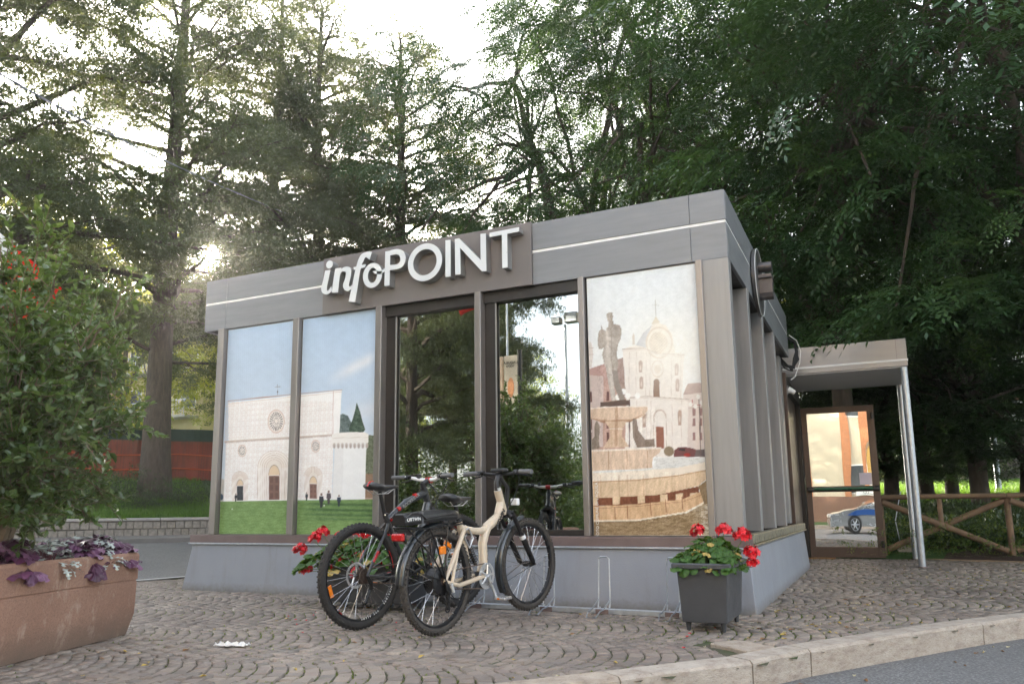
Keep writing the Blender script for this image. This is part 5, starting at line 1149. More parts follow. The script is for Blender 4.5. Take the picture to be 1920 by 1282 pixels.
def cat(parts):
    V, F, T, b = [], [], [], 0
    for v, f, t_ in parts: V.append(v); F.append(f+b); T.append(t_); b += len(v)
    return np.concatenate(V), np.concatenate(F), np.concatenate(T)

MT['needle'] = M_leaf('cedar_needles', [(.028, .042, .022), (.042, .062, .034), (.072, .098, .062), (.052, .075, .028)], .32, (.34, .38, .08), .5, .4)
MT['pine'] = M_leaf('pine_needles', [(.022, .040, .014), (.034, .058, .018), (.05, .075, .022)], .28, (.25, .30, .04), .5, .4)
MT['locust'] = M_leaf('pinnate_leaves', [(.018, .048, .018), (.026, .066, .026), (.036, .085, .034), (.055, .10, .022)], .22, (.18, .32, .04), .38, .6)
MT['linden'] = M_leaf('backlit_leaves', [(.06, .10, .012), (.10, .14, .018), (.15, .17, .02)], .55, (.70, .72, .06), .5, .4)
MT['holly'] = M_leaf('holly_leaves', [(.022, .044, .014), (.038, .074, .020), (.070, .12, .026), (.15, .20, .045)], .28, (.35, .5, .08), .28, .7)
MT['hedge'] = M_leaf('hedge_leaves', [(.014, .035, .010), (.024, .055, .016), (.035, .07, .02)], .2, (.2, .3, .05), .45, .5)

def limb_mesh(mb, p0, p1, r0, r1, sag=0., n=6, seg=7, wob=.0):
    p0 = np.array(p0, float); p1 = np.array(p1, float); pts = []; L = np.linalg.norm(p1-p0)
    for i in range(n+1):
        u = i/n; q = p0*(1-u)+p1*u; q = q+np.array([0, 0, sag*4*u*(1-u)])+(rng.normal(0, wob*L, 3) if 0 < i < n else 0); pts.append(tuple(q))
    mb.tube(pts, list(np.linspace(r0, r1, n+1)), seg, cap=False); return pts

# cedar: crown mesh (needles) and wood mesh, shared by copies
def cedar_data(seed, H=18., z0=3.2, nbr=62, Lmax=4.6, ntw=4300, r0=.45, lean=(0, 0), gap=None, nm='cedar', top=1.):
    r = np.random.default_rng(seed); wood = MB(); n = 12; tr = []
    for i in range(n+1):
        u = i/n; tr.append((lean[0]*u+.12*math.sin(u*5+seed), lean[1]*u+.12*math.cos(u*4+seed), H*u-.5))
    rs = [r0*(1.35 if i == 0 else 1.08 if i == 1 else 1)*(1-.9*(i/n)**1.1)+.02 for i in range(n+1)]; wood.tube(tr, rs, 12, cap=False)
    TR = np.array(tr); tw_p, tw_y, tw_b = [], [], []
    tot = 0; segs = []
    for i in range(nbr):
        u = (i+.5)/nbr; z = z0+(H-z0-.3)*u**.95; k = (z+.5)/H*n; b = np.array([np.interp(k, range(n+1), TR[:, j]) for j in range(3)]); b[2] = z
        az = i*2.4+r.normal(0, .35); prof = (1-u)**.75*.9+.12; L = Lmax*prof*r.uniform(.65, 1.15)*(.75 if u < .08 else 1)
        up = r.uniform(-.05, .22)*L+(.45*L*u); e = b+np.array([math.cos(az)*L, math.sin(az)*L, up]); rr = .018+.016*L
        pts = limb_mesh(wood, b, e, rr, .012, sag=.06*L, n=5, seg=5, wob=.018); segs.append((np.array(pts), az, L)); tot += L**1.5
    for pts, az, L in segs:
        # side branchlets in a flat plate
        nb_ = max(3, int(L*2.6))
        for k in range(nb_):
            t_ = .22+.78*(k+.5)/nb_; q = np.array([np.interp(t_*5, range(6), pts[:, j]) for j in range(3)]); sd = 1 if k % 2 else -1; ya = az+sd*r.uniform(.6, 1.15); l2 = (1.25-t_*.75)*L*.36*r.uniform(.6, 1.15)
            e2 = q+np.array([math.cos(ya)*l2, math.sin(ya)*l2, r.uniform(-.12, .10)*l2]); 
            if k % 2 == 0 or L > 2: wood.tube([tuple(q), tuple((q+e2)/2+np.array([0, 0, .03])), tuple(e2)], [.011, .008, .004], 3, cap=False)
            nt_ = max(3, int(l2*14))
            for j in range(nt_):
                v = r.uniform(.08, 1.0); tw_p.append(q*(1-v)+e2*v+r.normal(0, .05, 3)+np.array([0, 0, -.02])); tw_y.append(ya+r.normal(0, .65)); tw_b.append(r.normal(-.15, .28))
        for j in range(int(L*12)):
            v = r.uniform(.2, 1.)*5; tw_p.append(np.array([np.interp(v, range(6), pts[:, j2]) for j2 in range(3)])+r.normal(0, .05, 3)); tw_y.append(az+r.normal(0, .8)); tw_b.append(r.normal(-.1, .3))
    P = np.array(tw_p); k = r.permutation(len(P))[:ntw]; P, yw, pb = P[k], np.array(tw_y)[k], np.array(tw_b)[k]; parts = []
    T4 = [cedar_twig(r) for _ in range(3)]; w = r.integers(0, 3, len(P))
    for a in range(3):
        i = w == a; m_ = i.sum(); parts.append(tile(*T4[a], P[i], rots(m_, r, yw[i], pb[i], (-.5, .5)), r.uniform(.9, 1.5, m_), r))
    print(nm, 'twigs', len(P), 'of', len(tw_p)); return cat(parts), wood
def tree_from(name, label, cat_, loc, rz, scale, crown, wood, group=None, leafmat=None):
    t = thing(name, label, cat_, loc, rz, group); t.scale = (scale, scale, scale) if not hasattr(scale, '__len__') else scale; OFF[t.name] = Vector((0, 0, 0))
    for nm, me in (('trunk', wood), ('crown', crown)):
        o = D.objects.new(nm, me); COL.objects.link(o); o.parent = t
    return t
def mesh_of(o): me = o.data; COL.objects.unlink(o); D.objects.remove(o); return me
def bake(crown, wood, leafmat, barkmat, nm):
    V, F, T = crown; c = mesh_of(np_mesh(nm+'_crown', V, F, {'tint': T}, leafmat)); w = mesh_of(wood.build(nm+'_trunk', barkmat, None, smooth=True, angle=70)); return c, w
SDIR = np.array(_d)
RAYS = [(CAM, ray(392, 476), 0., .026), (CAM, ray(380, 505), 0., .018), (CAM, ray(205, 462), 0., .016), (CAM, ray(330, 440), 0., .010), (onz(300, 1108), SDIR, .6, 0.), (onz(345, 1125), SDIR, .35, 0.), (onz(460, 1155), SDIR, .30, 0.), (onz(270, 1150), SDIR, .35, 0.)]  # gaps shaped in the cedar crowns for sun glow and sunlit paving patches
def cut(crown, inst):
    V, F, T_ = crown; C0 = V[F].mean(1); keep = np.ones(len(F), bool)
    for (loc, rz, s) in inst:
        s3 = np.array([s]*3 if not hasattr(s, '__len__') else s); c_, s_ = math.cos(rz), math.sin(rz); q = C0*s3; q = np.stack([q[:, 0]*c_-q[:, 1]*s_, q[:, 0]*s_+q[:, 1]*c_, q[:, 2]], 1)+np.array(loc)
        for o_, d_, r0_, k_ in RAYS:
            d_ = np.array(d_)/np.linalg.norm(d_); w = q-np.array(o_); t_ = w@d_; dist_ = np.linalg.norm(w-t_[:, None]*d_, axis=1); rr_ = (r0_+k_*t_)*(1+.45*np.sin(q[:, 2]*5+q[:, 0]*3)*np.sin(q[:, 0]*4.3+1)); keep &= ~((dist_ < rr_) & (t_ > 1) & (rng.random(len(F)) < np.where(r0_ == 0, 1.5*(1-dist_/np.maximum(rr_, .01)), .85)))
    print('cut', (~keep).sum(), 'of', len(F)); return V, F[keep], T_
def place(px, dist, z=None):
    q = ond(px, 960, dist); return (float(q[0]), float(q[1]), float(gh(q[0], q[1])) if z is None else z)
_ca = cedar_data(11, 19.5, 3.4, 84, 5.0, 5200, .34, (1.6, .6), nm='cedar a'); _cb = cedar_data(23, 15.5, 2.2, 76, 4.6, 4700, .27, (.3, .2), nm='cedar b')
_ca = (cut(_ca[0], [(place(292, 22), 2.1, 1.), (place(-60, 19), 4.6, 1.)]), _ca[1]); _cb = (cut(_cb[0], [(place(468, 27), .4, (1.1, 1.1, 1.18)), (place(600, 26), 3.3, (1.05, 1.05, 1.12))]), _cb[1])
CA = bake(*_ca, MT['needle'], MT['trunk'], 'cedar_a'); CB = bake(*_cb, MT['needle'], MT['trunk'], 'cedar_b')

def place(px, dist, z=None):
    q = ond(px, 960, dist); return (float(q[0]), float(q[1]), float(gh(q[0], q[1])) if z is None else z)
cg = 'conifers on the bank beyond the street'
tree_from('cedar_tree', 'tall cedar with a thick leaning trunk standing on the lawn left of the kiosk', 'tree', place(292, 22), 2.1, 1.0, *CA, group=cg)
tree_from('cedar_tree', 'slim cedar trunk rising just right of the thick leaning cedar', 'tree', place(468, 27), .4, (1.1, 1.1, 1.18), *CB, group=cg)
tree_from('cedar_tree', 'middle cedar behind the left end of the kiosk roof', 'tree', place(600, 26), 3.3, (1.05, 1.05, 1.12), *CB, group=cg)
tree_from('cedar_tree', 'cedar with a spreading pointed top beside the open patch of sky', 'tree', place(732, 24), 5.2, (1.0, 1.0, .98), *CB, group=cg)
tree_from('cedar_tree', 'far left cedar half cut off by the edge of the view', 'tree', place(-60, 19), 4.6, 1.0, *CA, group=cg)
tree_from('cedar_tree', 'small low cedar behind the info sign, darkest of the row', 'tree', place(850, 27), 1.2, (1.0, 1.0, .62), *CB, group=cg)

# pinnate-leaved broad crown
def broad_crown(seed, rx=5.6, rz=4.4, nb=165, per=17, spray=None, s=(.85, 1.2), inner=.25, droop=.35, flat=.35, zcut=None):
    r = np.random.default_rng(seed); P, Yw, Pb = [], [], []; cents = []
    for i in range(nb):
        d = r.normal(0, 1, 3); d /= np.linalg.norm(d); rr = r.uniform(.82, 1.06) if r.random() > inner else r.uniform(.45, .8)
        c = d*np.array([rx, rx, rz])*rr*(1+.12*math.sin(3*math.atan2(d[1], d[0])+seed)); 
        if zcut is not None and c[2] < zcut: c[2] = zcut+r.uniform(0, .8)
        cents.append(c); yc = math.atan2(c[1], c[0]); R1 = r.uniform(.7, 1.25)
        for k in range(per):
            a, q = r.uniform(0, 2*math.pi), math.sqrt(r.random())*R1; off_ = np.array([math.cos(a)*q, math.sin(a)*q, -droop*q*q+r.normal(0, flat*.3)]); P.append(c+off_)
            Yw.append((math.atan2(off_[1], off_[0]) if r.random() < .6 else yc)+r.normal(0, .45)); Pb.append(r.normal(-.35*q, .22))
    P = np.array(P); Yw = np.array(Yw); Pb = np.array(Pb); T3 = [spray(r) for _ in range(3)]; w = r.integers(0, 3, len(P)); parts = []
    tb = np.clip(np.repeat(r.uniform(0, 1, nb), per)*.6+r.uniform(0, .4, len(P)), 0, 1)
    for a in range(3):
        i = w == a; parts.append(tile(*T3[a], P[i], rots(i.sum(), r, Yw[i], Pb[i], (-.35, .35)), r.uniform(*s, i.sum()), r, tint=tb[i]))
    return cat(parts), np.array(cents)
def broad_wood(cents, seed, zc, r0=.26, fork=.45, nl=16):
    r = np.random.default_rng(seed); wood = MB(); H = zc*fork*1.0; pts = [(0, 0, -.4), (.02, .03, .0), (.06, -.05, H*.5), (.02, .04, H)]; wood.tube(pts, [r0*1.4, r0*1.1, r0, r0*.88], 12, cap=False)
    mains = []
    for k in range(4):
        a = k*1.57+r.uniform(-.4, .4); e = np.array([math.cos(a)*1.9, math.sin(a)*1.9, zc+r.uniform(-.6, 1.4)]); mains.append(limb_mesh(wood, (0.02, .04, H-.15), e, r0*.62, r0*.30, sag=.25, n=6, seg=8, wob=.02)[-1])
    for c in cents[r.permutation(len(cents))[:nl*3]]:
        q = c+np.array([0, 0, zc]); m_ = min(mains, key=lambda m: np.linalg.norm(np.array(m)-q)); b = np.array(m_)*.75+np.array([0, 0, H])*.25 if r.random() < .5 else np.array(m_)
        limb_mesh(wood, b, q, r0*.26, .015, sag=.2, n=5, seg=5, wob=.03)
    return wood
ps = lambda r: pinnate_spray(r)
CUTS = []
cwA, ceA = broad_crown(5, 5.4, 4.3, 170, 16, ps); woA = broad_wood(ceA, 5, 7.2, .19)
LA = bake((cwA[0]+np.array([0, 0, 7.2]), cwA[1], cwA[2]), woA, MT['locust'], MT['trunk'], 'locust_a')
ps2 = lambda r: pinnate_spray(r, 7, .50, .32, 5, .085, .034)
cwB, ceB = broad_crown(9, 4.2, 3.6, 105, 16, ps2); woB = broad_wood(ceB, 9, 6.0, .16)
LB = bake((cwB[0]+np.array([0, 0, 6.0]), cwB[1], cwB[2]), woB, MT['locust'], MT['trunk'], 'locust_b')
lg = 'broad dark green trees behind and right of the kiosk'
def T(px, dist, me, rz, sc, label, nm='locust_tree'):
    return tree_from(nm, label, 'tree', place(px, dist), rz, sc, *me, group=lg)
T(1592, 15.8, LA, .3, (1.0, 1.0, 1.10), 'leafy tree with a forked dark trunk showing above the canopy by the door')
T(1260, 17.5, LA, 2.0, (1.0, 1.0, 1.12), 'broad tree whose crown rises straight behind the right end of the fascia')
T(1095, 19.5, LB, 4.1, (1.12, 1.12, 1.75), 'tree bordering the open sky with small leaves hanging into it')
T(985, 24, LB, 1.0, (1.0, 1.0, .95), 'low tree filling the space behind the sign board letters')
T(1420, 21, LA, 3.6, (1.05, 1.05, 1.25), 'tall dark tree behind the round emblem')
T(1845, 21, LB, 2.6, (1.15, 1.15, 1.0), 'tree with a thick bare trunk standing on the lawn beyond the wooden fence')
T(1740, 26, LA, 5.0, (1.0, 1.0, .9), 'tree behind the canopy posts on the far lawn')
T(2060, 15, LA, 1.4, (1.0, 1.0, 1.15), 'tree at the right edge whose crown hangs over the fence')
T(2230, 12.5, LB, 5.6, (1.25, 1.25, 1.32), 'nearest tree with large feathery leaves spreading over the right upper corner')
T(1500, 28, LA, .9, (1.1, 1.1, 1.3), 'farthest dark tree closing the view above the open door')
T(1180, 30, LA, 4.4, (1.1, 1.1, 1.1), 'background tree glimpsed above the middle of the roof')
T(2000, 27, LB, .2, (1.2, 1.2, 1.1), 'background tree near the white garage')

# sunlit yellow-green trees far behind the conifers
cl, ce = broad_crown(31, 4.8, 5.2, 150, 10, lambda r: simple_clump(r, 16, .42, .17, .10), (.8, 1.3), .4); wl = broad_wood(ce, 31, 7.5, .2)
LI = bake((cl[0]+np.array([0, 0, 7.5]), cl[1], cl[2]), wl, MT['linden'], MT['greybark'], 'linden')
for k, (px, dd, sc, lab) in enumerate([(60, 40, 1.1, 'yellow green tree glowing at the far left edge'), (215, 38, 1.0, 'yellow green tree glowing left of the leaning cedar trunk'), (450, 50, .75, 'sunlit tree behind the slim cedar'),
        (560, 42, 1.0, 'sunlit tree behind the middle cedar'), (690, 44, .95, 'sunlit tree low behind the cedar with the pointed top'), (820, 40, .8, 'small sunlit tree behind the sign board'), (930, 46, .85, 'pale tree low behind the roof edge'),
        (-120, 34, 1.0, 'yellow green tree outside the left edge'), (1350, 52, 1.2, 'tall pale tree far behind the kiosk')]):
    tree_from('lime_tree', lab, 'tree', place(px, dd), k*1.3, sc, *LI, group='sunlit background trees')

# ------------------------------------------------------------------ left bank: low stone wall, pavement strip, grass, safety fence
wall_ = thing('stone_wall', 'low wall of two rows of square grey stones with a smooth coping along the street', 'wall', (*bank(18.1, -10), .3))
def wz(tt): q = bank(18.05, tt); return float(gh(*q))
stone = M('wall_stone', (.30, .27, .235), .85, 0, .28, 14, .5, 50); mort = M('wall_mortar', (.20, .18, .16), .95, 0, .2, 20)
T0, T1 = -14.5, 4.0
def wbox(mb, ta, tb, da, db, za, zb, bev=0.):
    q = [bank(da, ta), bank(da, tb), bank(db, tb), bank(db, ta)]; z0a, z0b = wz(ta), wz(tb)
    vs = [(*q[0], z0a+za), (*q[1], z0b+za), (*q[2], z0b+za), (*q[3], z0a+za), (*q[0], z0a+zb), (*q[1], z0b+zb), (*q[2], z0b+zb), (*q[3], z0a+zb)]
    return mb.add(vs, [(0, 3, 2, 1), (4, 5, 6, 7), (0, 1, 5, 4), (1, 2, 6, 5), (2, 3, 7, 6), (3, 0, 4, 7)])
mb = MB(); wbox(mb, T0, T1, 18.06, 18.35, -.3, .33); mb.build('wall_core', mort, wall_)
tt = T0
while tt < T1: wbox(MB(), tt, min(tt+1.35, T1)-.012, 18.0, 18.42, .33, .39).build('coping_stone', M('coping', (.42, .40, .37), .8, 0, .15, 10) if 'cop' not in MT else MT['cop'], wall_, bevel=.008); MT['cop'] = D.materials['coping']; tt += 1.35
for row in (0, 1):
    tt = T0+row*.07
    while tt < T1-.15:
        w_ = R_.uniform(.13, .19); j = R_.uniform(0, .018)
        mb = MB(); wbox(mb, tt, tt+w_-.018, 18.03-j, 18.09, .015+row*.158+R_.uniform(-.006, .006), .015+row*.158+R_.uniform(.128, .146)); o = mb.build('stone', stone, wall_, bevel=.008); tt += w_
# pavement strip with its kerb between street and wall
mb = MB(); n = 40
for i in range(n):
    a, b_ = T0-6+(T1-T0+10)*i/n, T0-6+(T1-T0+10)*(i+1)/n
    mb.add([(*bank(16.45, a), wz(a)-.30+.16), (*bank(16.45, b_), wz(b_)-.30+.16), (*bank(16.45, b_), wz(b_)+.01), (*bank(16.45, a), wz(a)+.01), (*bank(18.07, a), wz(a)+.03), (*bank(18.07, b_), wz(b_)+.03)], [(0, 1, 2, 3), (3, 2, 5, 4)])
tag(mb.build('pavement', M('pavement_concrete', (.19, .18, .17), .85, 0, .15, 3, .2, 60)), kind='structure')
# grass of the bank
MT['grass'] = M_leaf('grass_blades', [(.030, .085, .010), (.05, .13, .015), (.08, .17, .02)], .35, (.3, .55, .03), .5, .4)
def grass(name, n, fn, h=(.05, .11), w=.006):
    x, y = fn(n); n = len(x); z = gh(x, y); hh = rng.uniform(*h, n); a = rng.uniform(0, 2*np.pi, n); b = rng.normal(0, .35, (n, 2)); dx, dy = np.cos(a)*w, np.sin(a)*w
    V = np.stack([np.c_[x-dx, y-dy, z-.01], np.c_[x+dx, y+dy, z-.01], np.c_[x+b[:, 0]*hh, y+b[:, 1]*hh, z+hh]], 1).reshape(-1, 3)
    tag(np_mesh(name, V, np.arange(3*n).reshape(-1, 3), {'tint': np.repeat(rng.uniform(0, 1, n), 3)}, MT['grass']), kind='stuff')
def bankpts(n): dd = 18.4+9*rng.random(n)**1.3; tt = rng.uniform(-13, 1.5, n); q = CAM[:2]+dd[:, None]*WD+tt[:, None]*WT; return q[:, 0], q[:, 1]
grass('grass', 60000, bankpts, (.06, .15), .012)
def rpts(n): y = 14+16*rng.random(n); x = rng.uniform(0, 10, n); return x, y
grass('grass', 45000, rpts, (.05, .12), .014)
# shrubs on the bank
def bush_mesh(seed, rx, rz, nb, per, clump, mat, nm):
    (V, F, t_), c = broad_crown(seed, rx, rz, nb, per, clump, (.8, 1.2), .5, .2); V[:, 2] += rz*.95; V = V[:] ; V[:, 2] = np.maximum(V[:, 2], .02); return mesh_of(np_mesh(nm, V, F, {'tint': t_}, mat))
bm1 = bush_mesh(3, .55, .42, 40, 6, lambda r: simple_clump(r, 18, .10, .055, .02), MT['hedge'], 'bush_leaves')
def bush(loc, s, label, group='low shrubs', name='shrub', me=None):
    o = D.objects.new(name, me or bm1); COL.objects.link(o); o.location = loc; o.rotation_euler = (0, 0, R_.uniform(0, 6)); o.scale = (s, s, s) if not hasattr(s, '__len__') else s; return tag(o, label, 'shrub', group)
for px, dd, s, lab in ((238, 21.5, .85, 'shrub left of the leaning cedar trunk'), (330, 20.6, .8, 'shrub at the foot of the leaning cedar trunk'), (372, 21.2, .7, 'shrub on the lawn beside the kiosk edge'), (262, 20.2, .45, 'smallest shrub left of the cedar foot'), (170, 21, 1.2, 'shrub on the bank half behind the stone trough plants')):
    bush(place(px, dd), s, lab)
# orange safety fence
FT0, FT1 = -5.3, 2.
sf = thing('safety_fence', 'orange net building site fence with a dark green screen along its top', 'fence', (*bank(25.2, -6), 1.7))
def fpt(dd, tt, z): q = bank(dd, tt); return (*q, float(gh(*bank(25.2, tt)))+z)
m, t, p = newmat('orange_net'); tc = N(t, 'ShaderNodeTexCoord'); n1 = noise_c(t, 1.2, 4); c = ramp(t, n1, [(.3, (.17, .028, .012)), (.7, (.30, .05, .018))]).outputs[0]
wv = N(t, 'ShaderNodeTexWave', wave_type='BANDS', bands_direction='Z'); t.links.new(tc.outputs['Object'], wv.inputs[0]); wv.inputs['Scale'].default_value = 4; wv2 = noise_c(t, 22, 2, stretch=(1, 1, .05))
t.links.new(mixc(t, ramp(t, wv2, [(.45, (.5,)*3), (.5, (0,)*3)]).outputs[0], c, (.12, .03, .015)), p.inputs['Base Color']); p.inputs['Roughness'].default_value = .6; MT['net'] = m
ts = np.linspace(FT0, FT1, 40)
for nm, za, zb, mat, o_ in (('net', -.05, 1.18, MT['net'], 0), ('top_screen', 1.16, 1.52, M('green_screen', (.035, .06, .045), .8, 0, .2, 6), .02)):
    mb = MB()
    for a, b_ in zip(ts[:-1], ts[1:]):
        f = lambda q: .04*math.sin(q*3.1)+.02*math.sin(q*8)
        mb.add([fpt(25.2+f(a)-o_, a, za), fpt(25.2+f(b_)-o_, b_, za), fpt(25.2+f(b_)-o_, b_, zb), fpt(25.2+f(a)-o_, a, zb)], [(0, 1, 2, 3)])
    o = mb.build(nm, mat, sf); sm = o.modifiers.new('thick', 'SOLIDIFY'); sm.thickness = .008
for zz in (.32, .74): MB().tube([fpt(25.13, q, zz+.03*math.sin(q*2)) for q in ts[::3]], .022, 5).build('band', M('orange_band', (.55, .09, .025), .5), sf)
for q in np.arange(FT0+.1, FT1, 1.9): MB().tube([fpt(25.3, q, -.3), fpt(25.3, q, 1.55)], .03, 8).build('post', MT['steel'], sf)

# ------------------------------------------------------------------ stone trough with shrub and flowers
A_ = np.array([-3.53, -2.43]); dirn = np.array([.326, -1.03]); dirn /= np.linalg.norm(dirn); nrm = np.array([-dirn[1], dirn[0]])*-1   # nrm: away from the eye
if nrm@(A_-CAM[:2]) < 0: nrm = -nrm
TL, TW, TH = 1.95, .56, .505
tro = thing('trough', 'large reddish stone trough with rounded corners filled with purple and silver plants', 'planter', (*(A_+dirn*TL/2+nrm*TW/2), 0))
m, t, p = newmat('trough_stone'); n1 = noise_c(t, 3, 7, rough=.7); n2 = noise_c(t, 75, 5, rough=.85); n3 = noise_c(t, 9, 6, rough=.75, stretch=(1, 1, .5))
c = ramp(t, n1, [(.3, (.30, .165, .115)), (.7, (.40, .235, .165))]).outputs[0]; c = mixc(t, ramp(t, n2, [(.35, (.75,)*3), (.55, (0,)*3)]).outputs[0], c, (.22, .13, .095)); c = mixc(t, ramp(t, n3, [(.55, (0,)*3), (.68, (.75,)*3)]).outputs[0], c, (.50, .38, .30))
tc = N(t, 'ShaderNodeTexCoord'); sx = N(t, 'ShaderNodeSeparateXYZ'); t.links.new(tc.outputs['Object'], sx.inputs[0]); am = N(t, 'ShaderNodeMath', operation='MULTIPLY_ADD'); t.links.new(n3.outputs['Fac'], am.inputs[0]); am.inputs[1].default_value = .22; t.links.new(sx.outputs['Z'], am.inputs[2])
c = mixc(t, ramp(t, am, [(.12, (.75,)*3), (.30, (0,)*3)], 'Value').outputs[0], c, (.17, .13, .10))
t.links.new(c, p.inputs['Base Color']); p.inputs['Roughness'].default_value = .9; b = N(t, 'ShaderNodeBump'); b.inputs['Strength'].default_value = .7; b.inputs['Distance'].default_value = .006; t.links.new(n2.outputs['Fac'], b.inputs['Height']); t.links.new(b.outputs[0], p.inputs['Normal'])
def rrect(L, W_, r_, n=5):
    out = []
    for cx, cy, a0 in ((L-r_, r_, -90), (L-r_, W_-r_, 0), (r_, W_-r_, 90), (r_, r_, 180)):
        for k in range(n+1): a = rad(a0+90*k/n); out.append((cx+r_*math.cos(a), cy+r_*math.sin(a)))
    return out
mb = MB(); prof = [(.040, 0), (.034, .006), (.010, .112), (.004, .135), (.001, .340), (.005, .344), (.005, .350), (-.002, .355), (-.004, .505), (.002, .520), (.012, .525), (.045, .523), (.055, .51), (.06, .40)]
rings_ = []
for ins, z in prof: rings_.append([(*(A_+dirn*(u+0)+nrm*v), z) for u, v in [(ins+(TL-2*ins)*a/TL, ins+(TW-2*ins)*b_/TW) for a, b_ in rrect(TL, TW, .022)]])
q = len(rings_[0]); mb.add([v for r_ in rings_ for v in r_], [(i*q+k, i*q+(k+1) % q, (i+1)*q+(k+1) % q, (i+1)*q+k) for i in range(len(prof)-1) for k in range(q)]+[tuple(range(q))[::-1]])
mb.build('trough_body', m, tro, smooth=True, angle=18)
mb = MB(); mb.add([(*(A_+dirn*u+nrm*v), .43) for u, v in ((.05, .05), (TL-.05, .05), (TL-.05, TW-.05), (.05, TW-.05))], [(0, 1, 2, 3)]); mb.build('soil', M('soil', (.045, .032, .022), .95, 0, .3, 20, .6, 50), tro)
# holly-like shrub
SC_ = np.array([*(A_+dirn*.95+nrm*.28), .45]); hol = thing('holly_bush', 'big evergreen bush with glossy pointed leaves growing in the stone trough', 'bush', tuple(SC_))
wood = MB(); r = np.random.default_rng(41); tips = []
for k in range(5): wood.tube([tuple(SC_+np.array([r.normal(0, .03), r.normal(0, .03), -.03])), tuple(SC_+np.array([r.normal(0, .06), r.normal(0, .06), .25])), tuple(SC_+np.array([r.normal(0, .12), r.normal(0, .12), .55]))], [.04, .032, .025], 8)
lv_p, lv_d = [], []
for k in range(88):
    u = r.random(); az = r.uniform(0, 2*math.pi); el = math.asin(r.uniform(-.8, 1)); e = np.array([math.cos(az)*math.cos(el)*.66, math.sin(az)*math.cos(el)*.66, 1.00+math.sin(el)*.92])
    e *= r.uniform(.86, 1.08); e[2] *= 1.0; b = np.array([r.normal(0, .1), r.normal(0, .1), r.uniform(.3, .8)]); mid = b*.55+e*.45+np.array([0, 0, .05])
    pts = limb_mesh(wood, SC_+b, SC_+e, .012, .003, sag=.06, n=6, seg=5, wob=.02); pts = np.array(pts)
    for j in range(16):
        v = r.uniform(.3, 1)*6; q0 = np.array([np.interp(v, range(7), pts[:, i]) for i in range(3)]); dd = (pts[-1]-pts[0]); dd /= np.linalg.norm(dd); d2 = dd*.8+r.normal(0, .75, 3); d2 /= np.linalg.norm(d2); l2 = r.uniform(.12, .30); q1 = q0+d2*l2
        wood.tube([tuple(q0), tuple(q1)], [.0035, .0015], 3, cap=False)
        for i in range(14): w_ = (i+1)/14; lv_p.append(q0*(1-w_)+q1*w_); lv_d.append(d2*.6+r.normal(0, .7, 3)+np.array([0, 0, .15]))
lv_p = np.array(lv_p); lv_d = np.array(lv_d); lv_d /= np.linalg.norm(lv_d, axis=1)[:, None]; n = len(lv_p); sd = np.cross(lv_d, r.normal(0, .6, (n, 3))+np.array([0, 0, 1])); sd /= np.linalg.norm(sd, axis=1)[:, None]; up_ = np.cross(sd, lv_d); L = r.uniform(.034, .066, n)[:, None]; w_ = L*.26
mid0 = lv_p+lv_d*L*.35; mid1 = lv_p+lv_d*L*.7
V = np.stack([lv_p, mid0+sd*w_+up_*.006, mid1+sd*w_*.8+up_*.005, lv_p+lv_d*L-up_*.004, mid1-sd*w_*.8+up_*.005, mid0-sd*w_+up_*.006], 1).reshape(-1, 3)
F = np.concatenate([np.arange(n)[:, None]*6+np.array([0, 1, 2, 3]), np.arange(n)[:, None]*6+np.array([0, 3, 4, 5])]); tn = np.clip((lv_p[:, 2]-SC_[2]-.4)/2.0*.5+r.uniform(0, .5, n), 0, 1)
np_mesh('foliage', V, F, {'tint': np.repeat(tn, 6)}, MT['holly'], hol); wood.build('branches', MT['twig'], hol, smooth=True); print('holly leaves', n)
# plants: shared leaf meshes
def leafdisc(nm, mat, R0, lobes, depth, n=24, cup=.25, ruffle=.06):
    vs = [(0, 0, 0)]; fs = []
    for ring_ in (0.5, 1.):
        for i in range(n): a = 2*math.pi*i/n; rr = R0*ring_*(1-depth*(.5-.5*math.cos(lobes*a))*ring_)*(1-.0*ring_); vs.append((rr*math.cos(a)+R0*.75, rr*math.sin(a), cup*R0*ring_*ring_*-1+ruffle*R0*math.sin(a*lobes*1.0+1)*ring_))
    for i in range(n): j = (i+1) % n; fs += [(0, 1+i, 1+j), (1+i, 1+n+i, 1+n+j, 1+j)]
    me = D.meshes.new(nm); me.from_pydata(vs, [], fs); me.materials.append(mat); me.polygons.foreach_set('use_smooth', [True]*len(me.polygons)); return me
def leafobj(nm, me, par, loc, yaw, pitch, roll, s):
    o = D.objects.new(nm, me); COL.objects.link(o); o.parent = par; o.location = Vector(loc)-off(par); o.rotation_euler = (roll, -pitch, yaw); o.scale = (s, s, s); return o
m, t, p = newmat('heuchera_leaf'); oi = N(t, 'ShaderNodeObjectInfo'); n1 = noise_c(t, 40, 3); c = ramp(t, oi, [(0, (.055, .012, .035)), (.4, (.10, .03, .075)), (.7, (.17, .07, .14)), (1, (.28, .14, .24))], 'Random').outputs[0]
c = mixc(t, ramp(t, n1, [(.45, (0,)*3), (.7, (.6,)*3)]).outputs[0], c, (.05, .01, .03)); t.links.new(c, p.inputs['Base Color']); p.inputs['Roughness'].default_value = .38
hl = [leafdisc('heuchera_leaf', m, .055, 7, .18, 28, .25, .13), leafdisc('heuchera_leaf', m, .047, 6, .2, 26, .4, .18)]
sil = M('silver_leaf', (.42, .46, .43), .85, 0, .12, 30)
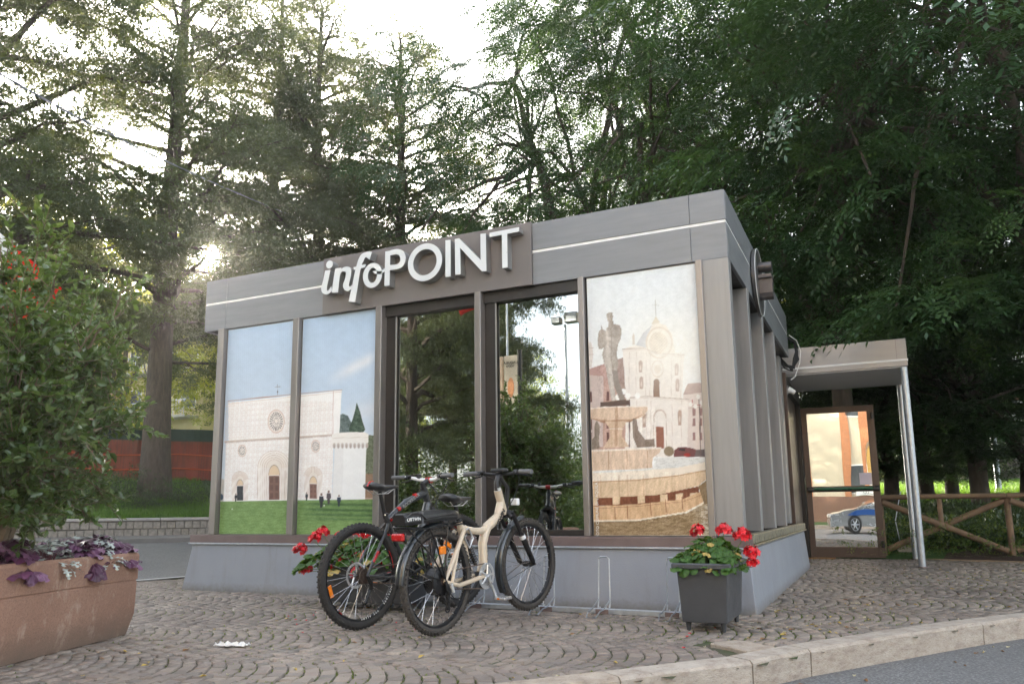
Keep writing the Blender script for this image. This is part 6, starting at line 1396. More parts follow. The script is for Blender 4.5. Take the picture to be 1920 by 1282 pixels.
def silver_leaf():
    mb = MB(); L = .10; pts = [(0, 0), (.3, .06), (.38, .22), (.46, .07), (.6, .08), (.68, .26), (.75, .24), (.74, .07), (.85, .07), (.95, .16), (1.0, .05), (1.0, -.05), (.95, -.16), (.85, -.07), (.74, -.07), (.75, -.24), (.68, -.26), (.6, -.08), (.46, -.07), (.38, -.22), (.3, -.06)]
    n = len(pts); vs = [(x*L, y*L*1.25, .25*L*math.sin(x*2.6)+abs(y)*L*.2) for x, y in pts]; mb.add(vs, [tuple(range(n))]); me = D.meshes.new('silver_leaf'); me.from_pydata(mb.v, [], mb.f); me.materials.append(sil); return me
svl = silver_leaf()
def rosette(name, label, cat_, u, v, n, meshes, rr, zz, s, group, over=0.):
    q = A_+dirn*u+nrm*v; t_ = thing(name, label, cat_, (*q, .44), 0, group); st = MB()
    for k in range(n):
        a = k*2.4+R_.uniform(-.3, .3); e = k/n; h_ = zz*(1-e)*R_.uniform(.7, 1.1)+.035; d_ = rr*math.sqrt(e)*R_.uniform(.6, 1.0); base = np.array([q[0]+math.cos(a)*d_*.6, q[1]+math.sin(a)*d_*.6, .46+h_])
        if over and (np.array([math.cos(a), math.sin(a)])@(-nrm)) > .6 and e > .5: base[2] -= .04*over; base[:2] -= nrm*.05
        leafobj('leaf', meshes[k % len(meshes)], t_, base, a, R_.uniform(-.5, .35)-(e*.5), R_.uniform(-.3, .3), s*1.12*R_.uniform(.75, 1.2)); st.tube([(q[0], q[1], .43), tuple(base)], [.003, .002], 4, cap=False)
    st.build('stems', M('stem_purple', (.12, .04, .05), .6) if 'stp' not in MT else MT['stp'], t_); MT['stp'] = D.materials['stem_purple']; return t_
hg, sg = 'purple leaved plants in the stone trough', 'silver leaved plants in the stone trough'
for i, (u, v, n, lab) in enumerate([(.10, .14, 16, 'purple ruffled plant spilling over the right end of the trough'), (.26, .24, 14, 'dark purple plant behind the right hand silver plant'), (.46, .13, 20, 'purple plant hanging over the front of the trough between the silver plants'), (.62, .3, 12, 'deep purple plant close behind the middle of the trough'), (1.00, .12, 18, 'dark purple plant left of the big silver plant, by the left edge'), (1.22, .2, 14, 'purple plant farthest left in the trough')]):
    rosette('heuchera', lab, 'plant', u, v, n+16, hl, .17, .13, 1.15, hg, 1.)
for u, v, n, lab in ((.72, .12, 44, 'big silver lace leaved plant in the middle of the trough'), (.33, .10, 26, 'small silver plant near the right end of the trough'), (.20, .26, 14, 'silver sprigs behind the purple leaves at the right end'), (.50, .32, 14, 'silver sprigs in front of the bush stem')):
    rosette('silver_ragwort', lab, 'plant', u, v, n+16, [svl], .16, .12, .85, sg, 1.)

# ------------------------------------------------------------------ dark flower boxes with geraniums
MT['box'] = M('flower_box_plastic', (.055, .058, .065), .42, 0, .12, 7, .05, 80, var2=((.16, .15, .14), 30, .70, .78))
gl_ = M_leaf('geranium_leaf', [(.045, .11, .02), (.07, .15, .03), (.12, .19, .04)], .25, (.3, .5, .05), .5, .4)
gl_y = M_leaf('geranium_leaf_yellow', [(.45, .34, .10), (.40, .26, .12), (.30, .30, .08)], .2, (.6, .5, .1), .6, .3)
ger = leafdisc('geranium_leaf', gl_, .036, 5, .14, 20, .3, .10); gery = leafdisc('geranium_leaf', gl_y, .034, 5, .2, 20, .5, .2)
redm = M('geranium_red', (.60, .008, .018), .45, 0, .45, 60)
def flowerhead(seed, R0=.050, n=34):
    r = np.random.default_rng(seed); Q = []
    for k in range(n):
        d = r.normal(0, 1, 3); d[2] = abs(d[2])*.9-.2; d /= np.linalg.norm(d); c = d*R0*r.uniform(.6, 1.)
        for j in range(5):
            a = 2*math.pi*j/5+r.uniform(0, .5); u_ = np.cross(d, [.3, .5, .8]); u_ /= np.linalg.norm(u_); v_ = np.cross(d, u_); e = u_*math.cos(a)+v_*math.sin(a)+d*.25; Q.append(quad_leaf(c, e, d, r.uniform(.020, .028), .017))
    V, F = tmpl(Q); me = D.meshes.new('flower'); me.from_pydata([tuple(v) for v in V], [], [tuple(int(q) for q in f) for f in F]); me.materials.append(redm); return me
FH = [flowerhead(s) for s in (1, 2, 3)]
def flowerbox(label, x0, x1, y0, y1, H, foot, cat_='planter'):
    t_ = thing('flower_box', label, cat_, ((x0+x1)/2, (y0+y1)/2, 0), 0, 'dark plastic flower boxes on feet'); tp = .020; zf = foot
    mb = MB(); frustum(mb, (x0, y0, x1, y1), (x0+tp, y0+tp, x1-tp, y1-tp), H-.03, zf); mb.f.remove([f for f in mb.f if f == (4, 5, 6, 7)][0]); mb.build('box_body', MT['box'], t_, bevel=.004)
    rm = MB(); e = .028
    for a, b_ in (((x0-e, y0-e), (x1+e, y0+.008)), ((x0-e, y1-.008), (x1+e, y1+e)), ((x0-e, y0+.008), (x0+.008, y1-.008)), ((x1-.008, y0+.008), (x1+e, y1-.008))): rm.box((*a, H-.038), (*b_, H), .008)
    rm.build('rim', MT['box'], t_); MB().box((x0+.01, y0+.01, H-.07), (x1-.01, y1-.01, H-.045)).build('soil', D.materials['soil'], t_)
    for sx_ in (0, 1):
        for sy_ in (0, 1):
            fx, fy = (x0+tp+.03, x1-tp-.03)[sx_], (y0+tp+.04, y1-tp-.04)[sy_]; MB().tube([(fx, fy, zf+.004), (fx, fy, 0)], [.020, .013], 8).build('foot', MT['box'], t_, smooth=True)
    return t_
def geranium(label, x0, x1, y0, y1, H, n, hh, flowers, seed, sc=1.15, spread=.07):
    r = random.Random(seed); t_ = thing('geranium', label, 'plant', ((x0+x1)/2, (y0+y1)/2, H-.05), 0, 'red geraniums in the flower boxes'); st = MB(); c = ((x0+x1)/2, (y0+y1)/2); hx_, hy_ = (x1-x0)/2+spread, (y1-y0)/2+spread
    for k in range(n):
        u, v = r.uniform(-1, 1), r.uniform(-1, 1); rr = max(abs(u), abs(v)); z = H-.02+hh*(1-rr**2.2)*r.uniform(.55, 1.05)+(.02 if rr < .9 else -.02*r.random()); p_ = (c[0]+u*hx_, c[1]+v*hy_, z); yaw = math.atan2(v*hy_, u*hx_)+r.uniform(-.9, .9)
        leafobj('leaf', gery if r.random() < .07 else ger, t_, (p_[0]-.02*math.cos(yaw), p_[1]-.02*math.sin(yaw), z), yaw, r.uniform(-.9, .2)-rr*.3, r.uniform(-.4, .4), sc*r.uniform(.7, 1.2))
        if k % 3 == 0: st.tube([(c[0]+u*hx_*.5, c[1]+v*hy_*.5, H-.05), p_], [.004, .0025], 4, cap=False)
    for i, (fx, fy, fz, s) in enumerate(flowers):
        o = D.objects.new('flower_head', FH[i % 3]); COL.objects.link(o); o.parent = t_; o.location = Vector((fx, fy, fz))-off(t_); o.rotation_euler = (r.uniform(-.3, .3), r.uniform(-.3, .3), r.uniform(0, 6)); o.scale = (s, s, s)
        st.tube([(c[0]+(fx-c[0])*.5, c[1]+(fy-c[1])*.5, H-.04), (fx, fy, fz-.02)], [.004, .0028], 5, cap=False)
    s_ = st.build('stems', M('green_stem', (.10, .16, .05), .6) if 'gst' not in MT else MT['gst'], t_, smooth=True); MT['gst'] = D.materials['green_stem']
bx0, bx1, by0, by1, BH = -.285, .035, -1.03, -.42, .425
flowerbox('dark grey flower box on feet standing end on by the right corner of the kiosk', bx0, bx1, by0, by1, BH, .055)
def fl(px, py, Y, s): q = ony(px, py, Y); return (float(q[0]), float(q[1]), float(q[2]), s)
geranium('geranium with five red flower heads in the box at the kiosk corner', bx0, bx1, by0, by1, BH, 230, .17, [fl(1308, 997, -.75, 1.0), fl(1357, 995, -.7, 1.05), fl(1392, 1004, -.65, 1.15), fl(1410, 1037, -.75, 1.05), fl(1412, 1056, -.85, .8)], 5, 1.0, .035)
lx0, lx1, ly0, ly1 = -3.28, -2.42, -.86, -.56
flowerbox('dark grey flower box standing lengthwise behind the wheels of the two bicycles', lx0, lx1, ly0, ly1, .36, .055)
geranium('geranium with many red flower heads in the box behind the bicycles', lx0, lx1, ly0, ly1, .36, 430, .22, [fl(590, 1010, -.85, 1.1), fl(648, 1052, -.9, 1.1), fl(672, 1075, -.95, 1.2), fl(612, 1062, -.92, 1.0), fl(745, 1040, -.8, 1.1), fl(605, 998, -.75, 1.1), fl(562, 1032, -.8, 1.2), fl(575, 1068, -.9, 1.0), fl(636, 1005, -.7, .8), fl(683, 1000, -.7, 1.2), fl(705, 1045, -.8, 1.2), fl(660, 1038, -.8, 1.0), fl(718, 1055, -.75, 1.1), fl(700, 1065, -.85, 1.0), fl(730, 1010, -.7, .9)], 8, 1.2, .17)

#print('TRIS', {m.name: len(m.loops)-2*len(m.polygons) for m in D.meshes if len(m.polygons) > 15000}, sum(len(m.loops)-2*len(m.polygons) for m in D.meshes))
# ------------------------------------------------------------------ right side: wooden fence, planting strip, path, far houses
MT['rail'] = M('fence_wood', (.18, .115, .07), .75, 0, .3, 5, .4, 30, (1, 1, 1))
FY = 7.22; wf = thing('wooden_fence', 'round pole wooden fence with crossed braces at the back of the paving', 'fence', (2.2, FY, 0))
def log(a, b_, r_, nm): MB().tube([a, tuple((np.array(a)+np.array(b_))/2+np.array([0, 0, .004])), b_], [r_, r_*.97, r_*.94], 12).build(nm, MT['rail'], wf, smooth=True)
pw = 1.0
P0 = ony(1887, 930, FY); zr = float(P0[2]); xs_ = [float(P0[0])+k*(float(P0[0])-.95) for k in (-1, 0, 1, 2, 3)]
for i, x in enumerate(xs_): log((x, FY, -.1), (x, FY, zr-.01), .045, 'post')
for a, b_ in zip(xs_[:-1], xs_[1:]):
    log((a, FY-.05, zr+.01), (b_-.01, FY-.05, zr+.01), .038, 'rail'); log((a+.06, FY+.02, .13), (b_-.02, FY+.02, zr-.05), .046, 'brace'); log((a+.03, FY-.065, zr-.06), (b_-.05, FY-.065, .12), .046, 'brace'); log(((a+b_)/2-.03, FY-.02, .40), ((a+b_)/2-.03, FY-.02, zr-.02), .036, 'king_post')
log((xs_[0]-1.2, FY-.05, zr+.01), (xs_[0]-.01, FY-.05, zr+.01), .038, 'rail')
# planting strip edge and ground cover
tag(MB().box((-.6, 7.06, -.05), (1.25, 7.10, .012)).build('strip_edge', M('edge_board', (.30, .22, .15), .8, 0, .2, 10)), kind='structure')
mb = MB(); X0 = np.linspace(1.25, 9, 20); 
for a, b_ in zip(X0[:-1], X0[1:]): mb.add([(a, 7.07-.25*(a-1.2), -.03), (b_, 7.07-.25*(b_-1.2), -.03), (b_, 7.07-.25*(b_-1.2), .012), (a, 7.07-.25*(a-1.2), .012), (a, 7.11-.25*(a-1.2), .012), (b_, 7.11-.25*(b_-1.2), .012)], [(0, 1, 2, 3), (3, 2, 5, 4)])
tag(mb.build('strip_edge', D.materials['edge_board']), kind='structure')
mulch = M('mulch', (.055, .032, .022), .95, 0, .4, 30, .8, 60)
mb = MB(); gx = np.linspace(-1, 9, 40)
for a, b_ in zip(gx[:-1], gx[1:]):
    e = lambda q: 7.10-.25*max(0, q-1.2); mb.add([(a, e(a), .004), (b_, e(b_), .004), (b_, 7.9, .16), (a, 7.9, .16)], [(0, 1, 2, 3)])
tag(mb.build('planting_strip', mulch), kind='structure')
def gc(n): y = 7.45+7.5*rng.random(n)**1.1; x = rng.uniform(-1.0, 8, n); return x, y
x, y = gc(5200); cl_ = simple_clump(np.random.default_rng(4), 14, .13, .07, .035); V, F, tt = tile(*cl_, np.c_[x, y, gh(x, y)+.06+.18*rng.random(len(x))+.1*np.sin(x*2)*np.sin(y*1.3)], rots(len(x), rng), rng.uniform(.7, 1.3, len(x)), rng)
tag(np_mesh('ground_cover', V, F, {'tint': tt}, MT['hedge']), kind='stuff')
upb = bush_mesh(6, .16, .34, 26, 6, lambda r: simple_clump(r, 14, .06, .045, .016), M_leaf('young_shrub_leaves', [(.03, .065, .015), (.06, .11, .02), (.14, .16, .03)], .3), 'young_shrub')
for px_0, yy, s, lab in ((1765, 7.30, .95, 'young shrub below the crossing of the fence braces'), (1868, 7.30, 1.05, 'young yellowish shrub left of the fence post'), (1670, 7.35, .95, 'dense shrub by the foot of the open door')):
    q = ony(px_0, 1000, yy); bush((float(q[0]), yy, float(gh(q[0], yy))), s, lab, 'young shrubs along the wooden fence', me=upb)
bs = thing('boundary_stone', 'pale concrete stump in the planting strip behind the posts', 'stone', (float(ony(1697, 1040, 7.5)[0]), 7.5, .05)); q = off(bs)
MB().box((q.x-.10, 7.42, -.05), (q.x+.10, 7.58, .24), .02).build('stump', M('stump_concrete', (.38, .33, .29), .9, 0, .15, 12, .3, 60), bs)
MB().tube([(q.x-.05, 7.48, .22), (q.x-.09, 7.46, .55), (q.x-.02, 7.47, .85), (q.x+.02, 7.47, 1.0)], .008, 5).build('bent_wire', MT['steel'], bs, smooth=True)
sheet('path', np.arange(-2, 20, .5), np.array([15.2, 15.8, 16.4, 17.0]), .03, M('path_gravel', (.25, .235, .22), .9, 0, .15, 5))
mb = MB()
for yy in (15.1, 17.05):
    for a in np.arange(-2, 19, 1.0): mb.box((a, yy-.06, float(gh(a, yy))-.1), (a+.98, yy+.06, float(gh(a, yy))+.09))
tag(mb.build('path_edging', MT['cop']), kind='stuff')
def wallw(mb, c, w, d, z0, z1): return mb.box((c[0]-w/2, c[1]-d/2, z0), (c[0]+w/2, c[1]+d/2, z1))
def house(label, px, dd, w, d, h, wall, roofc, rows, cols, balc=False, shop=False, rz=0., name='house', fy=-1, wz_=None):
    c = place(px, dd) if not isinstance(px, tuple) else (px[0], px[1], 0.); t_ = thing(name, label, 'building', c); z0 = c[2]-.4 if wz_ is None else wz_; x0, x1 = c[0]-w/2, c[0]+w/2; yf = c[1]+fy*d/2; o_ = -fy
    w_ = MB().box((x0, c[1]-d/2, z0), (x1, c[1]+d/2, z0+h)).build('wall', wall, t_)
    MB().box((x0-.4, c[1]-d/2-.4, z0+h+.002), (x1+.4, c[1]+d/2+.4, z0+h+.25), .02).build('roof', roofc, t_)
    for i in range(rows):
        for j in range(cols):
            cx = x0+w*(j+.5)/cols; cz = z0+1.0+(h-.3)*(i)/rows+.5; ww, wh = min(1.1, w/cols*.5), min(1.35, h/rows*.5)
            f = MB().box((cx-ww/2-.07, yf+fy*.03, cz-.07), (cx+ww/2+.07, yf-fy*.02, cz+wh+.07)).build('window', MT['white'], t_); MB().box((cx-ww/2, yf+fy*.045, cz), (cx+ww/2, yf+fy*.031, cz+wh)).build('pane', MT['winpane'], f)
        if balc:
            cz = z0+.9+(h-.3)*i/rows; b = MB().box((x0+.3, yf+fy*1.1, cz-.12), (x1-.3, yf+fy*.01, cz)).build('balcony', MT['cop'], t_); r_ = MB(); r_.box((x0+.3, yf+fy*1.1, cz+.9), (x1-.3, yf+fy*1.05, cz+.95))
            for q_ in np.arange(x0+.35, x1-.3, .22): r_.box((q_, yf+fy*1.09, cz), (q_+.03, yf+fy*1.06, cz+.9))
            tag(r_.build('railing', MT['steel'], b), kind='stuff')
    return t_
MT['winpane'] = M('window_pane', (.05, .06, .07), .08, 0, .1, 2, spec=.9)
wy = M('wall_yellow', (.60, .50, .27), .85, 0, .06, 1); wp = M('wall_pink', (.55, .36, .28), .85, 0, .06, 1); ww_ = M('wall_white', (.62, .60, .56), .85, 0, .05, 1); rt = M('roof_tile', (.28, .13, .09), .8, 0, .2, 8)
house('yellow apartment house with balconies glimpsed behind the cedars', 345, 58, 12, 9, 12, wy, rt, 4, 5, True)
house('pink apartment house behind the bush in the trough', 190, 62, 10, 9, 11, wp, rt, 4, 4, True)
house('low pink house beyond the right lawn', 1735, 52, 9, 7, 4.2, wp, rt, 1, 4)
house('small white house seen between the trunks beyond the right lawn', 1640, 60, 6, 6, 4, ww_, rt, 1, 2)
g_ = house('white garage with a wide brown door at the right edge', 1925, 44, 5.2, 6, 3.4, ww_, MT['cop'], 0, 0, name='garage')
q = off(g_); MB().box((q.x-2.2, q.y-3.06, q.z-.39), (q.x+1.9, q.y-3.001, q.z+2.1)).build('garage_door', M('garage_brown', (.16, .12, .11), .6, 0, .06, 3), g_); MB().box((q.x+.2, q.y-3.07, q.z+1.0), (q.x+.5, q.y-3.061, q.z+1.4)).build('notice', MT['white'], g_)
lp = thing('street_lamp', 'grey street lamp post on the far lawn near the white garage', 'lamp post', place(1878, 30)); q = off(lp)
MB().tube([(q.x, q.y, q.z-.1), (q.x, q.y, q.z+1.2), (q.x, q.y, q.z+7)], [.09, .09, .05], 12).build('post', MT['steel'], lp, smooth=True); MB().box((q.x-.35, q.y-.12, q.z+7), (q.x+.35, q.y+.12, q.z+7.12), .03).build('lamp_head', MT['greyplastic'], lp)

# ------------------------------------------------------------------ overhead cable
cbl = thing('overhead_cable', 'twisted pair of overhead cables crossing the top left of the view', 'cable', tuple(ond(0, 75, 10)))
A0 = ond(-260, -80, 9); B0 = ond(240, 268, 15); C0 = ond(640, 440, 30)
pa, pb_ = [], []
for i in range(140):
    u = i/139; q = (1-u)**2*A0+2*u*(1-u)*(2*B0-.5*A0-.5*C0)+u*u*C0; a = u*90; pa.append(tuple(q+np.array([math.cos(a)*.008, 0, math.sin(a)*.010]))); pb_.append(tuple(q-np.array([math.cos(a)*.008, 0, math.sin(a)*.010])))
for pp in (pa, pb_): MB().tube(pp, .010, 6).build('strand', M('cable_grey', (.16, .17, .20), .4) if 'cg' not in MT else MT['cg'], cbl, smooth=True); MT['cg'] = D.materials['cable_grey']

# ------------------------------------------------------------------ flags
MT['fgreen'] = M_leaf('flag_green', [(.02, .28, .08)]*2, .45, (.02, .4, .1), .8, .1); MT['fwhite'] = M_leaf('flag_white', [(.75, .75, .74)]*2, .4, (.8, .8, .8), .8, .1); MT['fred'] = M_leaf('flag_red', [(.60, .03, .02)]*2, .45, (.8, .05, .03), .8, .1)
def flag(label, base, H, sw, L, hang, ph, dirv, group='flags on poles'):
    t_ = thing('flag', label, 'flag', base, 0, group); MB().tube([base, (base[0], base[1], H)], [.03, .02], 10).build('pole', MT['steel'], t_, smooth=True); MB().tube([(base[0], base[1], H), (base[0], base[1], H+.05)], [.035, .01], 10).build('finial', MT['chrome'], t_)
    dx, dy = dirv
    for k, nm in enumerate(('fgreen', 'fwhite', 'fred')):
        n, m_ = 12, 12; vs = []
        for i in range(n+1):
            u = (k+i/n)/3
            for j in range(m_+1):
                v = j/m_; s = L*u; w_ = .10*math.sin(u*9+ph+v*2)*u+.05*math.sin(v*5+u*12); vs.append((base[0]+dx*s*(1-.25*v)-dy*w_, base[1]+dy*s*(1-.25*v)+dx*w_, H-.06-sw*v*(1-.15*u)-hang*u*u-hang*.4*u*v))
        me = MB().add(vs, [(i*(m_+1)+j, (i+1)*(m_+1)+j, (i+1)*(m_+1)+j+1, i*(m_+1)+j+1) for i in range(n) for j in range(m_)]); o = me.build(('green', 'white', 'red')[k]+'_band', MT[nm], t_, smooth=True, angle=80); s_ = o.modifiers.new('t', 'SOLIDIFY'); s_.thickness = .003
    return t_
b0 = ond(-250, 960, 7.6); flag('green white and red flag drooping at the left edge behind the bush', (float(b0[0]), float(b0[1]), 0.), 3.40, .62, 1.50, .62, .5, tuple((ond(-20, 960, 7.6)-b0)[:2]/np.linalg.norm((ond(45, 960, 7.6)-b0)[:2])))
def refl(px, dist, Yp=.086):
    q = ond(px, 960, dist); return float(q[0]), float(2*Yp-q[1])
bx, by_ = refl(955, 16); flag('green white and red flag on a pole across the street, mirrored in the right window', (bx, by_, 0.), 6.15, .9, 1.3, .35, 1.2, (-.95, .3))
# ------------------------------------------------------------------ across the road (seen mirrored in the panes)
sheet_x = np.arange(-40, 41, 2.)
mb = MB(); mb.add([(-60, -60, .03), (60, -60, .03), (60, -15.8, .03), (-60, -15.8, .03)], [(0, 1, 2, 3)])
tag(mb.build('park_lawn', MT['lawn']), kind='structure')
mb = MB(); mb.box((-60, -15.8, -.2), (60, -15.6, .035)); tag(mb.build('far_kerb', MT['travertine']), kind='structure')
rg = 'conifers across the road behind the camera'
for px, dd, me, rz, sc, lab in ((775, 19, CB, .5, (.6, .6, .95), 'dense cedar across the road mirrored in the left window'), (925, 20.5, CB, 2.2, (.44, .44, .92), 'cedar across the road mirrored in the left half of the right window'), (850, 22, CB, 5.0, (.5, .5, .9), 'slender cedar across the road filling the right of the left window'), (690, 23, CB, 3.9, (.7, .7, 1.0), 'cedar across the road standing behind the dense one'), (560, 30, CA, 4.1, .9, 'farthest cedar across the road')):
    x, y = refl(px, dd); tree_from('cedar_tree', lab, 'tree', (x, y, 0.), rz, sc, *me, group=rg)
bigb = bush_mesh(13, 1.4, 1.5, 130, 8, lambda r: simple_clump(r, 16, .22, .10, .045), MT['holly'], 'big_bush')
for i, (px, dd, s, lab) in enumerate(((1056, 19.5, (.5, .5, 1.15), 'tall loose bush mirrored at the right side of the right window'), (1000, 18, (.8, .8, .7), 'bush mirrored below the billboard'), (920, 18.5, (1.0, 1.0, .55), 'bush mirrored behind the cream bicycle handlebar'), (850, 19, (1.1, 1.1, .32), 'bush mirrored at the right of the left window'), (760, 20, (1.2, 1.2, .32), 'bush mirrored at the left of the left window'), (1130, 22, (1., 1., .9), 'bush across the road beyond the tall loose one'), (690, 19, (1.3, 1.3, .9), 'bush across the road farthest from the building'))):
    x, y = refl(px, dd); o = bush((x, y, 0.), s, lab, 'bushes across the road', 'bush', bigb)
bb_ = thing('billboard', 'town billboard with an orange print on two dark posts across the road', 'billboard', (*refl(948, 15.5), 0)); x, y = refl(948, 15.5)
for s in (-.35, .35): MB().tube([(x+s, y, 0), (x+s, y, 3.95)], [.05, .05], 10).build('post', MT['dark'], bb_, smooth=True)
MB().box((x-.32, y-.04, 2.85), (x-.02, y+.04, 3.85), .01).build('board', M('bill_a', (.55, .40, .28), .5, 0, .3, 3), bb_); b2 = MB().box((x+.02, y-.04, 2.85), (x+.32, y+.04, 3.85), .01).build('board', M('bill_b', (.58, .50, .38), .5, 0, .2, 2), bb_)
MB().prism([(x+.17+.07*math.cos(a), 3.2+.20*math.sin(a)) for a in np.linspace(0, 2*math.pi, 20)[:-1]], y+.041, y+.046).build('orange_print', M('print_peach', (.60, .25, .10), .6), b2)
text_mesh('billboard_words', "L'AQUILA\n VIENI", .075, MT['dark'], b2, frame_mx((x+.17-x, .0465, 3.68), (-1, 0, 0), (0, 0, 1)), .001)
fm = thing('floodlight_mast', 'tall pole with two grey floodlights across the road', 'floodlight', (*refl(1068, 26), 0)); x, y = refl(1068, 26)
MB().tube([(x, y, 0), (x, y, 7.0)], [.08, .055], 10).build('pole', MT['steel'], fm, smooth=True)
for s, w_ in ((-.35, .28), (.12, .42)): l = MB().box((x+s-.05, y, 7.0), (x+s+w_, y+.3, 7.0+w_*.85), .03).build('floodlight', MT['greyplastic'], fm); MB().box((x+s-.02, y+.301, 7.03), (x+s+w_-.03, y+.306, 7.0+w_*.85-.03)).build('lens', MT['steel'], l)
# street of houses behind, mirrored in the open door
cm = M('wall_cream', (.62, .54, .40), .85, 0, .05, 1)
hh = house('cream house with orange pilasters across the road, mirrored in the open glass door', (6.6, -28.), 0, 26, 9, 12, cm, rt, 3, 6, False, fy=1, wz_=0.); q = off(hh)
for i, (x0, w_) in enumerate(((3.7, .35), (4.75, .25), (5.05, .5), (6.5, .3), (-1.6, .8), (1.6, .6))): MB().box((x0, -23.5, 0), (x0+w_, -23.44, 11)).build('pilaster', M('pilaster_a', (.52, .22, .10), .8) if 'pa' not in MT else (MT['pa'] if i % 2 else MT['pb']), hh); MT['pa'] = D.materials['pilaster_a']; MT['pb'] = MT.get('pb') or M('pilaster_b', (.60, .36, .10), .8)
MB().box((4.2, -23.43, 1.32), (7.0, -23.3, 1.64), .01).build('hotel_sign', MT['white'], hh)
text_mesh('sign_words', 'HOTEL CASTELLO', .25, MT['sill'], hh, frame_mx((5.6-q.x, -23.29-q.y, 1.39), (-1, 0, 0), (0, 0, 1)), .004)
MB().box((-2, -23.42, 0), (12.0, -23.36, 1.3)).build('plinth', M('shop_brown', (.22, .12, .08), .7), hh); MB().box((5.0, -23.35, 0), (5.9, -23.33, 1.15)).build('shop_window', MT['white'], hh)
# far trees behind so that no pane mirrors an empty horizon
for k, (x, y) in enumerate([(-34, -44), (-26, -52), (-52, -18), (-14, -60), (-56, -8), (-2, -52), (24, -32), (32, -26)]):
    tree_from('lime_tree', ['round tree across the road on the left park side', 'tree deep in the park across the road', 'tree at the park edge by the street corner', 'park tree behind the cedars', 'tree at the far end of the street', 'park tree near the cream house', 'tree right of the cream house', 'last tree on the right across the road'][k], 'tree', (x, y, 0), k*1.7, 1.05, *LI, group='park trees across the road')

# parked patrol car, mirrored in the lower door pane
car = thing('police_car', 'silver police hatchback with a blue side stripe parked across the road', 'car', (3.7, -9.8, ZR)); 
sv = M('car_silver', (.42, .45, .48), .25, .6, .05, 3, coat=.6); bl = M('car_blue', (.02, .09, .32), .3, 0, .05, 3, coat=.5)
x0c, yc, W2 = 1.6, -9.8, .86
top = [(0, .42), (.03, .62), (.35, .74), (1.15, .90), (1.30, .95), (1.95, 1.36), (2.3, 1.45), (3.2, 1.44), (3.75, 1.30), (4.05, .98), (4.18, .80), (4.2, .45)]
nz_, mb = len(top), MB(); vs = []
for x, z in top:
    hw = W2*(1-.10*max(0, (abs(x-2.1)-1.4))); gl = max(0, (z-.92)*.42)
    vs += [(x0c+x, yc-hw+gl, ZR+z), (x0c+x, yc+hw-gl, ZR+z), (x0c+x, yc+hw, ZR+min(z, .92)), (x0c+x, yc+hw*.98, ZR+.24), (x0c+x, yc-hw*.98, ZR+.24), (x0c+x, yc-hw, ZR+min(z, .92))]
mb.add(vs, [(i*6+k, i*6+(k+1) % 6, (i+1)*6+(k+1) % 6, (i+1)*6+k) for i in range(nz_-1) for k in range(6)]+[tuple(range(6)), tuple((nz_-1)*6+k for k in range(6))[::-1]])
body = mb.build('car_body', sv, car, bevel=.03, smooth=True)
for s in (-1, 1):
    yy = yc+s*(W2-.0); g = lambda z: yc+s*(W2+.006-max(0, (z-.92)*.42))
    for pl in ([(1.42, .96), (2.0, 1.32), (2.45, 1.37), (2.45, .96)], [(2.52, .96), (2.52, 1.37), (3.15, 1.36), (3.6, 1.22), (3.75, .97)]):
        vs = [(x0c+a, g(z), ZR+z) for a, z in pl]+[(x0c+a, g(z)-s*.02, ZR+z) for a, z in pl]; n = len(pl); MB().add(vs, [tuple(range(n)), tuple(range(2*n-1, n-1, -1))]+[(i, i+n, (i+1) % n+n, (i+1) % n) for i in range(n)]).build('side_window', MT['winpane'], car)
    MB().prism([(x0c+.9, ZR+.80), (x0c+4.1, ZR+.86), (x0c+4.1, ZR+.70), (x0c+1.2, ZR+.62), (x0c+.5, ZR+.62)], yy+s*.004, yy+s*.010).build('stripe', bl, car)
    MB().box((x0c+1.35, yy+s*.01, ZR+.93), (x0c+1.5, yy+s*.16, ZR+1.05), .03).build('mirror', sv, car)
    for wx in (.82, 3.35):
        w_ = MB().tube([(x0c+wx, yy-s*.18, ZR+.315), (x0c+wx, yy-s*.03, ZR+.315), (x0c+wx, yy+s*.012, ZR+.315)], [.315, .315, .29], 30).build('wheel', MT['rubber'], car, smooth=True); r_ = MB().ring((x0c+wx, yy+s*.012, ZR+.315), (0, 1, 0), .205, .014, 30, 6)
        for k in range(6): a = k*math.pi/3; r_.tube([(x0c+wx, yy+s*.014, ZR+.315), (x0c+wx+.2*math.cos(a), yy+s*.014, ZR+.315+.2*math.sin(a))], [.035, .018], 6)
        r_.build('hubcap', MT['steel'], w_, smooth=True)
    MB().box((x0c-.005, yc+s*.55-.16, ZR+.52), (x0c+.12, yc+s*.55+.16, ZR+.66), .04).build('headlight', MT['chrome'], car)
text_mesh('door_words', 'POLIZIA', .15, MT['white'], car, frame_mx((x0c+2.7-3.7, yc+W2+.0115+9.8, .70), (-1, 0, 0), (0, 0, 1)), .001)
ws = [(1.25, .955, .62), (1.92, 1.335, .55)]; MB().add([(x0c+1.26, yc-.70, ZR+.96), (x0c+1.26, yc+.70, ZR+.96), (x0c+1.93, yc+.56, ZR+1.375), (x0c+1.93, yc-.56, ZR+1.375), (x0c+1.28, yc-.70, ZR+.93), (x0c+1.28, yc+.70, ZR+.93), (x0c+1.95, yc+.56, ZR+1.35), (x0c+1.95, yc-.56, ZR+1.35)], [(0, 1, 2, 3), (4, 7, 6, 5), (0, 4, 5, 1), (2, 6, 7, 3), (1, 5, 6, 2), (3, 7, 4, 0)]).build('windscreen', MT['winpane'], car)
MB().box((x0c+2.35, yc-.5, ZR+1.455), (x0c+2.6, yc+.5, ZR+1.55), .03).build('light_bar', bl, car)

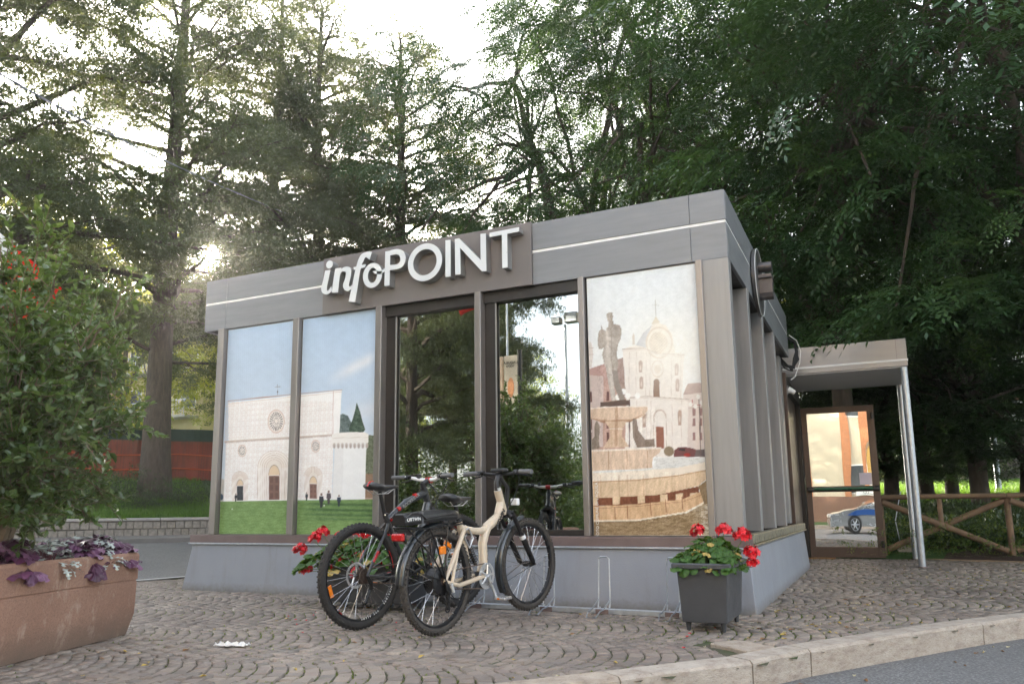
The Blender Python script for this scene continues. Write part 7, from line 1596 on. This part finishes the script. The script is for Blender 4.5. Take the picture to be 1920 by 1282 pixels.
# ------------------------------------------------------------------ litter
cr = thing('crumpled_paper', 'crumpled white paper lying on the setts', 'paper', tuple(onz(435, 1212, .0))); q = off(cr)
mb = MB(); n, m_ = 16, 8; vs = []
for i in range(n+1):
    for j in range(m_+1):
        u, v = i/n-.5, j/m_-.5; e = 1-.35*abs(math.sin(u*9))*(abs(v) > .3); x_, y_ = u*.20, v*.075*e; vs.append((q.x+x_*.95+y_*.2, q.y+y_+x_*.25, .008+.028*abs(math.sin(u*13+v*7)*math.cos(v*9+u*5))*(1-3*v*v)))
mb.add(vs, [(i*(m_+1)+j, (i+1)*(m_+1)+j, (i+1)*(m_+1)+j+1, i*(m_+1)+j+1) for i in range(n) for j in range(m_)]); o = mb.build('sheet', M('tissue', (.78, .77, .75), .8, 0, .02, 5), cr, smooth=True, angle=30); s_ = o.modifiers.new('t', 'SOLIDIFY'); s_.thickness = .002
def flat_leaf(nm, L, w_, mat): me = D.meshes.new(nm); vs = [(0, 0, .002), (L*.3, w_*.5, .009), (L*.7, w_*.4, .006), (L, 0, .002), (L*.7, -w_*.4, .010), (L*.3, -w_*.5, .004)]; me.from_pydata(vs, [], [(0, 1, 2, 3), (0, 3, 4, 5)]); me.materials.append(mat); return me
lms = [flat_leaf('fallen_leaf', .042, .018, M('leaf_yellow', (.48, .34, .07), .6)), flat_leaf('fallen_leaf', .036, .016, M('leaf_pale', (.45, .40, .25), .6)), flat_leaf('fallen_leaf', .05, .022, M('leaf_brown', (.22, .11, .04), .7))]
r = random.Random(3); n_ = 0
while n_ < 210:
    px, py = (r.uniform(1380, 1920), r.uniform(1060, 1200)) if r.random() < .78 else (r.uniform(150, 1400), r.uniform(1120, 1270))
    w = onz(px, py, .002)
    if not in_plaza(w[0], w[1]): continue
    o = D.objects.new('fallen_leaf', lms[r.choice((0, 1, 1, 0, 2))]); COL.objects.link(o); o.location = (w[0], w[1], .002); o.rotation_euler = (r.uniform(-.2, .2), r.uniform(-.2, .2), r.uniform(0, 6)); s = r.uniform(.6, 1.2); o.scale = (s, s, s); tag(o, 'small yellow brown leaf fallen on the paving', 'leaf', 'fallen leaves on the paving'); n_ += 1
n_ = 0
while n_ < 26:
    s_ = r.uniform(sj[0], sj[-1]+1); q = kpt(s_)+np.array([1, -1])*r.uniform(.03, .22); px, py = pj((q[0], q[1], ZR))
    o = D.objects.new('fallen_leaf', lms[r.choice((0, 1, 2, 2))]); COL.objects.link(o); o.location = (q[0], q[1], ZR+.002); o.rotation_euler = (0, 0, r.uniform(0, 6)); s = r.uniform(.7, 1.2); o.scale = (s, s, s); tag(o, 'leaf lying in the gutter below the kerb', 'leaf', 'fallen leaves in the gutter'); n_ += 1
pm = flat_leaf('petal', .022, .014, redm)
for (cx, cy, sx, sy, k_) in ((625, 1150, 40, 8, 9), (1300, 1190, 60, 12, 6), (760, 1180, 40, 10, 4), (560, 1165, 20, 10, 4)):
    for i in range(k_):
        w = onz(r.gauss(cx, sx), r.gauss(cy, sy), .003); o = D.objects.new('petal', pm); COL.objects.link(o); o.location = (w[0], w[1], .003); o.rotation_euler = (0, 0, r.uniform(0, 6)); tag(o, 'red petal fallen on the setts near the flower boxes', 'petal', 'fallen red petals')

# low dark trees and bushes closing the view beyond the right lawn
for px, dd, me, rz, sc, lab in ((1545, 24, LB, 1.9, (1.15, 1.15, .66), 'low tree right behind the open door'), (1680, 23, LB, 3.1, (1.2, 1.2, .60), 'low tree between the canopy posts and the bare trunk'), (1790, 27, LA, 2.2, (1.0, 1.0, .58), 'low spreading tree behind the bare trunk'), (1935, 22, LB, 4.9, (1.2, 1.2, .66), 'low tree in front of the white garage'), (1400, 30, LA, 1.5, (1.2, 1.2, .8), 'low tree hidden behind the side fins')):
    q_ = place(px, dd); tree_from('locust_tree', lab, 'tree', (q_[0], q_[1], q_[2]-.65), rz, sc, *me, group=lg)
for px, dd, s, lab in ((1600, 41, 1.0, 'dark bush left of the low pink house'), (1700, 42, .9, 'dark bush before the low pink house'), (1775, 40, .8, 'bush between pink house and garage'), (1840, 40, .85, 'bush beside the white garage')):
    bush(place(px, dd), s, lab, 'far bushes beyond the right lawn', 'bush', bigb)
# ------------------------------------------------------------------ thin haze volume added for a glow around the low sun
hz = MB().box((-305, -305, -1.3), (305, 305, 26)).build('haze', None); hz.data.materials.clear()
m = D.materials.new('glow_haze'); m.use_nodes = True; t = m.node_tree; t.nodes.remove(t.nodes['Principled BSDF']); v = N(t, 'ShaderNodeVolumePrincipled')
v.inputs['Color'].default_value = (.95, .95, .93, 1); v.inputs['Density'].default_value = .0014; v.inputs['Anisotropy'].default_value = .78; t.links.new(v.outputs[0], t.nodes['Material Output'].inputs['Volume'])
hz.data.materials.append(m); tag(hz, kind='stuff')
